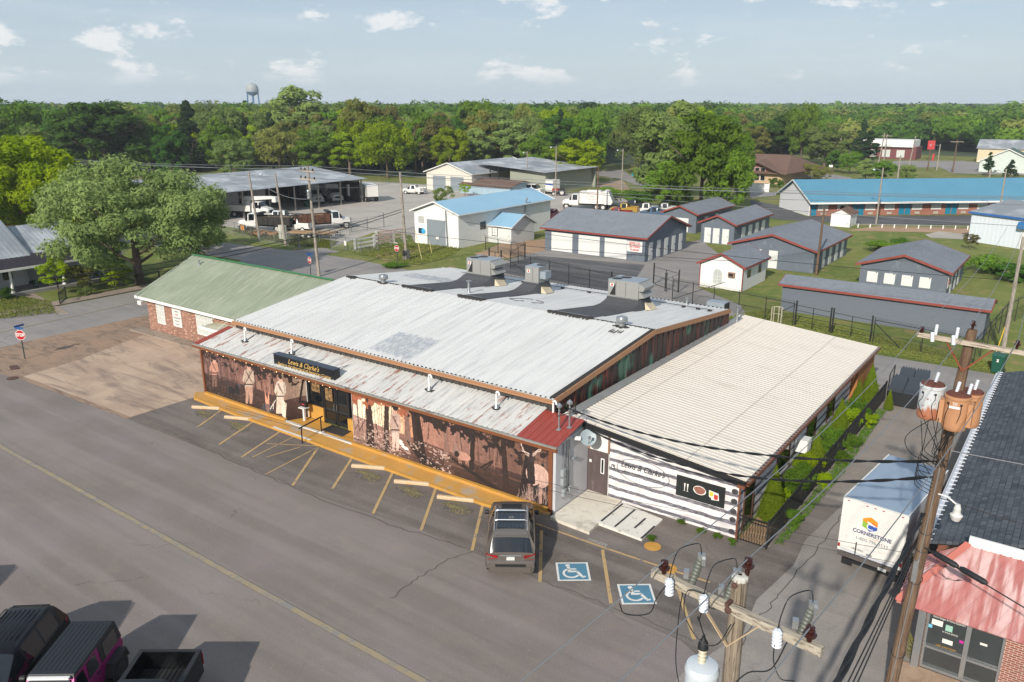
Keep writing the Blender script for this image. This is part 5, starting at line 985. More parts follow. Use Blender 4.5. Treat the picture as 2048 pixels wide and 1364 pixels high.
def gable(nm, x0, x1, y0, y1, h, hr, axis, wallm, roofm, label, cat, trim=None, oh=.4, group=None, thick=.12, ribm=0, gable_m=None):
    t = thing(nm, ((x0 + x1) / 2, (y0 + y1) / 2, 0), label, cat, group); mb = MB()
    mb.box(x0, y0, 0, x1, y1, h)
    xm, ym = (x0 + x1) / 2, (y0 + y1) / 2
    if axis == 'y':
        for y, d in ((y0, .12), (y1, -.12)): mb.extr([(x0, y, h), (x1, y, h), (xm, y, hr)], (0, d, 0))
    else:
        for x, d in ((x0, .12), (x1, -.12)): mb.extr([(x, y0, h), (x, y1, h), (x, ym, hr)], (d, 0, 0))
    build('wall', mb, wallm, t); mb = MB(); sl_ = (hr - h) / ((xm - x0) if axis == 'y' else (ym - y0)); H = hr + .05
    if axis == 'y': A = [((x0 - oh, y0 - oh, H - sl_ * (xm - x0 + oh)), (xm, y0 - oh, H), (xm, y1 + oh, H), (x0 - oh, y1 + oh, H - sl_ * (xm - x0 + oh))), ((x1 + oh, y0 - oh, H - sl_ * (xm - x0 + oh)), (xm, y0 - oh, H), (xm, y1 + oh, H), (x1 + oh, y1 + oh, H - sl_ * (xm - x0 + oh)))]
    else: A = [((x0 - oh, y0 - oh, H - sl_ * (ym - y0 + oh)), (x1 + oh, y0 - oh, H - sl_ * (ym - y0 + oh)), (x1 + oh, ym, H), (x0 - oh, ym, H)), ((x0 - oh, y1 + oh, H - sl_ * (ym - y0 + oh)), (x1 + oh, y1 + oh, H - sl_ * (ym - y0 + oh)), (x1 + oh, ym, H), (x0 - oh, ym, H))]
    for k, q in enumerate(A):
        if ribm:
            if axis == 'y': ribs(mb, q[0], q[3], q[2], q[1], ribm, .03)
            else: ribs(mb, q[0], q[1], q[2], q[3], ribm, .03)
        else: mb.extr(list(q), (0, 0, thick))
    build('roof', mb, roofm, t)
    if trim:
        mb = MB(); e = .05
        if axis == 'y':
            for y, d in ((y0 - oh, -e), (y1 + oh, e)):
                for xa in (x0 - oh, x1 + oh):
                    za = H - sl_ * (xm - x0 + oh); mb.extr([(xa, y, za - .1), (xm, y, H - .1), (xm, y, H + thick + .01), (xa, y, za + thick + .01)], (0, d, 0))
            for x, d in ((x0 - oh, -e), (x1 + oh, e)): za = H - sl_ * (xm - x0 + oh); mb.extr([(x, y0 - oh, za - .1), (x, y1 + oh, za - .1), (x, y1 + oh, za + thick * .8), (x, y0 - oh, za + thick * .8)], (d, 0, 0))
        else:
            for x, d in ((x0 - oh, -e), (x1 + oh, e)):
                for ya in (y0 - oh, y1 + oh):
                    za = H - sl_ * (ym - y0 + oh); mb.extr([(x, ya, za - .1), (x, ym, H - .1), (x, ym, H + thick + .01), (x, ya, za + thick + .01)], (d, 0, 0))
            for y, d in ((y0 - oh, -e), (y1 + oh, e)): za = H - sl_ * (ym - y0 + oh); mb.extr([(x0 - oh, y, za - .1), (x1 + oh, y, za - .1), (x1 + oh, y, za + thick * .8), (x0 - oh, y, za + thick * .8)], (0, d, 0))
        build('fascia', mb, trim, t)
    return t
def doorF(t, x0, x1, y, z0, z1, mat, name='door', knob=True):     # on a wall facing -Y
    mb = MB(); mb.box(x0, y - .03, z0, x1, y - .003, z1); d = build(name, mb, mat, t)
    if x1 - x0 > 1.6:
        mb = MB(); z = z0 + .15
        while z < z1 - .1: mb.box(x0 + .03, y - .042, z, x1 - .03, y - .0305, z + .02); z += .22
        build('door_ridge', mb, mat, d)
    elif knob: mb = MB(); mb.box(x1 - .18, y - .07, z0 + .95, x1 - .1, y - .031, z0 + 1.05); build('handle', mb, M_BLK, d)
    return d
def doorR(t, y0, y1, x, z0, z1, mat, name='door', knob=True):     # on a wall facing +X
    mb = MB(); mb.box(x + .003, y0, z0, x + .03, y1, z1); d = build(name, mb, mat, t)
    if knob: mb = MB(); mb.box(x + .031, y1 - .22, z0 + .9, x + .07, y1 - .12, z0 + 1.1); build('handle', mb, M_BLK, d)
    return d
def winF(t, x0, x1, y, z0, z1, fm=None, gm=None, mull=1):
    mb = MB(); mb.box(x0, y - .02, z0, x1, y - .003, z1); f = build('window', mb, gm or M_GLASS, t); mb = MB(); w_ = .07
    mb.box(x0 - w_, y - .05, z0 - w_, x0, y - .004, z1 + w_); mb.box(x1, y - .05, z0 - w_, x1 + w_, y - .004, z1 + w_); mb.box(x0, y - .05, z0 - w_, x1, y - .004, z0); mb.box(x0, y - .05, z1, x1, y - .004, z1 + w_)
    for k in range(1, mull + 1): xx = x0 + (x1 - x0) * k / (mull + 1); mb.box(xx - .015, y - .032, z0, xx + .015, y - .0205, z1)
    if mull:
        for q in (.33, .66): zz = z0 + (z1 - z0) * q; mb.box(x0, y - .031, zz - .012, x1, y - .0206, zz + .012)
    build('window_frame', mb, fm or M_WHITE, f); return f
# self-storage buildings
SG = 'grey self-storage buildings with red trim'
s1 = gable('storage_building', -38.3, -24.2, 57.0, 68.6, 2.95, 4.75, 'x', GREYW, SH_X, 'grey storage building with three big white doors and a red-lettered sign on its front', 'storage building', REDT, .45, SG)
for a, b in ((1122, 1158), (1162, 1208), (1211, 1253)): pass
for x0, x1 in ((-37.3, -34.2), (-33.3, -30.3), (-29.6, -26.9+.3)): doorF(s1, x0, x1, 57.0, .12, 2.45, ROLL, 'roll_up_door')
for k in range(5): doorR(s1, 58.0 + k * 2.1, 59.0 + k * 2.1, -24.2, .1, 2.2, ROLL)
mb = MB(); mb.rect((-25.55, 56.98, 1.75), (1, 0, 0), (0, 0, 1), 2.0, 1.25, .03); sgn = build('wall_sign', mb, M_BOXW, s1); M_RP = M('sign_red_paint', '#b5222c', .5)
for s_, z, w_ in (('LEWIS CO.', 2.13, .40), ('SELF STORAGE', 1.73, .33), ('931-306-4334', 1.36, .32)): text('sign_lettering', s_, w_, M_RP, sgn, (-25.55, 56.945, z), (1, 0, 0), (0, 0, 1), 0, ext=.004, bold=.012, sx=.62 if len(s_) > 9 else .8)
def stor(x0, x1, y0, y1, h, hr, lab, fr, sd, fsz=(.1, 2.1)):
    t = gable('storage_building', x0, x1, y0, y1, h, hr, 'y', GREYW, SH_Y, lab, 'storage building', REDT, .4, SG)
    for a, b in fr: doorF(t, a, b, y0, fsz[0], fsz[1], ROLL, 'storage_door')
    for a, b in sd: doorR(t, a, b, x1, .1, 2.1, ROLL, 'storage_door')
    return t
stor(-33.3, -28.2, 81, 94.5, 2.8, 3.75, 'farthest grey storage building with one white door, by the big tree', [(-31.9, -29.4)], [(84, 85.2), (88, 89.2)])
stor(-24.6, -20.0, 74.3, 88, 2.8, 3.75, 'grey storage building with three narrow white front doors beside the far lane', [(-24.1, -23.2), (-22.9, -22.0), (-21.6, -20.7)], [(77, 78.4), (79.6, 81), (82.2, 83.6), (84.8, 86.2)])
stor(-15.6, -6.2, 62, 75.9, 2.5, 3.85, 'grey storage building with broad roof behind the white office shed', [(-14.6, -13.6), (-13.0, -12.1), (-11.2, -10.2)], [(63, 63.9), (65.2, 66.4), (67.9, 69.1), (70.6, 71.8), (73.2, 74.4)])
t5 = stor(-.3, 7.6, 57.2, 67.8, 2.6, 3.8, 'grey storage building with four short white doors, behind the long low one', [(.4, 1.4), (2.0, 3.0), (3.6, 4.6), (5.2, 6.2)], [(59.4, 60.4), (62, 63), (64.4, 65.4)], (.85, 1.9))
mb = MB(); mb.box(7.603, 57.5, 1.0, 7.63, 58.7, 2.2); q = build('wall_sign', mb, M_BOXW, t5)
for s_, z in (('LEWIS CO.', 2.0), ('SELF STORAGE', 1.7), ('931-306-4334', 1.4)): text('sign_lettering', s_, .24, M_RP, q, (7.64, 58.1, z), (0, 1, 0), (0, 0, 1), 0, ext=.003, bold=.01, sx=.6)
ls = gable('storage_building', -3.75, 12.3, 43.6, 46.8, 2.45, 2.9, 'x', M('grey_block_lines', '#5d646d', .8, var=.06, st=(1, 1, 7)), SH_X, 'long low grey storage building nearest the restaurant, without doors on this side', 'storage building', REDT, .3, SG)
of = gable('office_shed', -13.8, -9.3, 48.8, 55.6, 2.5, 3.55, 'y', M('white_lap_siding', '#d3d2ce', .7, var=.03, st=(1, 1, 10)), SH_Y, 'small white office shed with arched window and red trim', 'shed', REDT, .3)
mb = MB(); mb.extr([(-11.9 + .45 * math.cos(t), 48.79, 1.55 + .45 * math.sin(t)) for t in [math.pi * k / 8 for k in range(9)]] + [(-12.35, 48.79, .6), (-11.45, 48.79, .6)], (0, -.03, 0)); f = build('arched_window', mb, M('pale_blind', '#a9ada9', .4, var=.1), of)
mb = MB(); mb.tube([(-11.9 + .47 * math.cos(t), 48.75, 1.55 + .47 * math.sin(t)) for t in [math.pi * k / 8 for k in range(9)]] + [(-12.37, 48.75, .55), (-11.43, 48.75, .55), (-11.43, 48.75, 1.55)], .035, 4); mb.box(-11.915, 48.73, .6, -11.885, 48.755, 2.0); mb.box(-12.33, 48.73, 1.25, -11.47, 48.755, 1.28); mb.box(-12.33, 48.73, .92, -11.47, 48.755, .95); build('window_frame', mb, M_WHITE, f)
mb = MB(); mb.box(-10.75, 48.5, 1.4, -10.1, 48.79, 1.85); ac = build('window_air_conditioner', mb, M('faded_brown_unit', '#8a6a58', .6), of); mb = MB(); mb.box(-10.66, 48.48, 1.48, -10.2, 48.498, 1.77); build('grille', mb, M_BLK, ac)
mb = MB(); mb.box(-9.298, 50.0, 1.2, -9.27, 50.9, 2.0); mb.box(-9.298, 53.2, 1.2, -9.27, 54.0, 2.1); build('side_window', mb, M_GLASS, of)
mb = MB(); mb.box(-9.36, 48.72, 0, -9.27, 48.82, 2.45); mb.box(-13.84, 48.72, 0, -13.76, 48.79, 2.45); build('corner_trim', mb, REDT, of)
# blue-roofed white building and annex
BLUE = ribmat('pale_blue_roof', '#7fa3b8', '#6f95ac', None, (3, .4, 1), .7, .3, .5, None, '#8aaabd')
bb = gable('workshop_building', -55.6, -48.0, 51.5, 73.0, 4.45, 5.75, 'y', M_WHITE, BLUE, 'white workshop with pale blue metal roof and one big grey roll-up door', 'workshop', M_WHITE, .45, None, .06, 46)
doorF(bb, -53.4, -50.2, 51.5, .05, 3.4, ROLLG, 'roll_up_door')
mb = MB(); mb.box(-54.9, 51.44, 1.4, -54.1, 51.498, 2.1); build('notice_board', mb, M('board_dark_blue', '#1c3346', .5), bb); mb = MB(); mb.lathe([(.33, 0), (.33, .04)], (0, 0, 0), 16, Matrix.Translation((-54.0, 51.43, 1.75)) @ Matrix.Rotation(R(90), 4, 'X')); build('round_blue_sign', mb, M('sign_cyan', '#3a9cc9', .5), bb)
mb = MB(); mb.box(-54.9, 51.46, 2.8, -53.9, 51.498, 3.7); build('vent_panel', mb, M('grey_vent_panel', '#a9a9a4', .7), bb)
mb = MB(); mb.rect((-51.6, 51.455, 1.05), (1, 0, 0), (0, 0, 1), .5, .35, .01); build('door_notice', mb, M_BOXW, bb); mb = MB(); mb.tube([(-47.9, 66.4, 1.5), (-47.9, 66.4, 4.6), (-47.7, 66.4, 4.9), (-47.7, 66.4, 5.2)], .12, 8); build('flue_pipe', mb, M_GALV, bb)
mb = MB(); mb.box(-47.997, 56.0, 1.9, -47.96, 57.2, 2.9); build('side_window', mb, M_GLASS, bb)
an = gable('annex_building', -48.0, -44.2, 57.8, 63.2, 2.4, 3.7, 'x', M('pale_siding', '#c7c8c6', .7, var=.04, st=(1, 1, 9)), BLUE, 'small annex with blue roof and white door beside the workshop', 'annex', M_WHITE, .3, None, .06, 12)
doorF(an, -45.5, -44.5, 57.8, .1, 2.2, ROLL); winF(an, -47.3, -46.5, 57.8, 1.0, 2.1, M_BLK, M_WHITE)
# cream garages far left, with lean-to shed
GM = ribmat('grey_metal_roof', '#7c8185', '#70757a', None, (3, .4, 1), .7, .3, .5)
ga = gable('garage_building', -101.2, -88.6, 105, 128, 3.9, 5.9, 'y', M('cream_wall', '#c4bfb2', .8, var=.05), GM, 'cream garage with two grey roll-up doors in front of the woods', 'garage', M_WHITE, .5, None, .06, 40)
doorF(ga, -99.4, -95.8, 105, .1, 3.1, ROLLG, 'roll_up_door'); doorF(ga, -94.4, -90.8, 105, .1, 3.1, ROLLG, 'roll_up_door')
lt = thing('lean_to_shed', (-84, 122, 0), 'open-fronted grey metal shed joined beside the cream garage', 'shed')
mb = MB(); mb.box(-84.0, 112, 0, -83.8, 131, 4.8); mb.box(-84.0, 131, 0, -74, 131.2, 4.2); mb.box(-84.0, 112, 0, -75, 112.2, 4.5); mb.box(-75, 112, 0, -74.8, 131, 4.2); build('wall', mb, M('olive_metal_wall', '#8d9182', .6, var=.05, st=(3, 3, .3)), lt)
mb = MB(); ribs(mb, (-73.6, 110.5, 4.5), (-73.6, 132, 4.4), (-92, 132, 5.9), (-92, 110.5, 5.7), 46, .03); build('roof', mb, GM, lt)
mb = MB()
for x in (-88.4, -86.2): mb.box(x, 110.8, 0, x + .2, 111, 4.9)
build('post', mb, M_BLK, lt)
# long open vehicle shed
sh = thing('vehicle_shed', (-98, 62, 0), 'long open-fronted shed with grey metal roof sheltering trucks at the back of the yard', 'shed')
q0, q1 = Vector((-96.5, 36, 0)), Vector((-95.2, 79.6, 0))
M_SHIN = M('shed_dark_boards', '#3a342e', .9, var=.3)
mb = MB(); mb.box(-109, 30, 0, -108.8, 79.6, 5.4); mb.box(-108.8, 79.4, 0, -95.4, 79.6, 4.2); build('wall', mb, M_SHIN, sh)
for (y0, y1, zf, zt) in ((28, 55.2, 4.5, 6.1), (55.4, 80.2, 4.5, 6.1)):
    mb = MB(); ribs(mb, (-93.8, y0, zf), (-93.8, y1, zf), (-109.5, y1, zt), (-109.5, y0, zt), 50, .03); o = build('roof', mb, GM, sh)
for y in np.arange(32, 80, 5.3): mb = MB(); mb.box(-95.3, y, 0, -95.05, y + .25, 4.5); build('post', mb, M('shed_post', '#8a857c', .8), sh)
# church-like brown-roofed lodge, far houses, motel
ch = thing('lodge_building', (-45, 178, 0), 'tan brick lodge with wide brown hipped roof beyond the motel', 'building')
A_, B_, C_ = G(1505, 362), G(1612, 352), G(1640, 348)
mb = MB(); mb.box(-62, 172, 0, -42, 196, 3.2); mb.extr([(-55, 171.9, 3.2), (-43, 171.9, 3.2), (-49, 171.9, 6.0)], (0, .3, 0)); build('wall', mb, M('tan_brick', '#b3987a', .8, var=.08), ch)
mb = MB(); mb.extr([(-55, 171.7, 3.0), (-43, 171.7, 3.0), (-49, 171.7, 5.7)], (0, .1, 0)); build('gable_board', mb, M('rust_wood', '#80442e', .8), ch)
mb = MB(); mb.extr([(-64, 170.5, 3.0), (-40.5, 170.5, 3.0), (-44, 184, 7.6), (-62, 184, 7.6)], (0, 0, .2)); mb.extr([(-40.5, 170.5, 3.0), (-38, 198, 3.0), (-44, 184, 7.6)], (0, 0, .2)); mb.extr([(-56.5, 169.8, 3.0), (-49, 169.8, 6.4), (-49, 178, 6.6), (-56.5, 172, 3.4)], (0, 0, .18)); mb.extr([(-41.5, 169.8, 3.0), (-49, 169.8, 6.4), (-49, 178, 6.6), (-41.5, 172, 3.4)], (0, 0, .18)); mb.extr([(-64, 198, 3.0), (-38, 198, 3.0), (-44, 184, 7.6), (-62, 184, 7.6)], (0, 0, .2)); build('roof', mb, SH_BR, ch)
for x in (-51.2, -49.6, -48.0): winF(ch, x, x + 1.2, 171.65, 3.2, 4.6, mull=0)
for x in (-51.2, -49.6, -48.0): winF(ch, x, x + 1.2, 171.9, .8, 2.4, mull=0)
ch.location = (-44.6, 167.4, 0); ch.scale = (.85, .9, .78)
# motel: front facade runs from its white gable end to the right edge and beyond
M_BLUR = ribmat('motel_blue_roof', '#4f8299', '#497a91', None, (2, .5, 1), .8, .3, .5, None, '#578aa1')
ma, mbp = Vector(G(1616, 432)), Vector(G(2048, 427)); dm = (mbp - ma).normalized(); LM = 62.0
mo = thing('motel_building', tuple(ma), 'long low brick motel with bright blue metal roof and teal doors', 'motel', None, math.atan2(dm.y, dm.x))
MR = Matrix.Translation(ma) @ Matrix.Rotation(math.atan2(dm.y, dm.x), 4, 'Z')
INV[mo.name] = Matrix.Identity(4)          # parts below are written in the motel's own frame
mb = MB(); mb.box(0.15, 0, 0, LM, 12, 2.45); build('wall', mb, BR_M, mo)
mb = MB(); mb.extr([(0, -.1, 0), (0, 12, 0), (0, 12, 2.5), (0, 6.2, 5.3), (0, -.1, 2.5)], (.15, 0, 0)); build('gable_wall', mb, M('motel_white_siding', '#d4d5d6', .7, var=.02, st=(1, 1, 8)), mo)
mb = MB(); ribs(mb, (-.5, -1.5, 2.35), (LM, -1.5, 2.35), (LM, 6.2, 5.45), (-.5, 6.2, 5.45), 120, .03); ribs(mb, (-.5, 13, 2.2), (LM, 13, 2.2), (LM, 6.2, 5.45), (-.5, 6.2, 5.45), 60, .03); build('roof', mb, M_BLUR, mo)
mb = MB(); mb.box(-.5, -1.6, 2.12, LM, -1.5, 2.4); mb.extr([(-.56, -1.6, 2.15), (-.56, 6.2, 5.3), (-.56, 6.2, 5.5), (-.56, -1.6, 2.38)], (.05, 0, 0)); mb.extr([(-.56, 13, 2.15), (-.56, 6.2, 5.3), (-.56, 6.2, 5.5), (-.56, 13, 2.3)], (.05, 0, 0)); build('fascia', mb, M_WHITE, mo)
M_TEAL = M('teal_door_paint', '#12708a', .5, var=.05); CURT = M('curtained_pane', '#b9bcb6', .4, var=.12, vs=3)
x = .4
for k in range(15):
    mir = k % 2; base_ = x
    for dxx, kind in ((0, 'd') if not mir else (3.0, 'd'), (1.25, 'w') if not mir else (.5, 'w')):
        xx = base_ + dxx
        if kind == 'd': doorF(mo, xx, xx + .95, 0, .05, 2.1, M_TEAL)
        else: winF(mo, xx, xx + 1.6, 0, .95, 1.95, M_WHITE, CURT, 1)
    mb = MB(); xa = base_ + (1.7 if not mir else .9); mb.box(xa, -.12, .15, xa + .85, -.003, .55); build('wall_air_conditioner', mb, M('ac_beige', '#a39c90', .6), mo); x += 4.1
for k in range(2): pass
wh = thing('metal_building', (9, 102, 0), 'white metal building with blue trim and grey roof at the right edge', 'building')
wa, wb_ = Vector((4.5, 96.8, 0)), Vector((13.5, 92.2, 0)); dw = (wb_ - wa).normalized(); nw = Vector((-dw.y, dw.x, 0)); we = wa + dw * 16; M_WRIB = M('white_rib_wall', '#c9d0d6', .5, var=.03, st=(6, 6, .2))
mb = MB(); mb.extr([tuple(wa), tuple(we), tuple(we + Vector((0, 0, 3.9))), tuple(wa + Vector((0, 0, 3.9)))], tuple(nw * .2)); mb.extr([tuple(wa + nw * .21), tuple(wa + nw * 14), tuple(wa + nw * 14 + Vector((0, 0, 5))), tuple(wa + nw * 7 + Vector((0, 0, 4.9))), tuple(wa + nw * .21 + Vector((0, 0, 3.9)))], tuple(dw * .2))
for k in range(26): p = wa + dw * (.3 + k * .6) - nw * .03; mb.cbox(p.x, p.y, 1.9, .06, .05, 3.7, math.atan2(dw.y, dw.x))
build('wall', mb, M_WRIB, wh)
e_ = -nw * .3; up5 = Vector((0, 0, 5.2)); mb = MB(); ribs(mb, tuple(wa + e_ - dw * .3 + Vector((0, 0, 4.0))), tuple(we + e_ + Vector((0, 0, 4.0))), tuple(we + nw * 8 + up5), tuple(wa - dw * .3 + nw * 8 + up5), 30, .03); build('roof', mb, GM, wh)
mb = MB(); mb.extr([tuple(wa + e_ * 1.15 - dw * .3 + Vector((0, 0, 3.75))), tuple(we + e_ * 1.15 + Vector((0, 0, 3.75))), tuple(we + e_ * 1.15 + Vector((0, 0, 4.02))), tuple(wa + e_ * 1.15 - dw * .3 + Vector((0, 0, 4.02)))], tuple(nw * .05)); build('blue_trim', mb, M('trim_blue', '#2f5f9a', .5), wh)
mb = MB(); p = wa + dw * 8.2 - nw * .05; mb.cbox(p.x, p.y, 1.3, 2.4, .06, 2.6, math.atan2(dw.y, dw.x)); build('door', mb, M_WHITE, wh); mb = MB(); p = wa + dw * 8.4 - nw * .4; mb.cbox(p.x, p.y, 3.1, 3.2, .8, .8, math.atan2(dw.y, dw.x)); build('awning', mb, M('awning_blue', '#2c6ea8', .5), wh)
# green-roofed brick building beside the restaurant
gb = thing('brick_building', (-35.5, 11, 0), 'brick building with faded green ribbed roof between the side street and the restaurant', 'building')
mb = MB(); mb.box(-43.9, 6.5, 0, -27.0, 6.7, 3.2); mb.box(-43.9, 6.71, 0, -43.7, 16.2, 3.2); mb.extr([(-43.88, 6.6, 3.2), (-43.88, 16.2, 3.2), (-43.88, 11.4, 5.3)], (.15, 0, 0)); mb.box(-43.69, 16.0, 0, -27.0, 16.2, 3.2); build('wall', mb, BR_X, gb)
M_GRNR = ribmat('faded_green_roof', '#7d8570', '#989b8b', None, (6, .35, 1), .7, .9, .45, None, '#989f89')
m_ = M_GRNR; nt = NT(m_.node_tree)
mb = MB(); ribs(mb, (-44.35, 5.75, 3.08), (-26.6, 5.75, 3.08), (-26.6, 11.4, 5.5), (-44.35, 11.4, 5.5), 58, .03); ribs(mb, (-44.35, 17.1, 3.08), (-26.6, 17.1, 3.08), (-26.6, 11.4, 5.5), (-44.35, 11.4, 5.5), 58, .03); gr = build('roof', mb, M_GRNR, gb)
mb = MB(); mb.extr([(-44.4, 11.25, 5.54), (-26.6, 11.25, 5.54), (-26.6, 11.4, 5.6), (-26.6, 11.55, 5.54), (-44.4, 11.55, 5.54), (-44.4, 11.4, 5.6)], (0, 0, .02)); build('ridge_cap', mb, M('ridge_green', '#2f6b3f', .5), gr)
mb = MB(); mb.box(-44.3, 5.72, 2.82, -26.6, 5.78, 3.04); mb.extr([(-44.38, 5.75, 2.85), (-44.38, 11.4, 5.3), (-44.38, 11.4, 5.5), (-44.38, 5.75, 3.05)], (.05, 0, 0)); mb.box(-44.3, 5.79, 2.82, -26.6, 6.49, 2.85); build('fascia', mb, M_WHITE, gb)
mb = MB(); mb.lathe([(.12, 0), (.1, .12), (.06, .14), (.06, .35), (.12, .36), (.12, .42)], (-42.0, 10.4, 5.05), 10); build('vent_pipe', mb, M_GALV, gr, True)
winF(gb, -42.5, -41.5, 6.5, .9, 2.6, M_WHITE, CURT, 2); winF(gb, -37.0, -35.0, 6.5, .9, 2.6, M_WHITE, CURT, 3)
mb = MB(); mb.rect((-39.7, 6.49, 1.7), (1, 0, 0), (0, 0, 1), 1.2, 1.5, .04); q = build('wall_sign', mb, M_BOXW, gb)
for k, s_ in enumerate(('OFFICE', 'LAURIE', 'TAX & BOOKS', 'PAYROLL', 'BY APPOINTMENT')): text('sign_lettering', s_, .18 if k < 4 else .1, M_BLK if k != 1 else M_RP, q, (-39.7, 6.445, 2.2 - k * .26), (1, 0, 0), (0, 0, 1), 0, ext=.002, sx=.8)
mb = MB(); mb.box(-34.4, 5.0, 2.1, -30.5, 6.48, 2.2); cn = build('door_canopy', mb, M('canopy_cream', '#b8b49e', .7), gb); mb = MB(); mb.bar((-34.0, 5.1, 2.2), (-34.0, 6.48, 2.9), .04); mb.bar((-32.4, 5.1, 2.2), (-32.4, 6.48, 2.9), .04); mb.box(-34.42, 4.96, 2.05, -30.5, 4.999, 2.24); build('canopy_rod', mb, M_WHITE, cn)
doorF(gb, -33.6, -32.5, 6.5, .1, 2.05, M_WHITE)
mb = MB(); mb.box(-44.5, 6.0, 2.2, -43.92, 6.5, 2.5); build('wall_light', mb, M_WHITE, gb)
mb = MB(); mb.prism([(-45.2, 5.4), (-27.1, 5.4), (-27.1, 6.49), (-45.2, 6.49)], 0, .12); struct('sidewalk', mb, WALK)
# white cottage with porch on the left
hs = thing('white_cottage', (-70, 5, 0), 'white cottage with grey metal roof and columned porch across the side street', 'house')
HW = M('white_clapboard', '#c9cbcb', .7, var=.03, st=(1, 1, 9)); HM = ribmat('pale_metal_roof', '#7f868b', '#757c81', None, (.4, 3, 1), .7, .3, .4)
mb = MB(); mb.box(-80, -8, .3, -69.0, 8.2, 3.1); mb.extr([(-80, 8.05, 3.1), (-69, 8.05, 3.1), (-74.4, 8.05, 6.4)], (0, .12, 0)); mb.box(-78, 8.21, .3, -70.5, 14.5, 3.0); mb.extr([(-78, 14.4, 3.0), (-70.5, 14.4, 3.0), (-74.2, 14.4, 4.9)], (0, .1, 0)); build('wall', mb, HW, hs)
mb = MB(); ribs(mb, (-68.3, -9, 3.25), (-68.3, 8.6, 3.25), (-74.4, 8.6, 6.6), (-74.4, -9, 6.6), 38, .035, .1); ribs(mb, (-80.6, -9, 3.25), (-80.6, 8.6, 3.25), (-74.4, 8.6, 6.6), (-74.4, -9, 6.6), 38, .035, .1); ribs(mb, (-69.2, 8.62, 3.3), (-69.2, 15, 3.3), (-74.4, 15, 5.6), (-74.4, 8.62, 5.6), 14, .035, .1); build('roof', mb, HM, hs)
mb = MB(); mb.extr([(-65.6, -9, 2.75), (-65.6, 16.6, 2.75), (-68.9, 16.6, 3.35), (-68.9, -9, 3.35)], (0, 0, .06)); build('porch_roof', mb, SH_BLK, hs)
mb = MB(); mb.box(-65.62, -9, 2.55, -65.5, 16.65, 2.76); mb.extr([(-65.6, 16.6, 2.55), (-68.9, 16.6, 3.2), (-68.9, 16.6, 3.4), (-65.6, 16.6, 2.8)], (0, .05, 0)); build('porch_fascia', mb, M_WHITE, hs)
for y in (-5.2, .2, 5.4, 10.3, 16.0): mb = MB(); mb.lathe([(.2, 0), (.2, .1), (.15, .14), (.13, 2.05), (.18, 2.1), (.18, 2.2)], (-66.0, y, .35), 14); build('porch_column', mb, M_WHITE, hs, True)
mb = MB(); mb.box(-68.98, -8, .0, -65.7, 16.4, .34); build('porch_floor', mb, M('porch_grey', '#8d8b88', .8, var=.1), hs)
doorR(hs, -1.2, -.2, -69.0, .4, 2.4, M_GLASS); 
for y in (1.2, 2.4, 5.9): doorR(hs, y, y + .9, -69.0, 1.1, 2.5, M_GLASS, 'window', False)
for y in (.7, 3.4): doorR(hs, y, y + .35, -69.0, 1.05, 2.55, M_BLK, 'shutter', False)
rh = gable('red_roofed_house', -104, -97, 13, 34, 3.0, 5.2, 'y', M('cream_house_wall', '#c9bfa4', .8), M('faded_red_roof', '#93474a', .7, var=.3, vs=.6), 'cream house with faded red roof half hidden by the left trees', 'house', None, .4)
for k, (p, w_, d_, h_, rc, lb) in enumerate(((G(350, 322), 14, 9, 4, GM, 'pale-roofed house half hidden in the woods behind the conifer'), (G(470, 330), 16, 9, 3.6, GM, 'grey-roofed house in the woods behind the vehicle shed'))):
    gable('far_house', p[0] - w_ / 2, p[0] + w_ / 2, p[1], p[1] + d_, h_, h_ + 2.4, 'x', M_WHITE, rc, lb, 'house', None, .5)
p = G(1990, 345); gable('far_house', p[0] - 4, p[0] + 9, p[1], p[1] + 9, 3, 6.2, 'y', M('pale_mint_wall', '#b9c2b9', .8), M('dark_green_roof', '#3f5a4a', .7), 'pale house with dark green roof at the far right', 'house', M_WHITE, .5)
p = G(2010, 326); gable('far_house', p[0] - 8, p[0] + 16, p[1], p[1] + 10, 4.4, 6.8, 'x', M('beige_wall', '#c3b597', .8), GM, 'beige building with grey roof beyond the green-roofed house', 'house', None, .5)
p = G(1785, 318); gs = thing('filling_station', p, 'white and red filling station shop far off on the main road', 'shop')
mb = MB(); mb.box(p[0] - 9, p[1], 0, p[0] + 7, p[1] + 10, 4.0); build('wall', mb, M('dull_maroon_wall', '#6a3a3a', .8), gs); mb = MB(); mb.box(p[0] - 10, p[1] - 1, 4.01, p[0] + 6, p[1] + 11, 6.2); build('parapet', mb, M_WHITE, gs); mb = MB(); mb.box(p[0] + 10.5, p[1] - 2, 3.6, p[0] + 12.6, p[1] - 1, 6.4); mb.box(p[0] + 12, p[1], 0, p[0] + 12.6, p[1] + .6, 2.2); build('price_sign', mb, M('sign_red', '#a82a2a', .6), gs)
mb = MB()
for k in range(3): mb.box(p[0] - 8 + k * 4.5, p[1] - .06, .6, p[0] - 5.5 + k * 4.5, p[1] - .003, 3)
build('shop_window', mb, CURT, gs)
# small white shed and green-sided shed near the motel, brown-roofed hut behind the workshop
p = G(1680, 452); gable('small_shed', p[0] - 1.2, p[0] + 1.6, p[1] - 1, p[1] + 3, 1.9, 2.6, 'y', M_WHITE, SH_BR, 'tiny white shed between the storage roofs and the motel lot', 'shed', None, .2)
p = G(985, 388); gable('low_hut', p[0] - 7, p[0] + 6, p[1] - 2, p[1] + 7, 1.7, 2.7, 'x', M('hut_blue_wall', '#8fa5b0', .8), SH_BR, 'low hut with mottled brown roof behind the workshop', 'hut', None, .3)
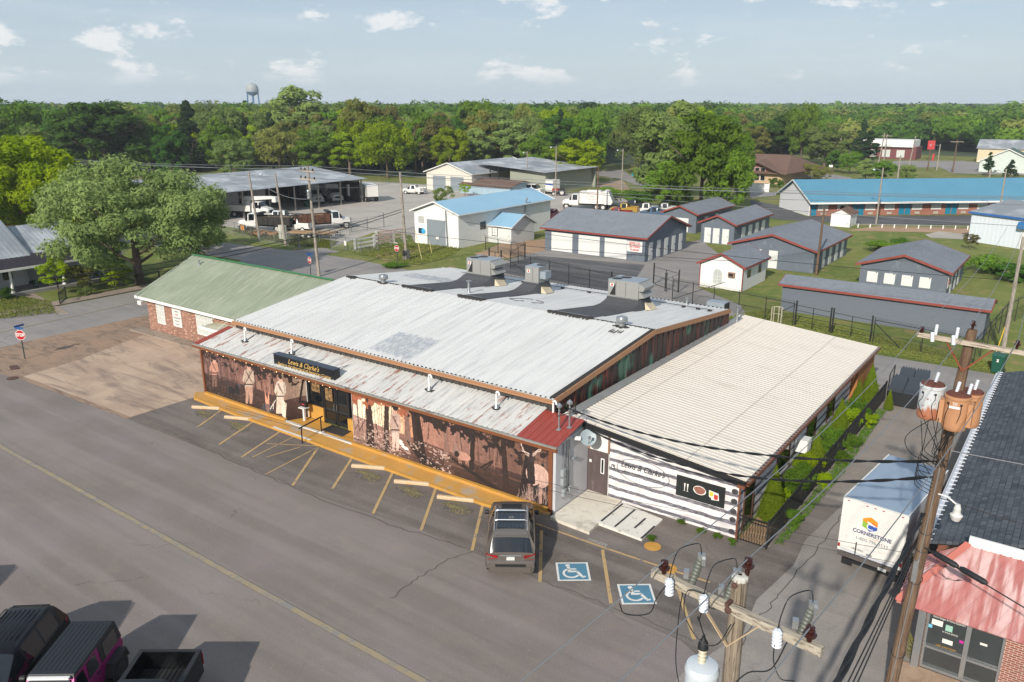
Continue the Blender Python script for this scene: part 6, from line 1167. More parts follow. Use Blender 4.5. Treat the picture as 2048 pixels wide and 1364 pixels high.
# medical shop at the right with red metal mansard and shingle roof
cs = thing('medical_shop', (20, 8, 0), 'brick medical supply shop with red metal canopy and charcoal shingle roof at the right edge', 'shop')
SX = 15.35
mb = MB(); mb.box(SX, -1.45, 0, SX + .25, 22.5, 3.3); build('side_wall', mb, BR_Y, cs)
mb = MB(); mb.box(SX + 2.45, -1.6, 0, SX + 3.2, -1.35, 2.9); mb.box(SX + 3.32, -1.6, 0, SX + 12, -1.35, 2.9); build('front_wall', mb, BR_R, cs); mb = MB(); mb.box(SX + 3.2, -1.7, 0, SX + 3.32, -1.3, 2.9); build('corner_post', mb, M_GALV, cs); mb = MB(); mb.box(SX, -1.75, 0, SX + .22, -1.46, 2.9); build('corner_post', mb, M_GALV, cs)
mb = MB(); za, zb_ = 3.55, 6.3
mb.extr([(14.95, .3, za), (14.95, 22.6, za - .1), (24.5, 22.6, zb_), (24.5, .3, zb_)], (0, 0, .12)); cro = build('shingle_roof', mb, SH_NEAR, cs)
mb = MB(); mb.box(14.86, .2, za - .12, 14.98, 22.6, za + .0); mb.extr([(14.94, .2, za + .13), (15.1, .2, za + .17), (15.1, 22.6, za + .07), (14.94, 22.6, za + .03)], (0, 0, .02))
y = .4
while y < 22.5: mb.box(14.98, y, za + .15, 15.2, y + .05, za + .19); y += .42
build('gutter', mb, M('gutter_white', '#bcbfc4', .5), cs)
M_MANS = None
m, nt, out = newmat('faded_red_metal'); p = nt.obj(); st = nt.noise(nt.scale(p, (3.2, .3, .3)), 1, 3, .6); b = nt.noise(p, .7, 3)
c = nt.mix(nt.smap(st, .43, .58), S('#9a5f5a'), S('#bd9f9b')); c = nt.mix(nt.math('MULTIPLY', nt.smap(b, .4, .62), .7), c, S('#a05f59')); c = nt.mix(nt.smap(nt.noise(p, 7, 2, .5), .78, .80), c, S('#d9cfca')); bsdf(nt, out, c, .5); M_MANS = m
# mansard: low front eave, top edge higher and set back; hip at the left corner
e0, e1, t0, t1, b0 = Vector((14.75, -2.55, 2.75)), Vector((28, -2.75, 2.75)), Vector((16.3, -.5, 4.35)), Vector((28, -.6, 4.35)), Vector((14.75, .25, 2.95))
mb = MB(); ribs(mb, tuple(e0), tuple(e1), tuple(t1), tuple(t0), 44, .022, .12, .05); build('canopy_roof', mb, M_MANS, cs)
mb = MB(); ribs(mb, tuple(b0), tuple(e0), tuple(t0), tuple(t0 + Vector((0, .05, 0))), 9, .02, .12, .05); build('canopy_side', mb, M_MANS, cs)
mb = MB(); mb.bar(tuple(e0 + Vector((0, 0, .06))), tuple(t0 + Vector((0, 0, .06))), .22, .04); build('hip_cap', mb, M('hip_salmon', '#bb6d5f', .6, var=.08), cs)
mb = MB(); mb.extr([tuple(t0 + Vector((0, -.02, -.02))), tuple(t1 + Vector((0, -.02, -.02))), tuple(t1 + Vector((0, .0, .30))), tuple(t0 + Vector((0, 0, .30)))], (0, .1, 0)); build('parapet_board', mb, M_WHITE, cs)
mb = MB(); mb.extr([(SX - .5, -2.5, 2.72), (28, -2.5, 2.72), (28, -1.5, 2.72), (SX - .5, -1.5, 2.72)], (0, 0, .02)); build('soffit', mb, M_WHITE, cs)
for x0, x1, nm in ((SX + .3, SX + 1.40, 'shop_window'), (SX + 1.5, SX + 2.40, 'glass_door')):
    mb = MB(); mb.box(x0, -1.50, .12, x1, -1.47, 2.6); q = build(nm, mb, M('shop_glass', '#34393a', .08, 0, var=.25, vs=1.1, spec=.9), cs); mb = MB()
    for a, b in ((x0 - .05, x0 + .02), (x1 - .02, x1 + .05)): mb.box(a, -1.58, .1, b, -1.505, 2.65)
    mb.box(x0 + .021, -1.58, .1, x1 - .021, -1.505, .2); mb.box(x0 + .021, -1.58, .88, x1 - .021, -1.505, .95); mb.box(x0 + .021, -1.58, 2.58, x1 - .021, -1.505, 2.65); build('metal_frame', mb, M_GALV, q)
    if nm == 'shop_window': wq = q
xr = (1, 0, 0); zu = (0, 0, 1); yy = -1.51
logo(wq, (SX + .55, yy, 2.32), xr, zu, .34)
text('window_lettering', 'CORNERSTONE', .15, M('letter_blue', '#4f86bd', .5), wq, (SX + 1.06, yy, 2.36), xr, zu, 0, ext=.002, bold=.004, sx=.6); text('window_lettering', 'HEALTH SYSTEMS', .09, M_BW, wq, (SX + 1.06, yy, 2.21), xr, zu, 0, ext=.002, bold=.002, sx=.8); text('window_lettering', 'Home Oxygen & Medical Equipment', .095, M_BW, wq, (SX + .87, yy, 2.05), xr, zu, 0, ext=.002, sx=.66)
for x, z, w_, h_, mt in ((SX + .55, 1.85, .32, .2, M_BOXW), (SX + .90, 1.78, .2, .22, M('notice_mint', '#8fb8a6', .5)), (SX + .36, 1.66, .13, .12, M('notice_cyan', '#6fb3cf', .5)), (SX + .92, 1.28, .3, .16, M_BOXW), (SX + 1.30, 1.45, .12, .1, M('notice_magenta', '#b5298c', .5)), (SX + 1.9, 1.62, .2, .08, M_BOXW)): mb = MB(); mb.rect((x, yy, z), xr, zu, w_, h_, .003); build('notice', mb, mt, wq)
text('window_lettering', '24 HOUR SERVICE', .07, M_BW, wq, (SX + .95, yy, 1.60), xr, zu, 0, ext=.001, sx=.8); text('window_lettering', 'USE CAUTION', .09, M('caution_amber', '#b98a2a', .5), wq, (SX + .9, yy, 1.05), xr, zu, 0, ext=.001)
mb = MB(); mb.prism([(SX - .25, -2.9), (29, -3.1), (29, -1.62), (SX - .25, -1.62)], 0, .10); struct('sidewalk', mb, concretemat('shop_walk', '#a38a74', '#96806c', '#85705f', (1, 1, 1)))
mb = MB()
for k in range(14): mb.tube([(SX - .05 + .03 * (k % 3), -1.4 + .05 * (k % 4), .1 + k * .05), (SX - .2, -1.5, .3 + k * .07)], .012, 4)
build('ivy_stem', mb, M('dry_vine', '#7a7434', .9), cs)
# ------------------------------------------------------------------ rooftop units
M_HV = M('unit_grey', '#8f8f8c', .55, .2, var=.05, fine=.02); M_HVT = M('unit_top_blue_grey', '#8d979f', .5, .2, var=.06)
def hvac(x0, x1, y0, z0, label, big=True):
    t = thing('rooftop_unit', ((x0 + x1) / 2, y0, roofz(y0)), label, 'air conditioner', 'grey air conditioning units on the white roof'); d = 1.55 if big else 1.25; h = 1.03
    mb = MB(); mb.box(x0 - .05, y0 - .05, roofz(y0 + 1) + .02, x1 + .05, y0 + d + .05, z0 - .06); build('kerb_frame', mb, M_MEMB, t); mb = MB(); mb.box(x0 - .02, y0 - .02, z0 - .059, x1 + .02, y0 + d + .02, z0); build('base_rail', mb, M_GALV, t)
    mb = MB(); mb.box(x0, y0, z0 + .001, x1, y0 + d, z0 + h); cab = build('cabinet', mb, M_HV, t); mb = MB(); mb.box(x0 - .01, y0 - .01, z0 + h + .001, x1 + .01, y0 + d + .01, z0 + h + .03); build('top_panel', mb, M_HVT, t)
    mb = MB()
    for x in ([x0 + .55, x0 + 1.25] if big else [x0 + .6]): mb.box(x, y0 - .008, z0 + .05, x + .02, y0 - .001, z0 + h - .05)
    if big: mb.extr([(x0 + .12, y0 - .002, z0 + .06), (x0 + .52, y0 - .002, z0 + .06), (x0 + .52, y0 - .002, z0 + .85)], (0, -.006, 0))
    build('coil_panel', mb, M_DARK, cab)
    for i, (fx, fy) in enumerate(((x0 + .38, y0 + .5), (x0 + .72, y0 + 1.1)) if big else ((x1 - .35, y0 + .9),)):
        mb = MB(); mb.lathe([(.33, 0), (.33, .03), (.28, .05), (.05, .05)], (fx, fy, z0 + h + .031), 20); fn = build('fan_guard', mb, M_DARK, t, 40)
        mb = MB()
        for k in range(6): a = k * math.pi / 6; mb.bar((fx - .3 * math.cos(a), fy - .3 * math.sin(a), z0 + h + .09), (fx + .3 * math.cos(a), fy + .3 * math.sin(a), z0 + h + .09), .012)
        build('fan_grille', mb, M_GALV, fn)
    if big:
        mb = MB(); mb.extr([(x1 + .001, y0 + .05, z0 + h - .02), (x1 + .42, y0 + .05, z0 + h - .28), (x1 + .30, y0 + .05, z0 + .52), (x1 + .001, y0 + .05, z0 + .5)], (0, d - .15, 0)); mb.extr([(x1 + .001, y0 + .1, z0 + .46), (x1 + .12, y0 + .1, z0 + .42), (x1 + .38, y0 + .1, z0 + .1), (x1 + .001, y0 + .1, z0 + .02)], (0, d - .25, 0)); build('intake_hood', mb, M_HV, t)
    else:
        mb = MB(); mb.box(x1 + .001, y0 + .2, z0 + .25, x1 + .45, y0 + .9, z0 + .75); build('intake_hood', mb, M_HVT, t)
    mb = MB(); mb.rect((x0 + .28, y0 - .012, z0 + .72), (1, 0, 0), (0, 0, 1), .28, .2, .004); build('warning_sticker', mb, M_BOXW, cab); mb = MB(); mb.rect((x0 + .28, y0 - .018, z0 + .72), (1, 0, 0), (0, 0, 1), .13, .12, .003); build('sticker_mark', mb, M_RP, cab)
    return t
hvac(-18.62, -16.45, 17.0, 6.18, 'big grey rooftop unit nearest the workshop, left of the three'); hvac(-13.4, -12.3, 17.0, 6.2, 'small square grey rooftop unit, middle of the three', False)
q3 = atY(*(920 + 1515 / 5.12, 500 + 450 / 5.12), 16.6); hvac(q3[0], q3[0] + 2.15, 16.6, 6.2, 'big grey rooftop unit nearest the cream roof, right of the three')
q = thing('condenser_unit', (-1.9, 24.2, 4.1), 'blue-grey condenser on a rack behind the back corner of the white roof', 'condenser'); mb = MB(); mb.box(-2.6, 23.2, 4.35, -1.35, 24.1, 5.05); build('cabinet', mb, M_HVT, q); mb = MB(); mb.box(-1.349, 23.25, 4.4, -1.3, 24.05, 5.0); build('coil', mb, M_BLK, q); mb = MB(); mb.box(-2.7, 23.1, 3.3, -2.6, 24.2, 4.349); mb.box(-1.45, 23.1, 3.3, -1.35, 24.2, 4.349); mb.box(-2.59, 22.4, 4.25, -1.46, 24.2, 4.34); build('rack', mb, M_GALV, q)
# service masts and satellite dish
sm = thing('service_mast', (-.1, .95, 3.8), 'two grey electric masts with looped wires on the red roof corner', 'electric mast')
for x, y, h in ((-.22, .85, 1.05), (.12, 1.2, 1.1)):
    mb = MB(); mb.tube([(x, y, lowz(y)), (x, y, lowz(y) + h)], .045, 8); mb.lathe([(.14, 0), (.06, .06)], (x, y, lowz(y)), 10); build('mast', mb, M_GALV, sm, True); mb = MB(); mb.lathe([(.06, 0), (.13, .05), (.13, .14), (.03, .24)], (x, y, lowz(y) + h), 10); build('weatherhead', mb, M_GALV, sm, True)
mb = MB(); rr = random.Random(9)
for k in range(9):
    x, y, z = rr.choice([(-.22, .85), (.12, 1.2)]) + (lowz(1) + 1.1,); a = rr.uniform(0, 6.28); mb.tube([(x, y, z), (x + .3 * math.cos(a), y + .3 * math.sin(a), z + .1), (x + .4 * math.cos(a + .5), y + .35 * math.sin(a + .5), z - .35), (.55, 1.05, z - .12)], .014, 4)
build('wire_loop', mb, M_BLK, sm)
ds = thing('satellite_dish', (.5, 2.1, 3.0), 'grey satellite dish beside the side door', 'satellite dish'); mm = Matrix.Translation((.66, 1.95, 3.25)) @ Vector((.55, -.65, .55)).to_track_quat('Z', 'Y').to_matrix().to_4x4()
mb = MB(); mb.lathe([(.02, 0), (.2, .03), (.38, .1), (.385, .115), (.2, .045), (.02, .015)], (0, 0, 0), 26, mm); build('reflector', mb, M('dish_grey', '#8b979a', .5), ds, True); mb = MB(); mb.bar(tuple(mm @ Vector((0, -.3, .06))), tuple(mm @ Vector((0, -.1, .5))), .03); mb.cbox(*tuple(mm @ Vector((0, -.08, .52))), .1, .1, .12); build('feed_arm', mb, M_GALV, ds); mb = MB(); mb.tube([(.2, 2.3, 2.9), (.55, 2.2, 2.95), (.62, 2.05, 3.2)], .03, 6); build('bracket', mb, M_GALV, ds)
mb = MB(); mb.lathe([(.03, 0), (.1, .12), (.11, .35), (.04, .4)], (0, 0, 0), 12, Matrix.Translation((.22, 1.35, 3.35)) @ Matrix.Rotation(R(100), 4, 'Y') @ Matrix.Rotation(R(-40), 4, 'X')); single('wall_floodlight', mb, M_WHITEP, 'white cylindrical floodlight under the red roof edge', 'floodlight', (.22, 1.35, 3.3))
# ------------------------------------------------------------------ fences
def netmat(name, col, a):
    m, nt, out = newmat(name); b = nt.node('ShaderNodeBsdfPrincipled', {'Base Color': S(col), 'Roughness': .7}); t = nt.node('ShaderNodeBsdfTransparent'); nt.l.new(nt.node('ShaderNodeMixShader', {0: a, 1: t.outputs[0], 2: b.outputs[0]}).outputs[0], out.inputs[0]); return m
NETB = netmat('black_chain_link', '#18191a', .17); NETG = netmat('galvanized_chain_link', '#84888a', .15)
def chain(nm, pts, h, label, post, net, step=2.9, top=True, arm=.35, closed=False):
    t = thing(nm, (*pts[0][:2], 0), label, 'fence'); k = 0
    for (a, b) in zip(pts[:-1], pts[1:]):
        a, b = Vector((*a[:2], 0)), Vector((*b[:2], 0)); L = (b - a).length; n = max(1, round(L / step)); d = (b - a) / n; mb = MB(); mb.face([tuple(a + Vector((0, 0, .05))), tuple(b + Vector((0, 0, .05))), tuple(b + Vector((0, 0, h))), tuple(a + Vector((0, 0, h)))]); build('chain_link_mesh', mb, net, t)
        mb = MB(); mb.bar(tuple(a + Vector((0, 0, h))), tuple(b + Vector((0, 0, h))), .045)
        if arm:
            for j in (1, 2): mb.bar(tuple(a + Vector((0, -.09 * j, h + .12 * j))), tuple(b + Vector((0, -.09 * j, h + .12 * j))), .014)
        build('top_rail', mb, post, t)
        for i in range(n + 1):
            p = a + d * i
            if i == n and (b - Vector((*pts[-1][:2], 0))).length > .1: continue
            mb = MB(); mb.bar((p.x, p.y, 0), (p.x, p.y, h + .02), .06)
            if arm: mb.bar((p.x, p.y, h), (p.x, p.y - arm * .6, h + arm * .8), .03)
            build('post', mb, post, t)
    return t
def gatefr(t, a, b, h, post, diag=True, rails=5):
    a, b = Vector((*a[:2], 0)), Vector((*b[:2], 0)); mb = MB()
    for f in (0, .5, 1): p = a.lerp(b, f); mb.bar((p.x, p.y, .1), (p.x, p.y, h), .05)
    for k in range(rails): z = .12 + (h - .15) * k / (rails - 1); mb.bar((a.x, a.y, z), (b.x, b.y, z), .035)
    if diag: mb.bar((a.x, a.y, .15), (b.x, b.y, h - .1), .03)
    build('gate', mb, post, t)
    for p in (a, b): mb = MB(); mb.bar((p.x, p.y, 0), (p.x, p.y, h + .35), .11); build('gate_post', mb, post, t)
cf = chain('chain_link_fence', [(-13.5, 41.7), (-9.0, 40.8), (-1.2, 38.9)], 1.95, 'black chain-link fence with barbed top along the lawn left of the double gate', M_BLK, NETB)
gatefr(cf, (-1.0, 38.85), (2.0, 38.1), 1.9, M_BLK, False); gatefr(cf, (2.2, 38.05), (5.3, 37.3), 1.9, M_BLK, False); mb = MB(); mb.bar((-3.6, 39.4, .1), (-1.1, 38.9, 1.9), .05); mb.bar((7.6, 36.9, .1), (5.4, 37.3, 1.8), .05); build('brace', mb, M_BLK, cf)
cf2 = chain('chain_link_fence', [(5.5, 37.25), (12.6, 35.8), (13.3, 49), (16, 62), (19, 74)], 1.95, 'black chain-link fence from the double gate round the long storage building to the right', M_BLK, NETB); 
cf3 = chain('chain_link_fence', [(-36.8, 50.5), (-34.6, 44.4), (-31, 43.2), (-19.3, 40.2)], 1.95, 'black chain-link fence in front of the sign-bearing storage building', M_BLK, NETB); gatefr(cf3, (-37.0, 43.6), (-35.0, 43.2), 2.0, M_BLK, True, 3); mb = MB(); mb.bar((-35.0, 43.2, 1.8), (-31.4, 43.3, .1), .05); mb.bar((-19.3, 40.2, 0), (-19.3, 40.2, 2.3), .1); mb.bar((-16.4, 39.5, 0), (-16.4, 39.5, 2.3), .1); mb.bar((-19.3, 40.2, 1.9), (-16.4, 39.5, 1.9), .05); mb.bar((-19.3, 40.2, .9), (-16.4, 39.5, 1.9), .04); build('gate', mb, M_BLK, cf3)
mb = MB(); mb.rect((-17.2, 39.65, 1.72), (1, -.2, 0), (0, 0, 1), .62, .3, .04); build('red_sign', mb, M_RP, cf3)
cf4 = chain('chain_link_fence', [(-44.4, 52.5), (-37.0, 50.6)], 1.7, 'short black chain-link run from the annex towards the storage gate', M_BLK, NETB); 
cf5 = chain('swing_gate', [(-15.6, 44.5), (-15.4, 44.4)], 1.9, 'open black gate leaf standing in front of the white office shed', M_BLK, NETB, arm=0); gatefr(cf5, (-17.9, 46.6), (-14.3, 44.8), 1.95, M_BLK, True, 3); mb = MB(); mb.bar((-13.4, 41.8, .1), (-9.2, 43.8, 1.9), .05); build('brace', mb, M_BLK, cf5)
yf = chain('chain_link_fence', P((300, 492), (445, 466), (470, 470), (520, 484), (580, 493), (598, 500)), 1.8, 'galvanized chain-link fence along the truck yard, street side', M_GALV, NETG, 3, True, 0)
yf2 = chain('chain_link_fence', P((600, 500), (640, 487), (700, 470), (735, 463)), 1.8, 'galvanized chain-link fence run left of the yard entrance', M_GALV, NETG, 3, True, 0); gatefr(yf2, G(703, 465)[:2], G(768, 455)[:2], 1.9, M_GALV, True, 3)
yf3 = chain('chain_link_fence', P((663, 500), (722, 507), (757, 503), (830, 480)), 1.8, 'galvanized chain-link fence in front of the white barricades', M_GALV, NETG, 3, True, 0)
cf6 = chain('chain_link_fence', P((1145, 358), (1245, 372), (1245, 385)), 1.6, 'galvanized chain-link fence behind the refuse truck', M_GALV, NETG, 4, True, 0); 
def iron(nm, pts, h, label, gap=.12, r=.018):
    t = thing(nm, (*pts[0][:2], 0), label, 'fence')
    for a, b in zip(pts[:-1], pts[1:]):
        a, b = Vector((*a[:2], 0)), Vector((*b[:2], 0)); L = (b - a).length; n = int(L / gap); mb = MB()
        for i in range(1, n): p = a.lerp(b, i / n); mb.bar((p.x, p.y, .08), (p.x, p.y, h), r * 1.1)
        build('picket_panel', mb, M_BLK, t); mb = MB(); mb.bar((a.x, a.y, h - .12), (b.x, b.y, h - .12), .04); mb.bar((a.x, a.y, .15), (b.x, b.y, .15), .04); mb.bar((a.x, a.y, h), (b.x, b.y, h), .04); build('rail', mb, M_BLK, t)
        for k in range(int(L / 2.4) + 1): p = a.lerp(b, min(1, k * 2.4 / L)); mb = MB(); mb.bar((p.x, p.y, 0), (p.x, p.y, h + .1), .07); build('post', mb, M_BLK, t)
    return t
iron('iron_fence', [(8.98, 2.75), (9.05, 24.8)], 1.25, 'tall black iron picket fence along the hedge beside the alley', .11)
ig = thing('iron_gate', (7.7, 2.78, 0), 'black iron gate between the log-pattern corner and the alley fence', 'gate'); mb = MB()
for k in range(11): mb.bar((7.75 + k * .115, 2.76, .06), (7.75 + k * .115, 2.76, 1.22), .02)
build('pickets', mb, M_BLK, ig); mb = MB(); mb.bar((7.7, 2.76, 1.22), (8.95, 2.76, 1.22), .04); mb.bar((7.7, 2.76, .1), (8.95, 2.76, .1), .04); mb.bar((7.7, 2.76, 1.05), (8.95, 2.76, 1.05), .03); build('frame', mb, M_BLK, ig)
iron('iron_fence', [(-58.7, 6.3), (-60.6, 7.8), (-60.5, 24)], 1.15, 'low black iron fence in front of the cottage garden', .13, .014)
cm = chain('alley_screen', [(9.12, 24.9), (9.0, 27.0)], 1.7, 'short black fence end beside the dumpster', M_BLK, NETB, arm=0)
mb = MB(); mb.prism([(7.75, 2.9), (8.9, 2.9), (8.9, 24.5), (7.75, 24.5)], 0, .05); struct('garden_bed', mb, M('mulch_bed', '#967a5c', .95, var=.25, vs=3))
# ------------------------------------------------------------------ dumpster, carts, barricades, bits
dp = thing('dumpster', (10.2, 25, 0), 'black dumpster with ribbed lids at the end of the alley', 'dumpster'); mb = MB(); mb.extr([(9.35, 23.8, .1), (9.35, 25.5, .1), (9.35, 25.6, 1.4), (9.35, 25.1, 1.45), (9.35, 23.6, 1.0)], (1.65, 0, 0)); build('bin', mb, M('bin_black', '#25272a', .6, var=.15), dp)
mb = MB()
for x0 in (9.32, 10.2):
    mb.extr([(x0, 23.55, 1.02), (x0, 25.1, 1.48), (x0, 25.65, 1.46), (x0, 25.65, 1.5), (x0, 25.1, 1.54), (x0, 23.55, 1.08)], (.82, 0, 0))
    for k in range(5): mb.bar((x0 + .1 + k * .155, 23.7, 1.14), (x0 + .1 + k * .155, 25.5, 1.60), .05)
build('lid', mb, M('lid_black', '#33383d', .45, var=.1), dp)
for xa in (9.2, 11.005): mb = MB(); mb.box(xa, 24.2, .75, xa + .145, 25.2, .9); build('lift_pocket', mb, M_BLK, dp)
d2 = dup(dp, (10.25, 27.0, .0), R(4), 'second black dumpster directly behind the ribbed-lid one')
M_CART = M('cart_green', '#0f4a3a', .5, var=.05)
def cart(x, y, rot, label, nm='wheelie_bin'):
    t = thing(nm, (0, 0, 0), label, 'bin'); mb = MB(); mb.add([(-.24, -.28, .08), (.24, -.28, .08), (.24, .26, .08), (-.24, .26, .08), (-.30, -.36, 1.0), (.30, -.36, 1.0), (.30, .36, 1.0), (-.30, .36, 1.0)], [(0, 3, 2, 1), (4, 5, 6, 7), (0, 1, 5, 4), (1, 2, 6, 5), (2, 3, 7, 6), (3, 0, 4, 7)]); build('bin', mb, M_CART, t)
    mb = MB(); mb.extr([(-.32, -.40, 1.0), (-.32, .40, 1.0), (-.32, .34, 1.07), (-.32, -.3, 1.10)], (.64, 0, 0)); mb.box(-.25, .40, .95, .25, .46, 1.0); build('lid', mb, M_CART, t)
    for s in (-1, 1): mb = MB(); mb.lathe([(.12, -.03), (.12, .03)], (0, 0, 0), 12, Matrix.Translation((s * .27, .30, .12)) @ Matrix.Rotation(R(90), 4, 'Y')); build('wheel', mb, M_BLK, t)
    mb = MB(); mb.extr([(-.07, -.335, .7), (.07, -.335, .7), (.02, -.335, .78), (.07, -.34, .85), (-.07, -.34, .85), (-.02, -.335, .78)], (0, -.01, 0)); build('emblem', mb, M_BW, t)
    t.location = (x, y, 0); t.rotation_euler = (0, 0, rot); return t
c1 = cart(14.2, 34.9, R(-8), 'green wheeled bin with white emblem at the lawn edge by the white pole'); c1.scale = (1.25, 1.25, 1.3)
p = G(845, 483); dup(c1, p, R(10), 'green wheeled bin at the left corner of the workshop', (1.1, 1.1, 1.15)); p = G(75, 575); dup(c1, (-66.8, 7.9, .34), R(90), 'green wheeled bin on the cottage porch', (.7, .7, .7))
p = G(612, 414); dup(c1, p, 0, 'green bin in the shadow of the vehicle shed', (1.2, 1.2, 1.0)); 
M_BARR = M('barricade_white', '#cfcdc6', .7, var=.06)
def barricade(a, b, label, striped):
    a, b = Vector(a), Vector(b); t = thing('road_barricade', tuple(a), label, 'barricade', 'road barricades by the yard entrance'); d = (b - a).normalized(); n = Vector((-d.y, d.x, 0)); L = (b - a).length
    for z in (.45, .95, 1.45):
        mb = MB(); mb.bar(tuple(a + Vector((0, 0, z))), tuple(b + Vector((0, 0, z))), .05, .22); bd = build('board', mb, M_BARR, t)
        if striped:
            mb = MB(); k = .1
            while k < L - .3:
                q0, q1 = a + d * k - n * .031, a + d * (k + .14) - n * .031
                mb.face([(q0.x, q0.y, z - .1), (q1.x, q1.y, z - .1), (q1.x + d.x * .14, q1.y + d.y * .14, z + .1), (q0.x + d.x * .14, q0.y + d.y * .14, z + .1)]); k += .34
            build('stripe', mb, M('stripe_orange', '#b8472a', .6, var=.08), bd)
    for p in (a, b):
        q = p + d * (.2 if p is a else -.2)
        for s in (-.09, .09): mb = MB(); mb.cbox(q.x + n.x * s, q.y + n.y * s, .82, .12, .05, 1.64, math.atan2(d.y, d.x)); build('upright', mb, M_BARR, t)
        mb = MB(); mb.bar(tuple(q - n * .7 + Vector((0, 0, .06))), tuple(q + n * .7 + Vector((0, 0, .06))), .12); build('foot', mb, M_BARR, t)
    return t
barricade(G(708, 503), G(750, 496), 'plain white wooden barricade nearest the yard entrance', False); barricade(G(748, 494), G(790, 486), 'white barricade with orange slanted stripes, behind the plain one', True); barricade(G(752, 487), G(810, 478), 'orange-striped white barricade closest to the workshop', True)
# street signs
def stop_sign(x, y, rot, label, h=2.05, blade=True, s=.38):
    t = thing('stop_sign', (x, y, 0), label, 'stop sign', 'red stop signs'); INV[t.name] = Matrix.Identity(4); t.rotation_euler = (0, 0, rot)
    mb = MB(); mb.bar((0, 0, 0), (0, 0, h + (.75 if blade else .4)), .06); build('post', mb, M('post_dark', '#2f3a35', .7), t)
    o8 = lambda r: [(r * math.cos(R(22.5 + 45 * k)), -.045, h + r * math.sin(R(22.5 + 45 * k))) for k in range(8)]
    mb = MB(); mb.extr(o8(s + .02), (0, .012, 0)); pl = build('sign_plate', mb, M_BW, t); mb = MB(); mb.extr([(p_[0], -.048, p_[2]) for p_ in o8(s - .01)], (0, -.003, 0)); build('red_field', mb, M('stop_red', '#a5121b', .5, var=.04), pl)
    text('stop_lettering', 'STOP', .34, M_BW, pl, (0, -.054, h), (1, 0, 0), (0, 0, 1), 0, ext=.002, bold=.012, sx=.8)
    if blade:
        mb = MB(); mb.rect((0, -.02, h + .52), (1, 0, 0), (0, 0, 1), .62, .15, .012); bl1 = build('street_name_blade', mb, M('street_blue', '#1f4f8c', .5), t)
        mb = MB(); mb.rect((0, 0, h + .70), (.35, .94, 0), (0, 0, 1), .75, .15, .012); build('street_name_blade', mb, M('street_blue', '#1f4f8c', .5), t)
    return t
stop_sign(-44.0, -3.3, R(30), 'stop sign with blue street blades on the near street corner', 1.85); p = G(622, 552); stop_sign(p[0], p[1], R(-12), 'weathered stop sign beside the tall pole behind the green roof', 1.75); p = G(795, 526); stop_sign(p[0], p[1], R(0), 'stop sign without blades in front of the workshop', 1.75, False)
def small_sign(x, y, lab, h=1.6, w_=.45, hh=.5, mat=None, nm='notice_sign', txt=None):
    g = G(x, y); t = thing(nm, g, lab, 'sign'); mb = MB(); mb.bar(g, (g[0], g[1], h + hh), .05); build('post', mb, M_GALV, t); mb = MB(); mb.rect((g[0], g[1] - .04, h + hh / 2), (1, 0, 0), (0, 0, 1), w_, hh, .015); q = build('sign_plate', mb, mat or M_BOXW, t)
    if txt: text('sign_lettering', txt, .14, M_BLK, q, (g[0], g[1] - .06, h + hh / 2), (1, 0, 0), (0, 0, 1), 0, ext=.002)
small_sign(692, 505, 'small white notice on a thin post in front of the barricades', .9, .4, .6); small_sign(487, 473, 'small orange sign on the yard fence', .9, .75, .8, M('sign_orange', '#d18a2a', .6)); small_sign(1660, 290 + 60, 'small white sign at the far bend', 2, 1, .6)
eb = G(572, 487); t = thing('meter_cabinet', eb, 'pale electric cabinet fixed low on a pole by the yard fence', 'cabinet'); mb = MB(); mb.box(eb[0] - .6, eb[1] - .6, .7, eb[0] + .6, eb[1] - .2, 2.5); cb_ = build('cabinet', mb, M('cabinet_cream', '#b5b3a6', .6), t); mb = MB(); mb.box(eb[0] - .02, eb[1] - .62, .75, eb[0] + .02, eb[1] - .601, 2.45); build('door_seam', mb, M_BLK, cb_)
# ------------------------------------------------------------------ poles and wires
def wood(name, c1, c2):
    m, nt, out = newmat(name); p = nt.obj(); st = nt.noise(nt.scale(p, (14, 14, .5)), 1, 5, .7); b = nt.noise(p, 1.1, 4, .7); c = nt.mix(nt.smap(st, .38, .66), S(c1), S(c2)); c = nt.mix(nt.math('MULTIPLY', nt.smap(b, .5, .7), .4), c, S('#5e5245')); c = nt.mix(nt.math('MULTIPLY', nt.smap(nt.noise(nt.scale(p, (30, 30, 1.2)), 1, 4, .7), .52, .60), .7), c, S('#40372e')); bsdf(nt, out, c, .9, 0, nt.bump(st, .01, .6), .2); return m
W_POLE = wood('weathered_pole', '#766a5c', '#8f8373'); W_POLE2 = wood('brown_pole', '#5c4839', '#7a6552'); W_GREY = wood('grey_pole', '#8f877c', '#a39b8f')
def woodx(name, c1, c2):
    m, nt, out = newmat(name); p = nt.obj(); st = nt.noise(nt.scale(p, (.6, 14, 14)), 1, 5, .7); c = nt.mix(nt.smap(st, .35, .68), S(c1), S(c2)); c = nt.mix(nt.math('MULTIPLY', nt.smap(nt.noise(nt.scale(p, (1.6, 30, 30)), 1, 4, .7), .50, .60), .75), c, S('#5a5044')); bsdf(nt, out, c, .9, 0, nt.bump(st, .01, .6), .2); return m
W_ARM = woodx('weathered_crossarm', '#9a9182', '#b0a798'); W_ARM2 = woodx('grey_crossarm', '#a79a8a', '#bcb0a0')
M_PORC = M('white_porcelain', '#c9cfd6', .25, var=.04); M_BRN = M('brown_porcelain', '#33150f', .15, var=.05); M_POLY = M('grey_polymer', '#5c5f58', .5, var=.06); M_WIREB = M('black_cable', '#17191c', .6, var=.05); M_WIREG = M('aluminium_wire', '#85888a', .5, .5, var=.05)
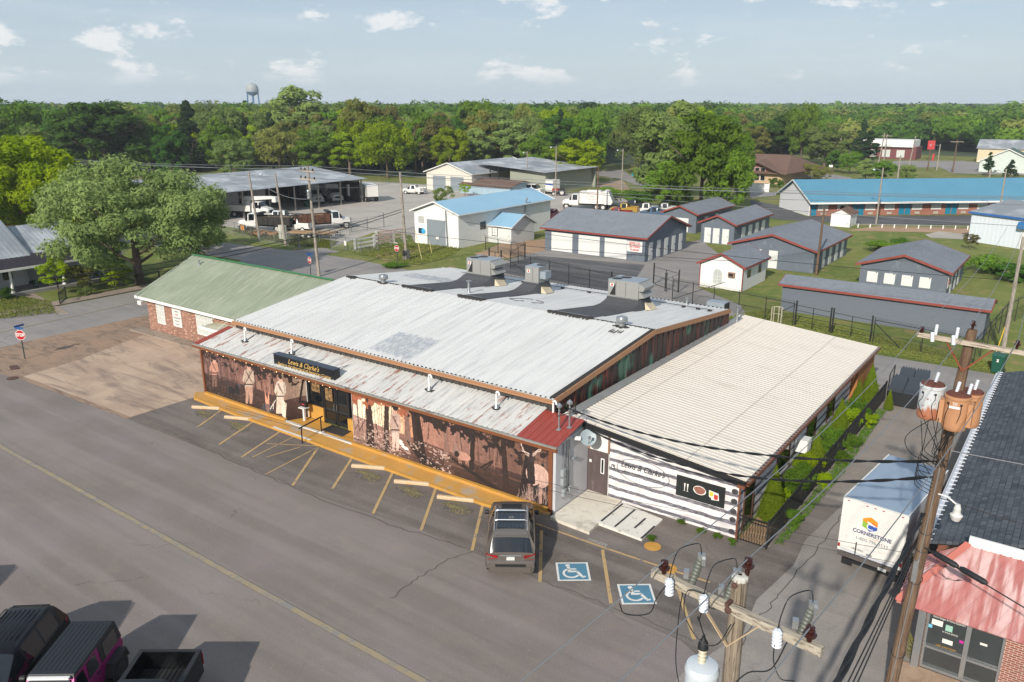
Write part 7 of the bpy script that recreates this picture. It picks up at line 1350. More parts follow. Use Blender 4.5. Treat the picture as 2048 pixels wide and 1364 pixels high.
def insul(mb, x, y, z, s=1.0): mb.lathe([(.03 * s, -.1 * s), (.035 * s, -.02), (.075 * s, 0), (.085 * s, .03 * s), (.05 * s, .045 * s), (.05 * s, .07 * s), (.06 * s, .085 * s), (.045 * s, .10 * s), (.045 * s, .11 * s), (.055 * s, .125 * s), (.02 * s, .14 * s)], (x, y, z), 14); return mb
def fins(mb, p, q, r, n, k=.75):
    p, q = Vector(p), Vector(q); d = (q - p); pr = []
    for i in range(n): pr += [(r * k, i / n * d.length), (r, (i + .35) / n * d.length), (r * k, (i + .7) / n * d.length)]
    pr.append((r * k * .8, d.length)); return mb.lathe(pr, (0, 0, 0), 14, Matrix.Translation(p) @ d.to_track_quat('Z', 'Y').to_matrix().to_4x4())
def sag(p, q, s, n=14): p, q = Vector(p), Vector(q); return [tuple(p.lerp(q, i / n) - Vector((0, 0, 4 * s * (i / n) * (1 - i / n)))) for i in range(n + 1)]
# near pole across the street with open cutouts
P1 = Vector((14.86, -18.57, 0)); np_ = thing('utility_pole', tuple(P1), 'nearest utility pole, with wooden crossarm, fuse cutouts and white transformer, cut by the bottom edge', 'utility pole')
mb = MB(); mb.tube([(P1.x, P1.y, 0), (P1.x, P1.y, 6), (P1.x, P1.y, 12.12)], [.17, .135, .105], 14); build('pole', mb, W_POLE, np_, 50); mb = MB(); mb.lathe([(.108, 0), (.11, .05), (.07, .07)], (P1.x, P1.y, 12.08), 10); build('pole_cap', mb, M('peeling_white', '#b9b7ae', .8, var=.4, vs=8), np_)
ang = R(-8.3); ax = Vector((math.cos(ang), math.sin(ang), 0)); pn = Vector((math.sin(ang), -math.cos(ang), 0)); AC = P1 + Vector((0, 0, 11.74)) + pn * .19
mb = MB(); mb.bar(tuple(AC - ax * 1.20), tuple(AC + ax * 1.22), .095, .12); arm = build('crossarm', mb, W_ARM, np_)
mb = MB(); mb.bar(tuple(AC - ax * .42 + pn * .06 - Vector((0, 0, .04))), tuple(P1 + pn * .18 + Vector((0, 0, 11.16))), .05, .015); mb.bar(tuple(AC + ax * .42 + pn * .06 - Vector((0, 0, .04))), tuple(P1 + pn * .18 + Vector((0, 0, 11.16))), .05, .015); build('brace', mb, M('pale_brace', '#b09c7c', .8, var=.15), np_)
ins = {}
for k, v in (('L', AC - ax * 1.02), ('R', AC + ax * 1.05)): mb = MB(); insul(mb, v.x, v.y, v.z + .13); build('insulator', mb, M_BRN, arm, True); ins[k] = v + Vector((0, 0, .26))
v = P1 + Vector((.07, .06, 12.26)); mb = MB(); insul(mb, v.x, v.y, v.z); mb.tube([tuple(v - Vector((0, 0, .3))), tuple(v - Vector((0, 0, .05)))], .025, 6); build('insulator', mb, M_BRN, np_, True); ins['C'] = v + Vector((0, 0, .13))
for k in (-.83, -.30, .72):
    b = AC + ax * k; mb = MB(); fins(mb, b - pn * .02 + pn * .16 + Vector((0, 0, -.12)), b + pn * .16 + Vector((0, 0, .13)), .062, 5); build('lightning_arrester', mb, M_PORC, arm, True)
    mb = MB(); fins(mb, b + ax * .16 - pn * .12 + Vector((0, 0, -.05)), b + ax * .24 - pn * .22 + Vector((0, 0, .40)), .06, 9, .8); c_ = build('fuse_cutout', mb, M_POLY, arm, True)
    mb = MB(); e_ = b + ax * .24 - pn * .22 + Vector((0, 0, .42)); mb.cbox(e_.x, e_.y, e_.z, .10, .07, .06, .4); mb.cbox(e_.x + .05, e_.y - .03, e_.z - .06, .05, .05, .10, .2); e2 = b + ax * .10 - pn * .10 + Vector((0, 0, .14)); mb.cbox(e2.x, e2.y, e2.z, .07, .09, .11, .3); mb.bar(tuple(b + ax * .08), tuple(b + ax * .18 - pn * .1), .03); mb.bar(tuple(b + pn * .07 + Vector((0, 0, -.08))), tuple(b - pn * .1 + Vector((0, 0, -.08))), .05, .03); build('metal_clamp', mb, M_GALV, c_)
    a_ = b + pn * .16 + Vector((0, 0, .15)); mb = MB(); mb.curve([tuple(a_), tuple(a_ + Vector((.0, .03, .2)) + ax * .02), tuple(a_ + Vector((0, .1, .42)) + ax * .08), tuple(e_ + Vector((-.08, 0, .16))), tuple(e_ + Vector((-.02, 0, .13))), tuple(e_)], .008, 5); build('jumper_wire', mb, M_WIREB, arm, True)
tc = P1 + Vector((-.36, -.12, 9.72)); mb = MB(); mb.lathe([(.21, 0), (.225, .03), (.225, .85), (.235, .86), (.235, .9), (.21, .96), (.1, .99)], tuple(tc), 24); tr = build('transformer', mb, M('transformer_white', '#bfc7cc', .45, .1, var=.05, dirt='#5f3a2a', dcov=.70, ds=6), np_, 40)
mb = MB(); fins(mb, tc + Vector((-.02, .02, .96)), tc + Vector((-.02, .02, 1.2)), .06, 4); build('bushing', mb, M('bushing_cream', '#bdb59c', .4), tr, True); mb = MB(); mb.lathe([(.075, 0), (.065, .1), (.03, .15), (.015, .22)], tuple(tc + Vector((-.02, .02, 1.2))), 12); build('bushing_cover', mb, M_WIREB, tr, True)
mb = MB(); t0_ = tc + Vector((-.02, .02, 1.4)); b3 = AC - ax * .25 + pn * .1; mb.curve([tuple(t0_), tuple(t0_ + Vector((-.10, 0, .25))), tuple(b3 + Vector((-.12, 0, -.3))), tuple(b3 + Vector((-.06, 0, -.08))), tuple(b3 + Vector((.08, 0, -.05)))], .009, 5)
b3 = AC - ax * .3 + pn * .16 + Vector((0, 0, .15)); mb.curve([tuple(b3), tuple(b3 + Vector((-.22, -.02, -.03))), tuple(b3 + Vector((-.2, -.1, -.35))), tuple(b3 + Vector((.05, -.15, -.6))), tuple(b3 + Vector((.28, -.15, -.55))), tuple(b3 + Vector((.42, -.1, -.22)))], .008, 5)
b3 = AC - ax * .7; mb.curve([tuple(b3), tuple(b3 + Vector((-.02, -.05, -.5))), tuple(b3 + Vector((.05, -.2, -1.1))), tuple(b3 + Vector((.25, -.3, -1.6)))], .008, 5)
b3 = AC - ax * .83 + pn * .16 + Vector((0, 0, .1)); mb.curve([tuple(b3), tuple(b3 + Vector((-.12, -.1, -.25))), tuple(b3 + Vector((-.2, -.15, -.5))), tuple(b3 + Vector((-.45, -.35, -.5))), tuple(b3 + Vector((-.5, -.45, -.3)))], .008, 5)
b3 = AC + ax * .72 + pn * .16 + Vector((0, 0, .1)); mb.curve([tuple(b3), tuple(b3 + Vector((.0, -.05, -.35))), tuple(b3 + Vector((.12, -.1, -.55))), tuple(b3 + Vector((.3, -.12, -.5))), tuple(b3 + Vector((.25, -.2, -.7))), tuple(b3 + Vector((.45, -.3, -.75)))], .008, 5)
mb.curve([tuple(AC + ax * .8 - Vector((0, 0, .05))), tuple(AC + ax * .65 + Vector((0, -.1, -.5))), tuple(AC + ax * .4 + Vector((0, -.25, -.6))), tuple(AC + ax * .15 + Vector((0, -.3, -1.0)))], .009, 5)
build('jumper_wire', mb, M_WIREB, np_, True); mb = MB(); s_ = AC + ax * .1 + Vector((0, -.3, -1.12)); mb.lathe([(.07, 0), (.06, .08), (.02, .16)], tuple(s_), 12); build('arrester_cap', mb, M_WIREB, np_, True)
mb = MB(); mb.lathe([(.05, 0), (.05, .02), (.0, .03)], (0, 0, 0), 8, Matrix.Translation(AC + pn * .05) @ Matrix.Rotation(R(90), 4, 'X')); mb.cbox(AC.x - .02, AC.y - .02, AC.z + .08, .05, .12, .05, ang); mb.lathe([(.04, 0), (.04, .02), (0, .03)], (0, 0, 0), 8, Matrix.Translation(P1 + pn * .13 + Vector((0, 0, 12.05))) @ Matrix.Rotation(R(90), 4, 'X')); build('bolt', mb, IRON, arm)
# pole by the medical shop with three transformers and a lamp
P2 = Vector((15.05, -3.3, 0)); Z2 = 12.1; top2 = Vector((15.64, -3.32, Z2)); dp2 = top2 - P2
def on2(z): return P2 + dp2 * (z / Z2)
tp = thing('utility_pole', tuple(P2), 'leaning brown utility pole with three rusty transformers and a lamp by the medical shop', 'utility pole')
mb = MB(); mb.tube([tuple(P2), tuple(on2(6)), tuple(top2)], [.19, .165, .13], 14); build('pole', mb, W_POLE2, tp, 50)
az = 11.62; az = 11.74; A2 = on2(az) + Vector((0, -.2, 0)); mb = MB(); mb.bar(tuple(A2 + Vector((-1.28, 0, .06))), tuple(A2 + Vector((1.35, 0, -.03))), .1, .12); arm2 = build('crossarm', mb, W_ARM2, tp)
mb = MB(); mb.bar(tuple(A2 + Vector((-.55, .05, -.02))), tuple(on2(10.95) + Vector((0, -.17, 0))), .04); mb.bar(tuple(A2 + Vector((.6, .05, -.08))), tuple(on2(10.95) + Vector((0, -.17, 0))), .04); build('brace', mb, M('rusted_brace', '#7a3d28', .8, var=.2), tp)
for k, dx in (('L2', -1.18), ('R2', 1.12)): v = A2 + Vector((dx, 0, .16)); mb = MB(); insul(mb, v.x, v.y, v.z); build('insulator', mb, M_BRN, arm2, True); ins[k] = v + Vector((0, 0, .13))
v = top2 + Vector((0, 0, .12)); mb = MB(); insul(mb, v.x, v.y, v.z); build('insulator', mb, M_BRN, tp, True); ins['C2'] = v + Vector((0, 0, .13))
for dx in (-.86, -.34): mb = MB(); fins(mb, A2 + Vector((dx, -.1, -.06)), A2 + Vector((dx - .03, -.1, .2)), .055, 5, .9); build('lightning_arrester', mb, M_PORC, arm2, True); mb = MB(); fins(mb, A2 + Vector((dx + .02, .12, .08)), A2 + Vector((dx + .03, .12, .38)), .045, 6, .9); build('fuse_cutout', mb, M_PORC, arm2, True)
m, nt, out = newmat('rust_streaked_tank'); p = nt.obj(); Zc = nt.xyz(p)[2]; g_ = nt.math('ADD', nt.smap(Zc, 10.05, 9.45), nt.math('MULTIPLY', nt.math('SUBTRACT', nt.noise(nt.scale(p, (3, 3, 1)), 1.5, 4), .5), 1.6)); c = nt.mix(nt.smap(g_, .3, .6), S('#b9bdbf'), S('#a3694d')); c = nt.mix(nt.smap(nt.noise(p, 9, 3), .62, .66), c, S('#7b4630')); bsdf(nt, out, c, .6); M_TANKA = m
M_TANKB = M('orange_rust_tank', '#ab7c58', .65, var=.14, vs=2.5, dirt='#a8a29a', dcov=.63, ds=1.6)
M_TANKT = M('rusted_lid', '#5d3226', .9, var=.3, vs=5)
for nm_, cx, cy, mt, z0 in (('a', -.58, -.10, M_TANKA, 9.4), ('b', .12, -.50, M_TANKB, 9.36), ('c', .36, .16, M_TANKB, 9.3)):
    o = on2(z0) + Vector((cx, cy, 0)); rr_ = .32; mb = MB(); mb.lathe([(rr_ * .86, 0), (rr_ * .96, .04), (rr_, .15), (rr_, .90), (rr_ * 1.06, .92), (rr_ * 1.06, .98), (rr_ * .96, 1.0)], tuple(o), 28); tk = build('transformer', mb, mt, tp, 40)
    mb = MB(); mb.lathe([(rr_ * .98, 0), (rr_ * .9, .04), (.02, .07)], tuple(o + Vector((0, 0, 1.001))), 24); build('tank_lid', mb, M_TANKT, tk, True)
    for bxx in ((-.02,) if nm_ == 'a' else (-.13, .16) if nm_ == 'b' else (.0,)): mb = MB(); fins(mb, o + Vector((bxx + .06, .08, 1.04)), o + Vector((bxx + .1, .1, 1.34)), .05, 6); build('bushing', mb, M_PORC, tk, True)
    for a in (-1.15, -2.2): q = o + Vector((rr_ * math.cos(a), rr_ * math.sin(a), .80)); mb = MB(); mb.cbox(q.x, q.y, q.z, .04, .06, .05, a); mb.curve([tuple(q), tuple(q + Vector((.02, -.08, -.12))), tuple(q + Vector((-.03, -.06, -.45))), tuple(on2(8.5) + Vector((-.1, -.3, 0)))], .009); build('terminal', mb, M_BLK, tk, True)
    for s_ in (-1, 1): mb = MB(); mb.cbox(o.x + s_ * (rr_ + .03), o.y - .04, o.z + .5, .12, .3, .66, 0); build('cooling_panel', mb, mt, tk) if nm_ == 'b' else None
    if nm_ == 'b':
        mb = MB(); mb.rect(tuple(o + Vector((-.02, -.335, .72))), (1, 0, 0), (0, 0, 1), .26, .07, .006); build('rating_plate', mb, M_BW, tk); text('tank_lettering', '50', .12, M_BW, tk, tuple(o + Vector((-.02, -.338, .82))), (1, 0, 0), (0, 0, 1), 0, ext=.002)
mb = MB(); rr = random.Random(4); o = on2(9.1)
for k in range(9):
    a = o + Vector((rr.uniform(-.7, .3), -.75 + rr.uniform(-.05, .1), rr.uniform(.3, .6))); b = on2(8.1) + Vector((rr.uniform(-.3, .2), -.25, rr.uniform(-.4, .3))); m_ = (a + b) / 2 + Vector((rr.uniform(-.3, .1), -.15, -.3)); mb.curve([tuple(a), tuple(m_ + Vector((0, 0, .2))), tuple(m_), tuple(b)], .011, 5)
for k in range(5): c0 = on2(7.6 + k * .12) + Vector((-.2, -.15, 0)); mb.curve([tuple(c0), tuple(c0 + Vector((-.35, -.1, .05 * k))), tuple(c0 + Vector((-.3, -.1, -.3))), tuple(c0 + Vector((.1, -.05, -.5)))], .012, 5)
for z in (5.9, 5.3, 4.2, 1.5): mb.tube([tuple(on2(z) + Vector((.2 * math.cos(t), .2 * math.sin(t), .1 * math.sin(t)))) for t in [k * math.pi / 6 for k in range(13)]], .012, 5)
mb.curve([tuple(on2(9.5) + Vector((-.45, -.45, 0))), tuple(on2(8.8) + Vector((-1.0, -.4, 0))), tuple(on2(8.3) + Vector((-.75, -.4, 0))), tuple(on2(8.1) + Vector((-.1, -.2, 0)))], .012, 5)
build('lead_wire', mb, M_WIREB, tp, True)
la = on2(7.1); mb = MB(); mb.tube([tuple(la + Vector((.1, -.1, .05))), tuple(la + Vector((.35, -.25, .1))), tuple(la + Vector((.62, -.35, -.02)))], .025, 6); lm = build('lamp_arm', mb, M_WHITEP, tp, True); lo_ = la + Vector((.66, -.37, -.50)); mb = MB(); mb.lathe([(.10, 0), (.13, .06), (.16, .14), (.17, .17), (.11, .22), (.09, .34), (.1, .36), (.06, .5)], tuple(lo_), 18); build('lamp_head', mb, M('lamp_glass_white', '#c9c9c4', .3, .1, var=.04), lm, True)
mb = MB(); mb.box(P2.x + .12, P2.y - .26, 4.2, P2.x + .26, P2.y - .17, 4.9); mb.tube([tuple(on2(z) + Vector((.0, -.19, 0))) for z in (0, 4, 8)], .02, 5); build('ground_wire', mb, M_GALV, tp)
sp = Vector((15.4, -3.6, 5.45)); t = thing('splice_closure', tuple(sp), 'pair of long black cable closures hanging from a wire over the red canopy', 'cable closure')
cd_ = (Vector((19.6, -5.6, 5.15)) - sp).normalized()
for f0, f1 in ((.25, 1.05), (1.1, 1.9)): a, b = sp + cd_ * f0, sp + cd_ * f1; mb = MB(); mb.tube([tuple(a), tuple(a + cd_ * .1), tuple(b - cd_ * .1), tuple(b)], [.05, .09, .09, .05], 10); build('closure', mb, M_WIREB, t, True)
mb = MB(); mb.tube(sag(sp, sp + cd_ * 14, .1), .02, 5); build('strand', mb, M_WIREB, t); mb = MB()
for k in range(4): c0 = sp + cd_ * .9 - Vector((0, 0, .3)); mb.tube([tuple(c0 + Vector((.25 * math.cos(a_) * (1 + .15 * k), 0, .22 * math.sin(a_)))) for a_ in [j * math.pi / 6 for j in range(12)]], .006, 4)
build('slack_loop', mb, M_WIREB, t)
# third pole and background poles
def pole(x, y, h, label, mat=W_GREY, arms=(), lamp=None, lean=(0, 0), r=.14, g=None, nm='utility_pole', grp=None):
    g = g or G(x, y); t = thing(nm, g, label, 'utility pole' if nm == 'utility_pole' else 'street lamp', grp); top = Vector((g[0] + lean[0], g[1] + lean[1], h)); mb = MB(); mb.tube([g, tuple(top)], [r * 1.25, r * .85], 10); build('pole', mb, mat, t, 50)
    for (dz, L, a) in arms:
        c = Vector(g).lerp(top, (h - dz) / h) + Vector((0, -.15, 0)); d = Vector((math.cos(a), math.sin(a), 0)) * L / 2; mb = MB(); mb.bar(tuple(c - d), tuple(c + d), .1, .12); am = build('crossarm', mb, W_ARM2, t)
        for f in (-.9, -.3, .9): mb = MB(); q = c + d * f; insul(mb, q.x, q.y, q.z + .14, 1.4); build('insulator', mb, M_BRN, am)
    if lamp: dx, dy = lamp; q = top - Vector((0, 0, .5)); mb = MB(); mb.tube([tuple(q), tuple(q + Vector((dx * .6, dy * .6, .25))), tuple(q + Vector((dx, dy, .2)))], .04, 6); am = build('lamp_arm', mb, M_GALV, t); mb = MB(); mb.lathe([(.05, .1), (.2, .02), (.18, -.12), (.06, -.16)], tuple(q + Vector((dx, dy, .15))), 12); build('lamp_head', mb, M_PORC, am, True)
    return top
pt = {}
g = G(2003, 717); pt['P3'] = pole(0, 0, 9.0, 'grey wooden pole with yellow guy cover beside the green bin', g=g, r=.13); mb = MB(); mb.bar((g[0] - .45, g[1], 0), (g[0] - .12, g[1], 2.5), .06); single('guy_guard', mb, M('guard_yellow', '#c9a12c', .6), 'yellow guy-wire cover leaning at the grey pole by the green bin', 'guy guard', (g[0] - .45, g[1], 0))
pt['A'] = pole(638, 553, 11.7, 'tall utility pole with double crossarm behind the green roof', arms=((.5, 2.6, R(-10)), (1.35, 3.0, R(-10))), lean=(-.6, 0)); mb = MB(); fins(mb, pt['A'] + Vector((.35, -.4, -3.3)), pt['A'] + Vector((.35, -.4, -2.4)), .2, 3, .95); single('pole_transformer', mb, M_GALV, 'small grey transformer on the tall double-armed pole', 'transformer', tuple(pt['A'] + Vector((.35, -.4, -3.3))))
pt['B'] = pole(813, 521, 10.4, 'plain utility pole in front of the white workshop', lean=(-.5, 0), r=.15); mb = MB(); b = G(813, 521); mb.prism([(b[0] - .3, b[1] - .35), (b[0] + .3, b[1] - .35), (b[0] + .3, b[1] + .3), (b[0] - .3, b[1] + .3)], 0, 1.3); single('pole_guard', mb, M('guard_grey_wood', '#6f6a63', .9, var=.3), 'weathered wooden guard round the foot of the workshop pole', 'pole guard', b)
pt['C'] = pole(572, 492, 9.3, 'leaning pole carrying the pale electric cabinet', lean=(-1.0, 0)); pt['D'] = pole(519, 477, 9.1, 'leaning pole with a lamp at the truck yard, left of the cabinet pole', lean=(-1.1, 0), lamp=(1.3, 1.0))
pt['E'] = pole(1633, 545, 7.4, 'brown pole standing between the storage roofs', mat=W_POLE2, lean=(.1, 0), r=.12, g=(-5.6, 61.2, 0))
pole(1749, 450, 8.6, 'motel lot lamp pole left of centre of the blue roof', lamp=(-1.4, .6), r=.12, nm='street_lamp', grp='motel lamps', g=(*G(1752, 448)[:2], 0)); pole(1990, 455, 8.4, 'motel lot lamp pole nearest the right edge', lamp=(-1.8, .6), r=.12, nm='street_lamp', grp='motel lamps', g=(*G(1994, 448)[:2], 0))
pole(1110, 385, 10, 'lamp pole beside the horse trailer', lamp=(-1.5, .4), r=.12, nm='street_lamp', g=(*G(1111, 393)[:2], 0)); pole(1052, 400, 8.5, 'lamp pole in front of the lean-to shed', lamp=(-1.2, .4), r=.11, nm='street_lamp', g=(*G(1054, 385)[:2], 0)); pole(1243, 398, 9, 'lamp pole at the far lane behind the refuse truck', lamp=(-1.5, .4), r=.12, nm='street_lamp', g=(*G(1243, 385)[:2], 0))
pole(1195, 425, 8.2, 'short brown pole standing behind the refuse truck', mat=W_POLE2, r=.11, g=(*G(1194, 428)[:2], 0)); pole(832, 352, 12.5, 'thin dark pole at the edge of the woods left of the cream garage', mat=W_POLE2, r=.13)
def hpx(g, yt):
    lo, hi = .5, 60
    for _ in range(40):
        m_ = (lo + hi) / 2; q = Vector((g[0], g[1], m_)) - Vector(CAM)
        if 682 - F_PX * q.dot(UP) / q.dot(FW) > yt: lo = m_
        else: hi = m_
    return m_
FP = ((1676, 330, 270, 'pale far pole right of the lodge'), (1755, 335, 266, 'tall leaning pale pole beyond the motel, left of the filling station'), (1768, 320, 268, 'far pole with small crossarm beside the filling station'), (1817, 335, 272, 'tall pale pole right of the filling station'), (1873, 341, 288, 'far lamp pole with double head on the main road'), (1905, 345, 279, 'far dark pole with wide crossarm'), (1968, 322, 275, 'tan leaning pole at the far right road'), (1791, 388, 311, 'white double flag mast rising behind the blue motel roof'), (1974, 385, 338, 'short white pole behind the motel roof'), (1855, 341, 300, 'thin brown pole between the far lamps'))
for i, (x, y, yt, lb) in enumerate(FP): g = G(x, y); pole(x, y, hpx(g, yt), lb, mat=W_GREY if i not in (5, 6, 9) else W_POLE2, arms=((.6, 3.2, R(10)),) if i in (2, 5) else (), lamp=(-2.5, .5) if i == 4 else None, lean=(.8, 0) if i in (1, 3, 6) else (0, 0), r=.16)
WG = 'overhead wires'
def wire(p, q, s, label, r=.011, mat=None, twist=False, grp=WG):
    mb = MB(); pts = sag(p, q, s, 24 if not twist else 60); mb.tube(pts, r, 4, False)
    if twist:
        for ph in (0, math.pi): mb.tube([(x + r * 1.6 * math.cos(i * .9 + ph), y, z + r * 1.6 * math.sin(i * .9 + ph)) for i, (x, y, z) in enumerate(pts)], r, 4, False)
    o = build('overhead_wire', mb, mat or M_WIREG); tag(o, label, 'wire', grp); me = o.data; loc = Vector(p); me.transform(Matrix.Translation(-loc)); o.location = loc; return o
n3 = pt['P3'] + Vector((0, 0, -.2))
for a, b, nm_ in (('L', 'L2', 'left'), ('C', 'C2', 'middle'), ('R', 'R2', 'right')):
    wire(ins[a], ins[b], .35, f'bare grey wire between the near pole and the leaning pole, {nm_} of three', .010); q = ins[b]; wire(q, n3 + Vector((0, 0, 1.1)) + (ins[b] - ins['C2']) * .9, .5, f'bare grey wire from the leaning pole towards the back lane, {nm_} of three', .010)
    wire(ins[a], ins[a] + Vector((-1.8, -14, -.1)), .3, f'bare grey wire running out of the bottom edge, {nm_} of three', .010)
for k, (dx, dz) in enumerate(((-.16, 6.45), (-.2, 6.15))): wire(on2(dz) + Vector((dx, -.15, 0)), (14.0 + .15 * k, -34, 5.6 - .3 * k), .6, 'thick twisted black cable from the leaning pole down the alley, ' + ('upper' if not k else 'lower') + ' of two', .026, M_WIREB, True)
for k in range(3): wire(on2(5.3 - .25 * k) + Vector((-.2, -.1, 0)), (14.3 + .25 * k, -34, 4.6 - .2 * k), .4, 'thin black cable low on the leaning pole, ' + ('top', 'middle', 'bottom')[k] + ' of three', .018, M_WIREB)
wire(on2(8.15) + Vector((-.15, -.15, 0)), (.15, 1.0, lowz(1) + 1.05), .75, 'upper twisted black service cable from the leaning pole to the red roof corner', .022, M_WIREB, True); wire(on2(7.65) + Vector((-.15, -.15, 0)), (.55, 1.9, 3.75), 1.05, 'lower twisted black service cable sagging over the cream roof', .022, M_WIREB, True)
wire(on2(7.0), (40, -1.5, 5.5), .3, 'thin black wire from the leaning pole over the shingle roof', .012, M_WIREB); wire(on2(8.5), (38, 2, 8.3), .3, 'pale guy wire crossing the shingle roof', .014)
for k, (z, dz) in enumerate(((5.0, .0), (4.6, -.1))): wire(on2(z), (-10, -9.5, 6.0 + dz), .3, 'thin dark wire crossing the alley left of the leaning pole, ' + ('upper' if not k else 'lower'), .008, M_WIREB)
Ah = pt['A'] + Vector((0, -.15, -.35)); Bh = pt['B'] + Vector((0, 0, -.15))
for k, (dx, dz) in enumerate(((0, .4), (-1.1, 0), (1.1, 0), (-1.2, -.85))):
    wire(Ah + Vector((dx, 0, dz)), (-128 + dx, 20 + 4 * k, 11.3 + dz), .7, 'pale wire from the double-armed pole to the left, ' + ('top', 'second', 'third', 'lowest')[k] + ' of four', .022); wire(Ah + Vector((dx, 0, dz)), (40, 64 + 2 * k, 10.6 + dz * .8), .9, 'pale wire from the double-armed pole across the storage yard, ' + ('top', 'second', 'third', 'lowest')[k] + ' of four', .02)
wire(Bh - Vector((0, 0, 4.2)), G(60, 560, 6.0), .9, 'thick black cable from the workshop pole to the left, upper', .035, M_WIREB); wire(Bh - Vector((0, 0, 4.5)), G(40, 575, 5.6), .9, 'thick black cable from the workshop pole to the left, lower', .035, M_WIREB)
wire(Ah - Vector((0, 0, 5.2)), (-6, 36.5, 5.4), .5, 'dark wire from the double-armed pole along the back lane', .02, M_WIREB); wire((-36, 38.5, 5.9), (14, 38, 6.0), .5, 'long dark wire over the lawn to the grey pole', .02, M_WIREB); wire(pt['D'], pt['A'] - Vector((0, 0, 3.4)), 1.1, 'sagging pale cable between the yard lamp pole and the double-armed pole', .035)
wire(pt['B'] - Vector((0, 0, 1)), pt['A'] - Vector((0, 0, 2)), .5, 'pale wire between the double-armed pole and the workshop pole', .02); wire(pt['B'] - Vector((0, 0, .4)), (60, 55, 9.0), 1.0, 'white wire from the workshop pole over the sign-bearing storage roof', .022)
gy = G(838, 525); mb = MB(); mb.bar(tuple(G(844, 521)), (G(844, 521)[0] - 1.3, G(844, 521)[1] + .4, 3.4), .05); single('guy_guard', mb, M('guard_pale_yellow', '#c4b77a', .6), 'pale yellow guy-wire cover right of the workshop pole', 'guy guard', G(844, 521)); mb = MB(); mb.bar(tuple(G(864, 508)), (G(864, 508)[0] - .9, G(864, 508)[1] + .3, 2.4), .05); single('guy_guard', mb, M('guard_pale_yellow', '#c4b77a', .6), 'pale yellow guy-wire cover nearest the grey roll-up door', 'guy guard', G(864, 508))
# ------------------------------------------------------------------ vehicles of the yards
M_DUMPB = M('dump_black', '#26231f', .8, var=.3); M_DUMPR = M('dump_rust', '#5a3a2b', .85, var=.3, dirt='#33261f', dcov=.5)
def put(t, x, y, rot): g = G(x, y); t.location = (g[0], g[1], .01); t.rotation_euler = (0, 0, R(rot)); return t
put(make_truck('dump_truck', 'white-cabbed dump truck with black bed facing left at the yard fence', 'dump', bodymat=M_DUMPB), 535, 462, 205); put(make_truck('dump_truck', 'white-cabbed dump truck with rusty tall bed facing right, behind the tall pole', 'dump', bodymat=M_DUMPR), 645, 458, 62)
put(make_truck('boom_truck', 'white bucket truck with folded boom behind the black dump truck', 'boom'), 500, 434, 20)
put(make_truck('refuse_truck', 'white refuse truck with orange lettering behind the storage building', 'garbage'), 1172, 418, 200)
put(make_pickup('pickup_truck', 'white crew-cab pickup parked in front at the yard fence', '#cfcfca', bed='open', rim=M_RIMW, metal=0), 590, 462, 200); put(make_pickup('pickup_truck', 'white crew-cab pickup behind the front one, facing right', '#cfd0cc', rim=M_RIMW, metal=0), 560, 445, 45)
put(make_pickup('pickup_truck', 'white utility pickup with service boxes left of the cream garage', '#cbcac4', False, bed='service', rim=M_RIMW, metal=0), 825, 388, 200)
bxt = put(make_truck('cargo_truck', 'white-nosed truck parked inside the shed, left one', 'box'), 625, 405, -25); dup(bxt, tuple(G(663, 402)[:2]) + (.01,), R(-25), 'white-nosed truck parked inside the shed, right one')
put(make_truck('cargo_truck', 'dusty tan truck deep in the right end of the shed', 'box', '#8f8673'), 695, 398, 155)
put(make_suv('red_suv_paint', 'bright red SUV parked at the motel door', '#a8141c', nm='parked_car', sunroof=False, rails=M_BLK), 1676, 430, 12)
for x, y, r_, lb in ((452, 418, 160, 'dark end of a truck deep in the left part of the shed'), (735, 400, 150, 'tan truck nearest the right end post of the shed'), (498, 412, 170, 'truck shaded between the first shed posts')): dup(bxt, tuple(G(x, y)[:2]) + (.01,), R(r_), lb)
tq = make_pickup('pickup_truck', 'turquoise pickup parked on the far lane between the trees', '#1f7f8c', False, metal=.1); put(tq, 1287, 357, 10)
SC = 'old vehicles parked behind the storage buildings'
yl = put(make_pickup('pickup_truck', 'yellow old pickup among the parked vehicles behind the storage building', '#a0823a', False, rim=M_RIMW, metal=.1, group=SC), 1245, 428, 190)
for k, (x, y, c, r_, lb) in enumerate(((1288, 428, '#c9c8c2', 195, 'white-topped pickup in the middle of the old vehicles'), (1325, 428, '#b9bab6', 195, 'white-topped pickup nearest the red-trimmed storage roof'), (1228, 438, '#8e1f1c', 200, 'dark red low pickup at the left end of the old vehicles'), (1305, 436, '#44596f', 190, 'blue pickup half hidden behind the storage roof'), (1262, 420, '#33363a', 190, 'dark grey pickup behind the yellow one'), (1105, 440, '#7a2440', 100, 'maroon pickup between the workshop and the storage building'))):
    put(make_pickup('pickup_truck', lb, c, False, rim=M_RIMW, metal=.1, group=SC), x, y, r_)
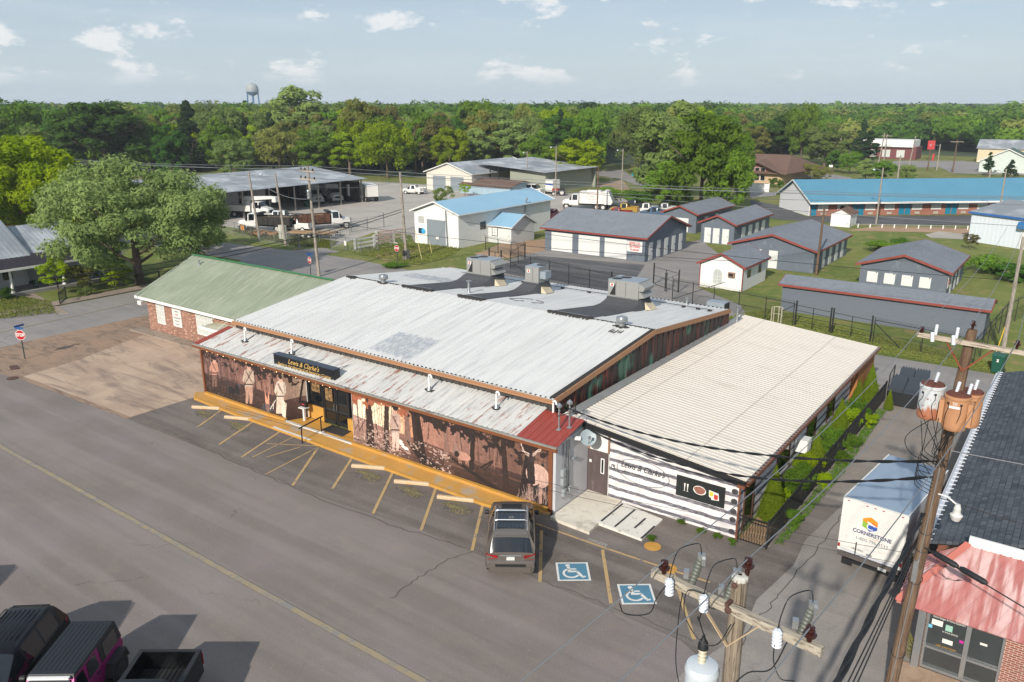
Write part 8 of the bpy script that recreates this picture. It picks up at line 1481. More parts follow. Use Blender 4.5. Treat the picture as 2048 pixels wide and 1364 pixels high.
ht = thing('horse_trailer', (0, 0, 0), 'white cargo trailer with blue stripe by the woods', 'trailer'); bx(ht, 'trailer_body', M_BOXW, (-2.8, -1.1, .6, 2.8, 1.1, 2.9)); bx(ht, 'blue_stripe', M('stripe_blue', '#2a52a0', .5), (-2.8, -1.115, 1.9, 2.8, -1.101, 2.25), (-2.8, 1.101, 1.9, 2.8, 1.115, 2.25), (-2.815, -1.1, 1.9, -2.801, 1.1, 2.25)); bx(ht, 'drawbar', M_BLK, (2.8, -.1, .5, 4.0, .1, .65)); wheels(ht, (-.5, .5), 1.12, .36, .22, M_RIMW); bx(ht, 'roof_cap', M_WHITE, (-2.82, -1.12, 2.901, 2.82, 1.12, 2.96)); text('trailer_lettering', 'LIFE', .4, M_BOXW, ht, (.5, -1.118, 2.07), (1, 0, 0), (0, 0, 1), 0, ext=.002); put(ht, 1092, 387, -8)
vn = thing('white_van', (0, 0, 0), 'white van half hidden behind the blue workshop roof', 'van'); st = [(-2.5, .9, .35, 1.2, .82, 2.0), (-2.45, .96, .35, 1.2, .86, 2.08), (-1.5, .97, .35, 1.2, .86, 2.1), (-1.4, .97, .35, 1.2, .86, 2.1), (.4, .97, .35, 1.2, .86, 2.1), (.5, .97, .35, 1.2, .86, 2.1), (1.3, .97, .35, 1.2, .85, 2.05), (1.9, .95, .35, 1.15, .85, 1.3), (2.5, .9, .4, .95, .8, 1.1)]; loft(st, ['b', 's', 'b', 's', 'b', 's', 'q', 'b'], vn, M_BOXW); wheels(vn, (-1.5, 1.6), .96, .34, .22, M_RIMW); bx(vn, 'bumper', M_BLK, (-2.6, -.9, .4, -2.5, .9, .6)); put(vn, 1062, 388, 10)
tr_ = thing('tractor', (0, 0, 0), 'small red tractor beside the striped trailer', 'tractor'); bx(tr_, 'hood', M('tractor_red', '#8e2a22', .5), (-.2, -.35, .8, 1.4, .35, 1.4)); bx(tr_, 'seat', M_BLK, (-.7, -.25, .9, -.3, .25, 1.0), (-.75, -.25, 1.0, -.68, .25, 1.5)); bx(tr_, 'roll_bar', M_BLK, (-.95, -.5, .9, -.88, -.44, 2.2), (-.95, .44, .9, -.88, .5, 2.2), (-.95, -.5, 2.2, -.88, .5, 2.27)); wheels(tr_, (-.6,), .8, .65, .35, M_RIMW); wheels(tr_, (1.1,), .65, .4, .22, M_RIMW); put(tr_, 1118, 391, -150)
fl = thing('flatbed_trailer', (0, 0, 0), 'low wooden-decked trailer in the weeds at the yard fence', 'trailer'); bx(fl, 'deck', M('plank_deck', '#a0805c', .9, var=.25, st=(1, 8, 1)), (-3.4, -1.15, .75, 3.4, 1.15, .85)); bx(fl, 'frame', M_BLK, (-3.4, -1.15, .6, 3.4, -1.05, .74), (-3.4, 1.05, .6, 3.4, 1.15, .74), (3.4, -.1, .5, 4.8, .1, .6)); wheels(fl, (-.9, .0), 1.1, .36, .22, M_RIMW); put(fl, 625, 476, 25)
mb = MB(); rr = random.Random(2); g = G(525, 471)
for k in range(26): a = rr.uniform(0, 3.14); x, y, z = g[0] + rr.uniform(-1.8, 1.8), g[1] + rr.uniform(-.8, .8), rr.uniform(.1, .6); mb.bar((x - 1.2 * math.cos(a), y - 1.2 * math.sin(a), z), (x + 1.2 * math.cos(a), y + 1.2 * math.sin(a), z + rr.uniform(-.1, .1)), .12)
tag(build('scrap_timber', mb, M('scrap_orange_wood', '#8f6842', .9, var=.3)), 'pile of orange-brown scrap timber in the truck yard', 'timber pile')
mb = MB(); rr = random.Random(12); g = G(560, 404)
for k in range(14): x, y = g[0] + rr.uniform(-3, 3), g[1] + rr.uniform(-1, 1); mb.bar((x, y, .2), (x + rr.uniform(-1, 1), y + rr.uniform(-1, 1), rr.uniform(1.2, 2.6)), .16)
tag(build('machine_attachment', mb, M('machine_ochre', '#8a5f26', .8, var=.3)), 'ochre machine attachments standing in the open shed', 'machinery')
# white vinyl fence near the lodge
vf = thing('vinyl_fence', G(1505, 385), 'white vinyl privacy fence left of the motel gable', 'fence'); a, b = Vector(G(1497, 384)), Vector(G(1537, 386)); mb = MB(); mb.bar(tuple(a + Vector((0, 0, .95))), tuple(b + Vector((0, 0, .95))), .06, 1.8); build('panel', mb, M_WHITE, vf)
for k in range(5): q = a.lerp(b, k / 4); mb = MB(); mb.bar((q.x, q.y, 0), (q.x, q.y, 2.0), .15); build('post', mb, M_WHITE, vf)
gr_ = thing('guard_rail', G(1700, 455), 'white-posted guard rail along the motel parking edge', 'guard rail'); a, b = Vector(G(1692, 455)), Vector(G(2060, 462)); mb = MB(); mb.bar(tuple(a + Vector((0, 0, .55))), tuple(b + Vector((0, 0, .55))), .06, .12); build('rail', mb, M_GALV, gr_)
for k in range(16): q = a.lerp(b, k / 15); mb = MB(); mb.bar((q.x, q.y, 0), (q.x, q.y, .6), .14); build('post', mb, M_WHITE, gr_)
# water tower on the horizon
wt_ = G(507, 208 + 30); az_ = ray(507, 207); az_ = Vector((az_.x, az_.y, 0)).normalized(); D = 1180.0; wp = Vector((CAM[0], CAM[1], 0)) + az_ * D
tw = thing('water_tower', tuple(wp), 'pale domed water tower on blue legs on the horizon', 'water tower'); M_TW = M('tower_grey', '#8f9494', .6, var=.04); M_TWB = M('tower_blue', '#3f6f95', .6)
mb = MB(); mb.lathe([(7.6, 32), (8.2, 33.5), (8.2, 36.5), (7.7, 39.5), (6.2, 42), (3.8, 43.6), (1, 44.2), (.6, 45.5), (.1, 45.8)], tuple(wp), 28); build('tank', mb, M_TW, tw, True); mb = MB(); mb.lathe([(1, 27.8), (5, 29.2), (7.5, 31.9)], tuple(wp), 24); build('tank_bottom', mb, M_TWB, tw, True)
mb = MB(); mb.lathe([(8.9, 32.6), (8.9, 33.0), (8.2, 33.0)], tuple(wp), 24); build('walkway', mb, M_TWB, tw)
for k in range(6): a = k * math.pi / 3 + .3; mb = MB(); mb.bar((wp.x + 9.5 * math.cos(a), wp.y + 9.5 * math.sin(a), 0), (wp.x + 7.8 * math.cos(a), wp.y + 7.8 * math.sin(a), 33), .7); build('leg', mb, M_TWB, tw)
mb = MB(); mb.tube([(wp.x, wp.y, 0), (wp.x, wp.y, 29)], 1.0, 10); build('riser_pipe', mb, M_TWB, tw)
# ------------------------------------------------------------------ vegetation
def leafmat(name, c1, c2, tr=.35):
    m, nt, out = newmat(name); at = nt.node('ShaderNodeVertexColor', layer_name='tint').outputs[0]; oi = nt.node('ShaderNodeObjectInfo').outputs['Random']
    t = nt.xyz(at)[0]; f = nt.math('ADD', nt.math('MULTIPLY', t, .75), nt.math('MULTIPLY', oi, .35), clamp=True); c = nt.mix(f, S(c1), S(c2))
    hs = nt.node('ShaderNodeHueSaturation', {'Hue': nt.math('ADD', .474, nt.math('MULTIPLY', oi, .028)), 'Saturation': 1.06, 'Value': nt.math('ADD', .95, nt.math('MULTIPLY', nt.math('FRACT', nt.math('MULTIPLY', oi, 7.3)), .5)), 'Fac': 1.0, 'Color': c}).outputs[0]
    d = nt.node('ShaderNodeBsdfDiffuse', {'Color': hs, 'Roughness': .6}); tl = nt.node('ShaderNodeBsdfTranslucent', {'Color': nt.mix(.5, hs, S(c2))})
    nt.l.new(nt.node('ShaderNodeMixShader', {0: tr, 1: d.outputs[0], 2: tl.outputs[0]}).outputs[0], out.inputs[0]); return m
F_MID = leafmat('foliage_mid', '#31501c', '#688738'); F_BRI = leafmat('foliage_bright', '#44641c', '#8ba331'); F_DRK = leafmat('foliage_dark', '#26431b', '#4a6b30'); F_OLI = leafmat('foliage_olive', '#4a5326', '#838a4c'); F_PAL = leafmat('foliage_pale', '#425a30', '#7d9055'); F_CON = leafmat('foliage_conifer', '#182b1c', '#34492b', .15); F_BRN = leafmat('foliage_brownish', '#48492a', '#767646'); F_HED = leafmat('foliage_hedge', '#2f4c1a', '#577530'); F_CYP = leafmat('foliage_cypress', '#334a17', '#5f7328', .2)
BARK = M('bark', '#5f5145', .95, var=.25, vs=3)
def quads(cent, nrm, size, rg, tint):
    n = len(cent); nrm = nrm / np.maximum(np.linalg.norm(nrm, axis=1, keepdims=True), 1e-6); r = rg.normal(size=(n, 3)); a = np.cross(nrm, r); a /= np.maximum(np.linalg.norm(a, axis=1, keepdims=True), 1e-6); b = np.cross(nrm, a)
    s = (size * rg.uniform(.6, 1.3, n))[:, None]; k = rg.uniform(.5, .9, n)[:, None]
    v = np.stack([cent - a * s, cent + b * s * k * .6 - a * s * .1, cent + a * s, cent - b * s * k * .6 + a * s * .1], 1).reshape(-1, 3); return v, np.repeat(tint, 4)
def quadmesh(name, v, tint, mat, extra=None):
    me = bpy.data.meshes.new(name); nv = len(v); nf = nv // 4; fv = np.arange(nv, dtype=np.int32); ls = np.arange(nf, dtype=np.int32) * 4; lt = np.full(nf, 4, np.int32)
    if extra is not None:
        ev, ef, et = extra; fv = np.concatenate([fv, ef.ravel() + nv]).astype(np.int32); ls = np.concatenate([ls, nf * 4 + np.arange(len(ef)) * 3]).astype(np.int32); lt = np.concatenate([lt, np.full(len(ef), 3)]).astype(np.int32); v = np.concatenate([v, ev]); tint = np.concatenate([tint, et])
    me.vertices.add(len(v)); me.vertices.foreach_set('co', v.astype(np.float32).ravel()); me.loops.add(len(fv)); me.loops.foreach_set('vertex_index', fv); me.polygons.add(len(ls)); me.polygons.foreach_set('loop_start', ls); me.polygons.foreach_set('loop_total', lt)
    me.update(calc_edges=True); ca = me.color_attributes.new('tint', 'FLOAT_COLOR', 'POINT'); cc = np.ones((len(v), 4), np.float32); cc[:, :3] = tint[:, None]; ca.data.foreach_set('color', cc.ravel()); me.materials.append(mat); return me
def crown(name, seed, H, rad, zlo, nl, lobes, size, shape='round', lr=(.24, .36), mat=None):
    rg = np.random.default_rng(seed); C, N_, T = [], [], []; zc, hz = (H + zlo) / 2, (H - zlo) / 2
    for k in range(lobes):
        u = rg.normal(size=3); u /= np.linalg.norm(u); u[2] = u[2] if u[2] > -.8 else -u[2] * .5; rr = rg.uniform(.70, .95) if k > lobes * .22 else rg.uniform(.1, .55)
        if shape == 'drop':
            n = int(nl / lobes); f = rg.random(n) ** 1.3; a = rg.uniform(0, 6.283, n); pr = rad * np.minimum(1, f * 9 + .35) * (1 - f ** 1.35) * rg.uniform(.75, 1.06, n) * (1 + .07 * np.sin(a * 5 + f * 21)); C.append(np.column_stack([pr * np.cos(a), pr * np.sin(a), zlo + (H - zlo) * f])); N_.append(np.column_stack([np.cos(a), np.sin(a), np.full(n, .25)]) + rg.normal(size=(n, 3)) * .35); T.append(rg.uniform(0, 1, n)); continue
        if shape == 'cone': f = rg.random() ** .75; z = zlo + (H - zlo) * f; ra = rad * (1 - f) ** .8 * rg.uniform(.3, .85); a = rg.uniform(0, 6.28); c = np.array([ra * math.cos(a), ra * math.sin(a), z]); L = rad * rg.uniform(*lr) * (1.05 - .7 * f)
        else: c = np.array([u[0] * rad * rr, u[1] * rad * rr, zc + u[2] * hz * rr * .98]); L = rad * rg.uniform(*lr) * (1.1 if u[2] > .3 else .9)
        n = int(nl / lobes * rg.uniform(.7, 1.3)); w_ = rg.normal(size=(n, 3)); w_ /= np.linalg.norm(w_, axis=1, keepdims=True); w_[:, 2] = np.where(rg.random(n) < .5, np.abs(w_[:, 2]), w_[:, 2]); w_[:, 2] *= .8
        wob = 1 + .22 * np.sin(w_[:, 0] * 7 + k) * np.cos(w_[:, 1] * 6 + 2 * k); C.append(c + w_ * L * (rg.uniform(.72, 1.12, n) * wob)[:, None]); N_.append(w_ * 1.2 + rg.normal(size=(n, 3)) * .38 + np.array([0, 0, .2])); T.append(np.clip(rg.uniform(0, 1) * .55 + rg.uniform(0, .55, n), 0, 1))
    v, t = quads(np.concatenate(C), np.concatenate(N_), size, rg, np.concatenate(T)); return quadmesh(name, v, t, mat or F_MID)
def trunkmesh(seed, H, r, limbs=7, zlo=.22):
    rg = random.Random(seed); mb = MB(); top = (rg.uniform(-.3, .3), rg.uniform(-.3, .3), H * .72); mb.tube([(0, 0, 0), (0, 0, .3), (top[0] * .3, top[1] * .3, H * .35), top], [r * 1.5, r * 1.1, r * .8, r * .2], 9)
    for k in range(limbs):
        z = H * rg.uniform(zlo, .55); a = k * 2.4 + rg.uniform(-.4, .4); L = H * rg.uniform(.22, .36); e = (L * math.cos(a), L * math.sin(a), z + L * rg.uniform(.5, .9)); mb.tube([(0, 0, z), (e[0] * .5, e[1] * .5, z + (e[2] - z) * .4), e], [r * .45, r * .28, r * .07], 6)
        for q in range(2): b = a + rg.uniform(-1, 1); s0 = (e[0] * .55, e[1] * .55, z + (e[2] - z) * .45); mb.tube([s0, (s0[0] + L * .5 * math.cos(b), s0[1] + L * .5 * math.sin(b), s0[2] + L * .4)], [r * .2, r * .05], 5)
    me = bpy.data.meshes.new('trunk'); me.from_pydata(mb.v, [], mb.f); me.materials.append(BARK); me.shade_smooth(); return me
TP = {}
TP['near'] = [(crown('crown', 11, 14, 9.2, .9, 56000, 150, .21, lr=(.10, .19)), trunkmesh(1, 14, .42, 9, .16)), (crown('crown', 12, 14, 6.4, 2.0, 40000, 110, .24, lr=(.14, .24)), trunkmesh(2, 14, .3))]
TP['mid'] = [(crown('crown', 20 + k, 15, r_, zl, 11000, lb, .40, lr=(.15, .27)), trunkmesh(5 + k, 15, .3)) for k, (r_, zl, lb) in enumerate(((5.6, .9, 70), (6.4, 1.2, 90), (4.8, .8, 56), (7.4, 1.2, 104), (5.2, .8, 60)))]
TP['cone'] = [(crown('crown', 41, 15, 3.6, 1.5, 7500, 60, .34, 'cone', (.24, .36)), trunkmesh(12, 15, .28, 3)), (crown('crown', 42, 15, 2.9, 2.5, 6000, 44, .34, 'cone', (.24, .4)), trunkmesh(13, 15, .24, 3))]
TP['bush'] = [(crown('crown', 51, 2, 1.15, .05, 4200, 26, .085, lr=(.28, .42)), None), (crown('crown', 52, 2, .95, .05, 3600, 20, .085, lr=(.3, .45)), None)]
TP['cypress'] = [(crown('crown', 61, 3, .62, .05, 16000, 90, .04, 'drop'), None)]
TP['loose'] = [(crown('crown', 71, 6, 2.2, 1.2, 5500, 40, .12, lr=(.16, .24)), trunkmesh(14, 6, .09, 6, .2))]
PH = {'near': 14, 'mid': 15, 'cone': 15, 'bush': 2, 'cypress': 3, 'loose': 6}; PW = {'near': (9.2, 6.4), 'mid': (5.6, 6.4, 4.8, 7.4, 5.2), 'cone': (3.6, 2.9), 'bush': (1.15, .95), 'cypress': (.62,), 'loose': (2.2,)}
ntree = [0]
def tree(x, y, H, W, kind, mat, label=None, cat='tree', name='tree', group=None, var=None, rot=None, trunk=True, zs=0):
    k = ntree[0]; ntree[0] += 1; v = (k if var is None else var) % len(TP[kind]); cm, tm = TP[kind][v]; sz_ = H / PH[kind]; sx_ = W / 2 / PW[kind][v]
    t = bpy.data.objects.new(name, None); COL.objects.link(t); t.location = (x, y, zs); t.rotation_euler = (0, 0, k * 2.399 if rot is None else rot); t.scale = (sx_, sx_ * (1 + .14 * math.sin(k * 3.1)), sz_); t.empty_display_size = .5; tag(t, label, cat, group)
    c = bpy.data.objects.new('foliage' if tm is None else 'crown', cm); COL.objects.link(c); c.parent = t; c.material_slots[0].link = 'OBJECT'; c.material_slots[0].material = mat
    if tm is not None and trunk: b = bpy.data.objects.new('trunk', tm); COL.objects.link(b); b.parent = t
    return t
CAMV = Vector((CAM[0], CAM[1], 0))
def tpx(xc, yb, yt, wpx, kind, mat, label, **kw):
    g = G(xc, yb); d = (Vector(g) - CAMV).length; lo, hi = .2, 60
    for _ in range(40):
        m_ = (lo + hi) / 2; q = Vector((g[0], g[1], m_)) - Vector(CAM); yy_ = 682 - F_PX * q.dot(UP) / q.dot(FW)
        if yy_ > yt: lo = m_
        else: hi = m_
    return tree(g[0], g[1], m_, wpx / F_PX * (Vector(g) - Vector(CAM)).dot(FW), kind, mat, label, **kw)
F_BIG = leafmat('foliage_big_tree', '#4a6236', '#8d9f66')
tree(-61.0, 15.5, 12.6, 18.4, 'near', F_BIG, 'big spreading pale green tree beside the low iron fence and the side street', var=0, rot=.6)
tpx(395, 500, 418, 110, 'mid', F_MID, 'dark green shrub-like tree at the right foot of the big spreading tree', var=4)
tpx(48, 500, 268, 250, 'near', F_BRI, 'bright yellow-green tree behind the white cottage', var=1); tpx(130, 505, 330, 190, 'near', F_BRI, 'yellow-green tree between the cottage and the big spreading tree', var=1)
tpx(118, 588, 512, 70, 'loose', F_BRI, 'small loose tree in front of the cottage porch'); tpx(165, 583, 530, 50, 'bush', F_OLI, 'rounded dark shrub right of the cottage porch', cat='shrub', name='shrub'); tpx(10, 600, 575, 34, 'bush', F_DRK, 'small shrub left of the garden path', cat='shrub', name='shrub'); tpx(235, 572, 530, 60, 'bush', F_BRI, 'leafy light green shrub behind the iron fence', cat='shrub', name='shrub'); tpx(172, 592, 572, 30, 'bush', F_PAL, 'white-flowered bush behind the iron fence', cat='shrub', name='shrub'); tpx(215, 560, 500, 60, 'bush', F_DRK, 'dark shrub in the shade under the big tree', cat='shrub', name='shrub')
tpx(790, 535, 525, 50, 'bush', F_HED, 'patch of green weeds rising behind the white roof', cat='weeds', name='weeds')
tpx(887, 430, 368, 44, 'loose', F_PAL, 'sparse sapling in front of the blue-roofed workshop'); tpx(930, 392, 366, 26, 'loose', F_BRI, 'tiny sapling beside the brown-roofed hut')
BIG = ((18, 350, 192, 150, 'mid', F_MID, 'tall tree at the far left edge'), (30, 400, 240, 170, 'mid', F_PAL, 'pale tree in front of the tall one at the left edge'), (215, 352, 196, 190, 'mid', F_DRK, 'broad dark green tree above the big spreading tree'), (387, 345, 205, 95, 'cone', F_CON, 'dark layered conifer left of the pole tops'),
       (130, 350, 232, 90, 'mid', F_DRK, 'dark tree between the left edge and the broad dark tree'), (300, 348, 235, 80, 'mid', F_MID, 'mid green tree right of the broad dark one'), (345, 360, 250, 70, 'mid', F_DRK, 'dark tree beside the conifer, left'), (450, 350, 245, 85, 'mid', F_MID, 'green tree right of the conifer'), (470, 362, 275, 80, 'mid', F_PAL, 'low pale tree in front of the woods, left of the sheds'),
       (612, 330, 172, 170, 'mid', F_PAL, 'largest pale domed tree right of the water tower'), (560, 345, 255, 90, 'mid', F_OLI, 'olive tree below the domed tree'), (640, 350, 262, 100, 'mid', F_MID, 'green tree in front of the domed tree'), (720, 345, 190, 70, 'mid', F_OLI, 'sparse greyish tree with thin top on the skyline'), (760, 340, 205, 110, 'mid', F_BRN, 'olive-brown tree on the skyline right of the dome'), (700, 350, 265, 80, 'mid', F_BRI, 'bright tree behind the shed roof, left one'), (775, 356, 242, 120, 'mid', F_BRI, 'bright green tree behind the shed end, right one'),
       (850, 335, 240, 80, 'mid', F_DRK, 'dark tree left above the cream garage'), (900, 350, 250, 85, 'mid', F_BRI, 'bright tree directly behind the cream garage'), (950, 330, 195, 80, 'mid', F_MID, 'tall green tree above the cream garage'), (1010, 340, 240, 95, 'mid', F_PAL, 'pale tree behind the lean-to shed'), (1045, 330, 205, 60, 'mid', F_OLI, 'olive tree on the skyline above the lean-to shed'), (1075, 352, 262, 80, 'mid', F_MID, 'green tree right behind the lean-to shed'), (1150, 370, 272, 95, 'mid', F_BRI, 'bright leaning tree beside the cargo trailer'), (1180, 345, 215, 90, 'mid', F_MID, 'green tree left of the far lane gap'), (1110, 345, 230, 80, 'mid', F_DRK, 'dark tree behind the bright leaning one'),
       (1275, 352, 212, 110, 'mid', F_PAL, 'pale tree right of the far lane gap'), (1335, 400, 205, 140, 'mid', F_PAL, 'tall pale tree at the left of the big clump by the storage yard'), (1400, 432, 215, 175, 'mid', F_MID, 'largest green tree of the clump behind the storage roofs'), (1448, 436, 290, 95, 'mid', F_MID, 'lower bright tree at the right front of the clump'), (1330, 420, 320, 90, 'mid', F_MID, 'lower green tree at the left foot of the clump'), (1472, 400, 262, 60, 'mid', F_MID, 'green tree behind the clump, right side'), (1220, 412, 372, 90, 'bush', F_MID, 'bank of bushes behind the refuse truck', ), (1280, 415, 380, 80, 'bush', F_HED, 'bank of bushes right of the refuse truck'), (1345, 418, 372, 80, 'bush', F_MID, 'thicket between the bushes and the big clump'),
       (1560, 325, 225, 110, 'mid', F_DRK, 'dark tree behind the lodge roof, left'), (1600, 330, 205, 80, 'mid', F_MID, 'green tree on the skyline behind the lodge'), (1648, 335, 245, 80, 'mid', F_PAL, 'pale tree right of the lodge'), (1720, 325, 242, 50, 'cone', F_CON, 'dark pine with reddish tips left of the tall leaning pole'), (1735, 330, 262, 55, 'cone', F_CON, 'second dark pine by the tall leaning pole'),
       (1664, 345, 300, 42, 'mid', F_DRK, 'round tree at the hill road, first from the left'), (1698, 348, 302, 42, 'mid', F_MID, 'round tree at the hill road, second from the left'), (1730, 362, 318, 40, 'mid', F_PAL, 'round tree at the hill road, third from the left'), (1764, 363, 320, 48, 'mid', F_MID, 'round tree at the hill road, fourth from the left'), (1812, 366, 328, 38, 'mid', F_PAL, 'round tree right of the double flag mast'), (1625, 362, 325, 50, 'loose', F_OLI, 'thin-leaved small tree right of the lodge front'), (1640, 368, 335, 40, 'loose', F_OLI, 'thin-leaved small tree beside the lodge drive'), (1975, 352, 305, 30, 'cone', F_CON, 'small dark evergreen in front of the far beige building'), (2020, 355, 320, 34, 'cone', F_CON, 'small dark evergreen by the green-roofed house'), (1545, 375, 355, 16, 'bush', F_HED, 'clipped bush at the lodge door'), (1560, 376, 358, 14, 'bush', F_HED, 'second clipped bush at the lodge door'),
       (1880, 640 - 60, 560, 40, 'bush', F_MID, 'shrub beyond the last storage building'), (1810, 500, 478, 60, 'bush', F_DRK, 'dark hedge bush left of the blue-trimmed building'), (1765, 505, 482, 60, 'bush', F_MID, 'green hedge bush behind the storage roofs, nearer the pole'), (1965, 545, 510, 90, 'bush', F_MID, 'broad green bush right of the last storage building'), (2030, 562, 530, 80, 'bush', F_DRK, 'dark bush at the right edge beyond the last storage building'), (1940, 500, 465, 34, 'loose', F_BRN, 'bare twiggy shrub below the white metal building'))
for b in BIG: tpx(*b[:7], cat='bush' if b[4] == 'bush' else 'tree', name='bush' if b[4] == 'bush' else 'tree')
# hedge along the alley side of the wing
HG = 'plants of the alley hedge'
for y, h, lb in ((5.25, 2.75, 'tall pointed cypress nearest the iron gate'), (11.9, 2.0, 'low pointed cypress in the middle of the alley hedge'), (16.3, 2.5, 'tall pointed cypress third along the alley hedge'), (20.2, 2.5, 'tall pointed cypress near the ochre wall'), (23.4, 2.6, 'tall pointed cypress last before the dumpster')): tree(8.35, y, h, 1.25, 'cypress', F_CYP, lb, 'cypress', 'cypress', HG)
tree(9.6, 22.9, 1.4, .6, 'cypress', F_CYP, 'tiny pointed cypress outside the iron fence by the dumpster', 'cypress', 'cypress', HG)
for i, (x, y, h, w_) in enumerate(((8.4, 6.3, 1.5, 1.1), (8.45, 7.8, 1.9, 1.4), (8.35, 9.3, 1.6, 1.3), (8.4, 10.6, 1.9, 1.4), (8.3, 13.4, 1.5, 1.3), (8.4, 14.8, 1.8, 1.4), (8.4, 18.2, 1.8, 1.4), (8.4, 19.7, 2.0, 1.4), (9.35, 5.2, 1.1, .8), (9.35, 9.8, 1.2, .7), (9.35, 13.1, 1.0, .8), (9.4, 15.3, 1.3, .9), (9.4, 19.2, 1.2, .8))):
    tree(x, y, h * .78, w_, 'bush', F_HED if i % 3 else F_BRI, ('rounded hedge shrub inside the iron fence, ' if x < 9 else 'self-sown shrub outside the iron fence, ') + ('first', 'second', 'third', 'fourth', 'fifth', 'sixth', 'seventh', 'eighth')[i if i < 8 else i - 8] + ' from the gate', 'shrub', 'shrub', HG)
for i, (x, y) in enumerate(((1360, 1050), (1400, 1070), (1432, 1078), (1462, 1092), (1300, 1082))): g = G(x, y); tree(g[0], g[1] + .1, .22 + .08 * (i % 2), .4, 'bush', F_HED, 'small weed tuft at the foot of the log-pattern wall, ' + ('first', 'second', 'third', 'fourth', 'by the manhole')[i], 'weed', 'weed')
# woods: single trees for the nearest rows, one mass beyond
FRX = [-300, 0, 150, 330, 480, 700, 850, 1050, 1170, 1196, 1215, 1262, 1290, 1500, 1560, 1640, 1760, 1850, 2048, 2400]; FRY = [352, 350, 350, 345, 338, 346, 346, 344, 342, 316, 300, 300, 345, 332, 318, 306, 300, 303, 312, 320]
rt = random.Random(77); singles, mass = [], []
d = 205.0
while d < 6500:
    step = max(7.8, d * .026); nang = int(R(86) * d / step)
    for i in range(nang):
        az_ = YAW + R(43) - R(86) * (i + rt.uniform(-.45, .45)) / nang; dd = d * (1 + rt.uniform(-.013, .013)) + rt.uniform(-2, 2); x, y = CAM[0] - math.sin(az_) * dd, CAM[1] + math.cos(az_) * dd
        q = Vector((x, y, 0)) - Vector(CAM); z_ = q.dot(FW); pxx, pyy = 1024 + F_PX * q.dot(RT) / z_, 682 - F_PX * q.dot(UP) / z_
        if pyy > float(np.interp(pxx, FRX, FRY)): continue
        if (x - wp.x) ** 2 + (y - wp.y) ** 2 < 14 ** 2: continue
        if pxx > 1470: hh = 10.5 + min(6, max(0, (d - 260) / 110)) + rt.uniform(-2.2, 2.2)
        else: hh = 14.2 + rt.uniform(-2.5, 3.0)
        if 1196 < pxx < 1300 and d < 330: hh *= .75
        if 2100 > pxx > -60 and len(singles) < 235 and d < 420: singles.append((pxx, x, y, hh))
        else: mass.append((x, y, hh, step, pxx))
    d += step * .86
WM = [F_MID, F_MID, F_PAL, F_MID, F_OLI, F_BRI, F_PAL, F_DRK, F_PAL, F_BRN]
KW = {'foliage_mid': 'mid green', 'foliage_pale': 'pale green', 'foliage_dark': 'dark green', 'foliage_olive': 'olive', 'foliage_bright': 'bright green', 'foliage_brownish': 'brownish', 'foliage_conifer': 'blackish'}
RG = ((0, 260, 'at the far left'), (260, 480, 'between the broad dark tree and the tower'), (480, 700, 'below the water tower and the domed tree'), (700, 860, 'behind the open vehicle shed'), (860, 1100, 'behind the cream garage'), (1100, 1300, 'around the far lane gap'), (1300, 1500, 'behind the big clump'), (1500, 1680, 'behind the lodge'), (1680, 1860, 'behind the filling station'), (1860, 2200, 'at the far right'))
for i, (pxx, x, y, hh) in enumerate(singles):
    cone = (pxx > 1500 and rt.random() < .35) or rt.random() < .06; mt = F_CON if cone else rt.choice(WM); W = hh * (rt.uniform(.42, .55) if cone else rt.uniform(.68, .95)); rg_ = next((r_[2] for r_ in RG if r_[0] <= pxx < r_[1]), 'at the far left')
    tree(x, y, hh, W, 'cone' if cone else 'mid', mt, f'{KW[mt.name]} {"pine" if cone else "leafy tree"} in the woods {rg_}', group='trees of the woods ' + rg_ + (' (pines)' if cone else ', ' + KW[mt.name]))
ph = (1 + 5 ** .5) / 2; iv = np.array([(-1, ph, 0), (1, ph, 0), (-1, -ph, 0), (1, -ph, 0), (0, -1, ph), (0, 1, ph), (0, -1, -ph), (0, 1, -ph), (ph, 0, -1), (ph, 0, 1), (-ph, 0, -1), (-ph, 0, 1)]) / math.sqrt(1 + ph * ph)
if_ = np.array([(0, 11, 5), (0, 5, 1), (0, 1, 7), (0, 7, 10), (0, 10, 11), (1, 5, 9), (5, 11, 4), (11, 10, 2), (10, 7, 6), (7, 1, 8), (3, 9, 4), (3, 4, 2), (3, 2, 6), (3, 6, 8), (3, 8, 9), (4, 9, 5), (2, 4, 11), (6, 2, 10), (8, 6, 7), (9, 8, 1)])
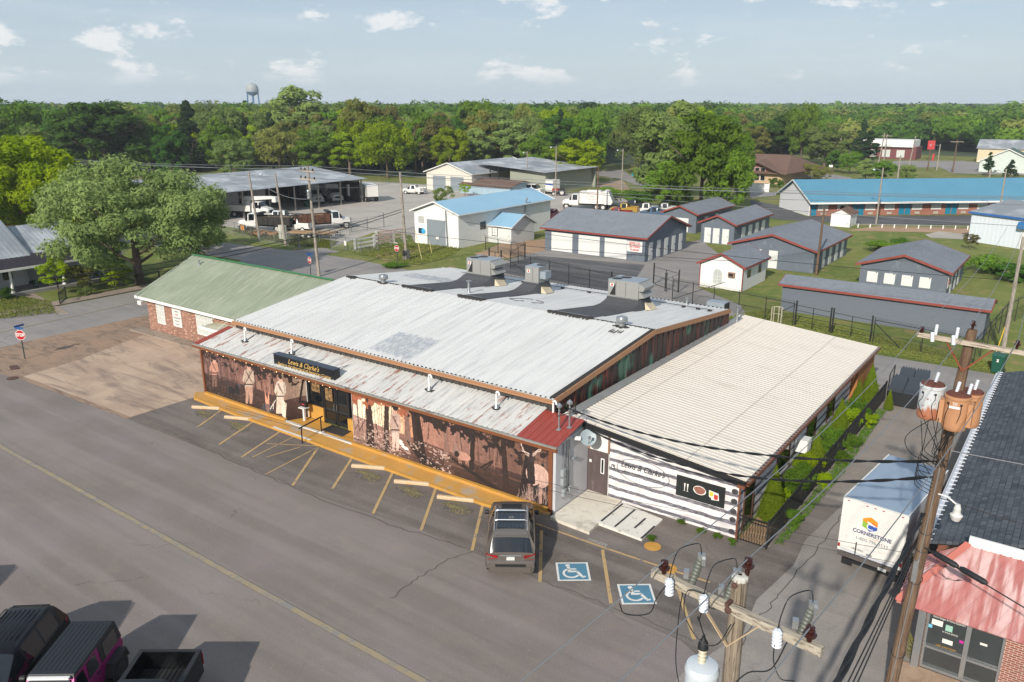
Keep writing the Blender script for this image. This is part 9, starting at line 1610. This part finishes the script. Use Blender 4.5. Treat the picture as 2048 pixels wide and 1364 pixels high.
def woods(name, items, mat, seed):
    rg = np.random.default_rng(seed); V, T, EV, EF, ET = [], [], [], [], []; off = 0
    for (x, y, h, st_, pxx) in items:
        dist = math.hypot(x - CAM[0], y - CAM[1]); r = (st_ * .62 + .8) * rg.uniform(.75, 1.2); h = h * rg.uniform(.86, 1.1); rz_ = min(r * .95, h * .46) if dist < 1500 else 3.5; h = min(h, 16.5) if dist > 900 else h; zc = h - rz_; tb = rg.uniform(0, .8)
        EV.append(iv * np.array([r * .82, r * .82, rz_ * .82]) * rg.uniform(.8, 1.15, (12, 1)) + np.array([x, y, zc])); EF.append(if_ + off); ET.append(np.full(12, tb * .6)); off += 12
        n = 420 if dist < 450 else (180 if dist < 700 else (60 if dist < 1500 else 18)); u = rg.normal(size=(n, 3)); u /= np.linalg.norm(u, axis=1, keepdims=True); u[:, 2] = np.where(u[:, 2] < -.2, -u[:, 2], u[:, 2]); wb = (1 + .16 * np.sin(u[:, 0] * 7 + x) * np.cos(u[:, 1] * 7 + y) + .1 * np.sin(u[:, 2] * 9 + x))[:, None]
        c = np.array([x, y, zc]) + u * np.array([r, r, rz_]) * rg.uniform(.84, 1.08, (n, 1)) * wb; v, t = quads(c, u * 1.2 + rg.normal(size=(n, 3)) * .3, min(3.2, r * (.13 if n == 420 else .2 if n == 180 else .32 if n == 60 else .4)), rg, np.clip(tb + rg.uniform(-.2, .35, n), 0, 1)); V.append(v); T.append(t)
    me = quadmesh(name, np.concatenate(V), np.concatenate(T), mat, (np.concatenate(EV), np.concatenate(EF), np.concatenate(ET))); o = bpy.data.objects.new(name, me); COL.objects.link(o); o['kind'] = 'stuff'; return o
grp = {k: [] for k in range(6)}
for m_ in mass: grp[(0, 5, 1, 2, 3, 0, 1, 4)[int((mnoise.noise(Vector((m_[0] * .006, m_[1] * .006, 3))) * 6 + rt.uniform(0, 4)) % 8)]].append(m_)
for k, mt in ((0, F_MID), (1, F_DRK), (2, F_OLI), (3, F_PAL), (4, F_CON), (5, F_MID)): woods('far_woods', grp[k], mt, 100 + k)
print('TREES', ntree[0], 'mass', len(mass))
# pebbly grass tufts break up the near lawns and verges
def tufts(name, poly, n, mat, seed, h=.09):
    rg = np.random.default_rng(seed); xs = [p[0] for p in poly]; ys = [p[1] for p in poly]; pts = []
    while len(pts) < n:
        x, y = rg.uniform(min(xs), max(xs)), rg.uniform(min(ys), max(ys)); ins = False; j = len(poly) - 1
        for i in range(len(poly)):
            (ax_, ay), (bx_, by) = poly[i], poly[j]
            if (ay > y) != (by > y) and x < (bx_ - ax_) * (y - ay) / (by - ay) + ax_: ins = not ins
            j = i
        if ins: pts.append((x, y, .12 + h * .3))
    c = np.array(pts); v, t = quads(c, np.column_stack([rg.normal(size=n), rg.normal(size=n), rg.uniform(0, .4, n)]), h, rg, rg.uniform(0, 1, n)); o = bpy.data.objects.new(name, quadmesh(name, v, t, mat)); COL.objects.link(o); o['kind'] = 'stuff'
F_GRS = leafmat('foliage_grass', '#49592a', '#757a45', .3)
tufts('grass', [(-8, 34.8), (14, 34.6), (14, 37), (-4.8, 43)], 9000, F_GRS, 5); tufts('grass', P((118, 640), (100, 604), (20, 592), (0, 600), (0, 640), (110, 628)), 3000, F_GRS, 6); tufts('grass', P((655, 498), (830, 488), (925, 498), (900, 515), (840, 530), (800, 527), (730, 512)), 6000, F_GRS, 7, .12); tufts('grass', [(-84, 43), (-66, 40), (-61.5, 41.5), (-64, 45.5), (-84, 46)], 6000, F_GRS, 8, .16)
tufts('weeds', [(9.12, 3.2), (9.5, 3.2), (9.75, 12), (9.6, 22.5), (9.12, 22.5)], 2500, F_HED, 9, .06)
# ------------------------------------------------------------------ haze
hz_ = MB(); hz_.box(-5400, -1500, -1, 5400, 7400, 60); m, nt, out = newmat('haze_air'); vp = nt.node('ShaderNodeVolumePrincipled', {'Color': (.82, .91, 1.0, 1), 'Density': HAZE, 'Anisotropy': .0}); nt.l.new(vp.outputs[0], out.inputs['Volume'])
if HAZE > 0: hb = build('haze', hz_, m); hb['kind'] = 'stuff'
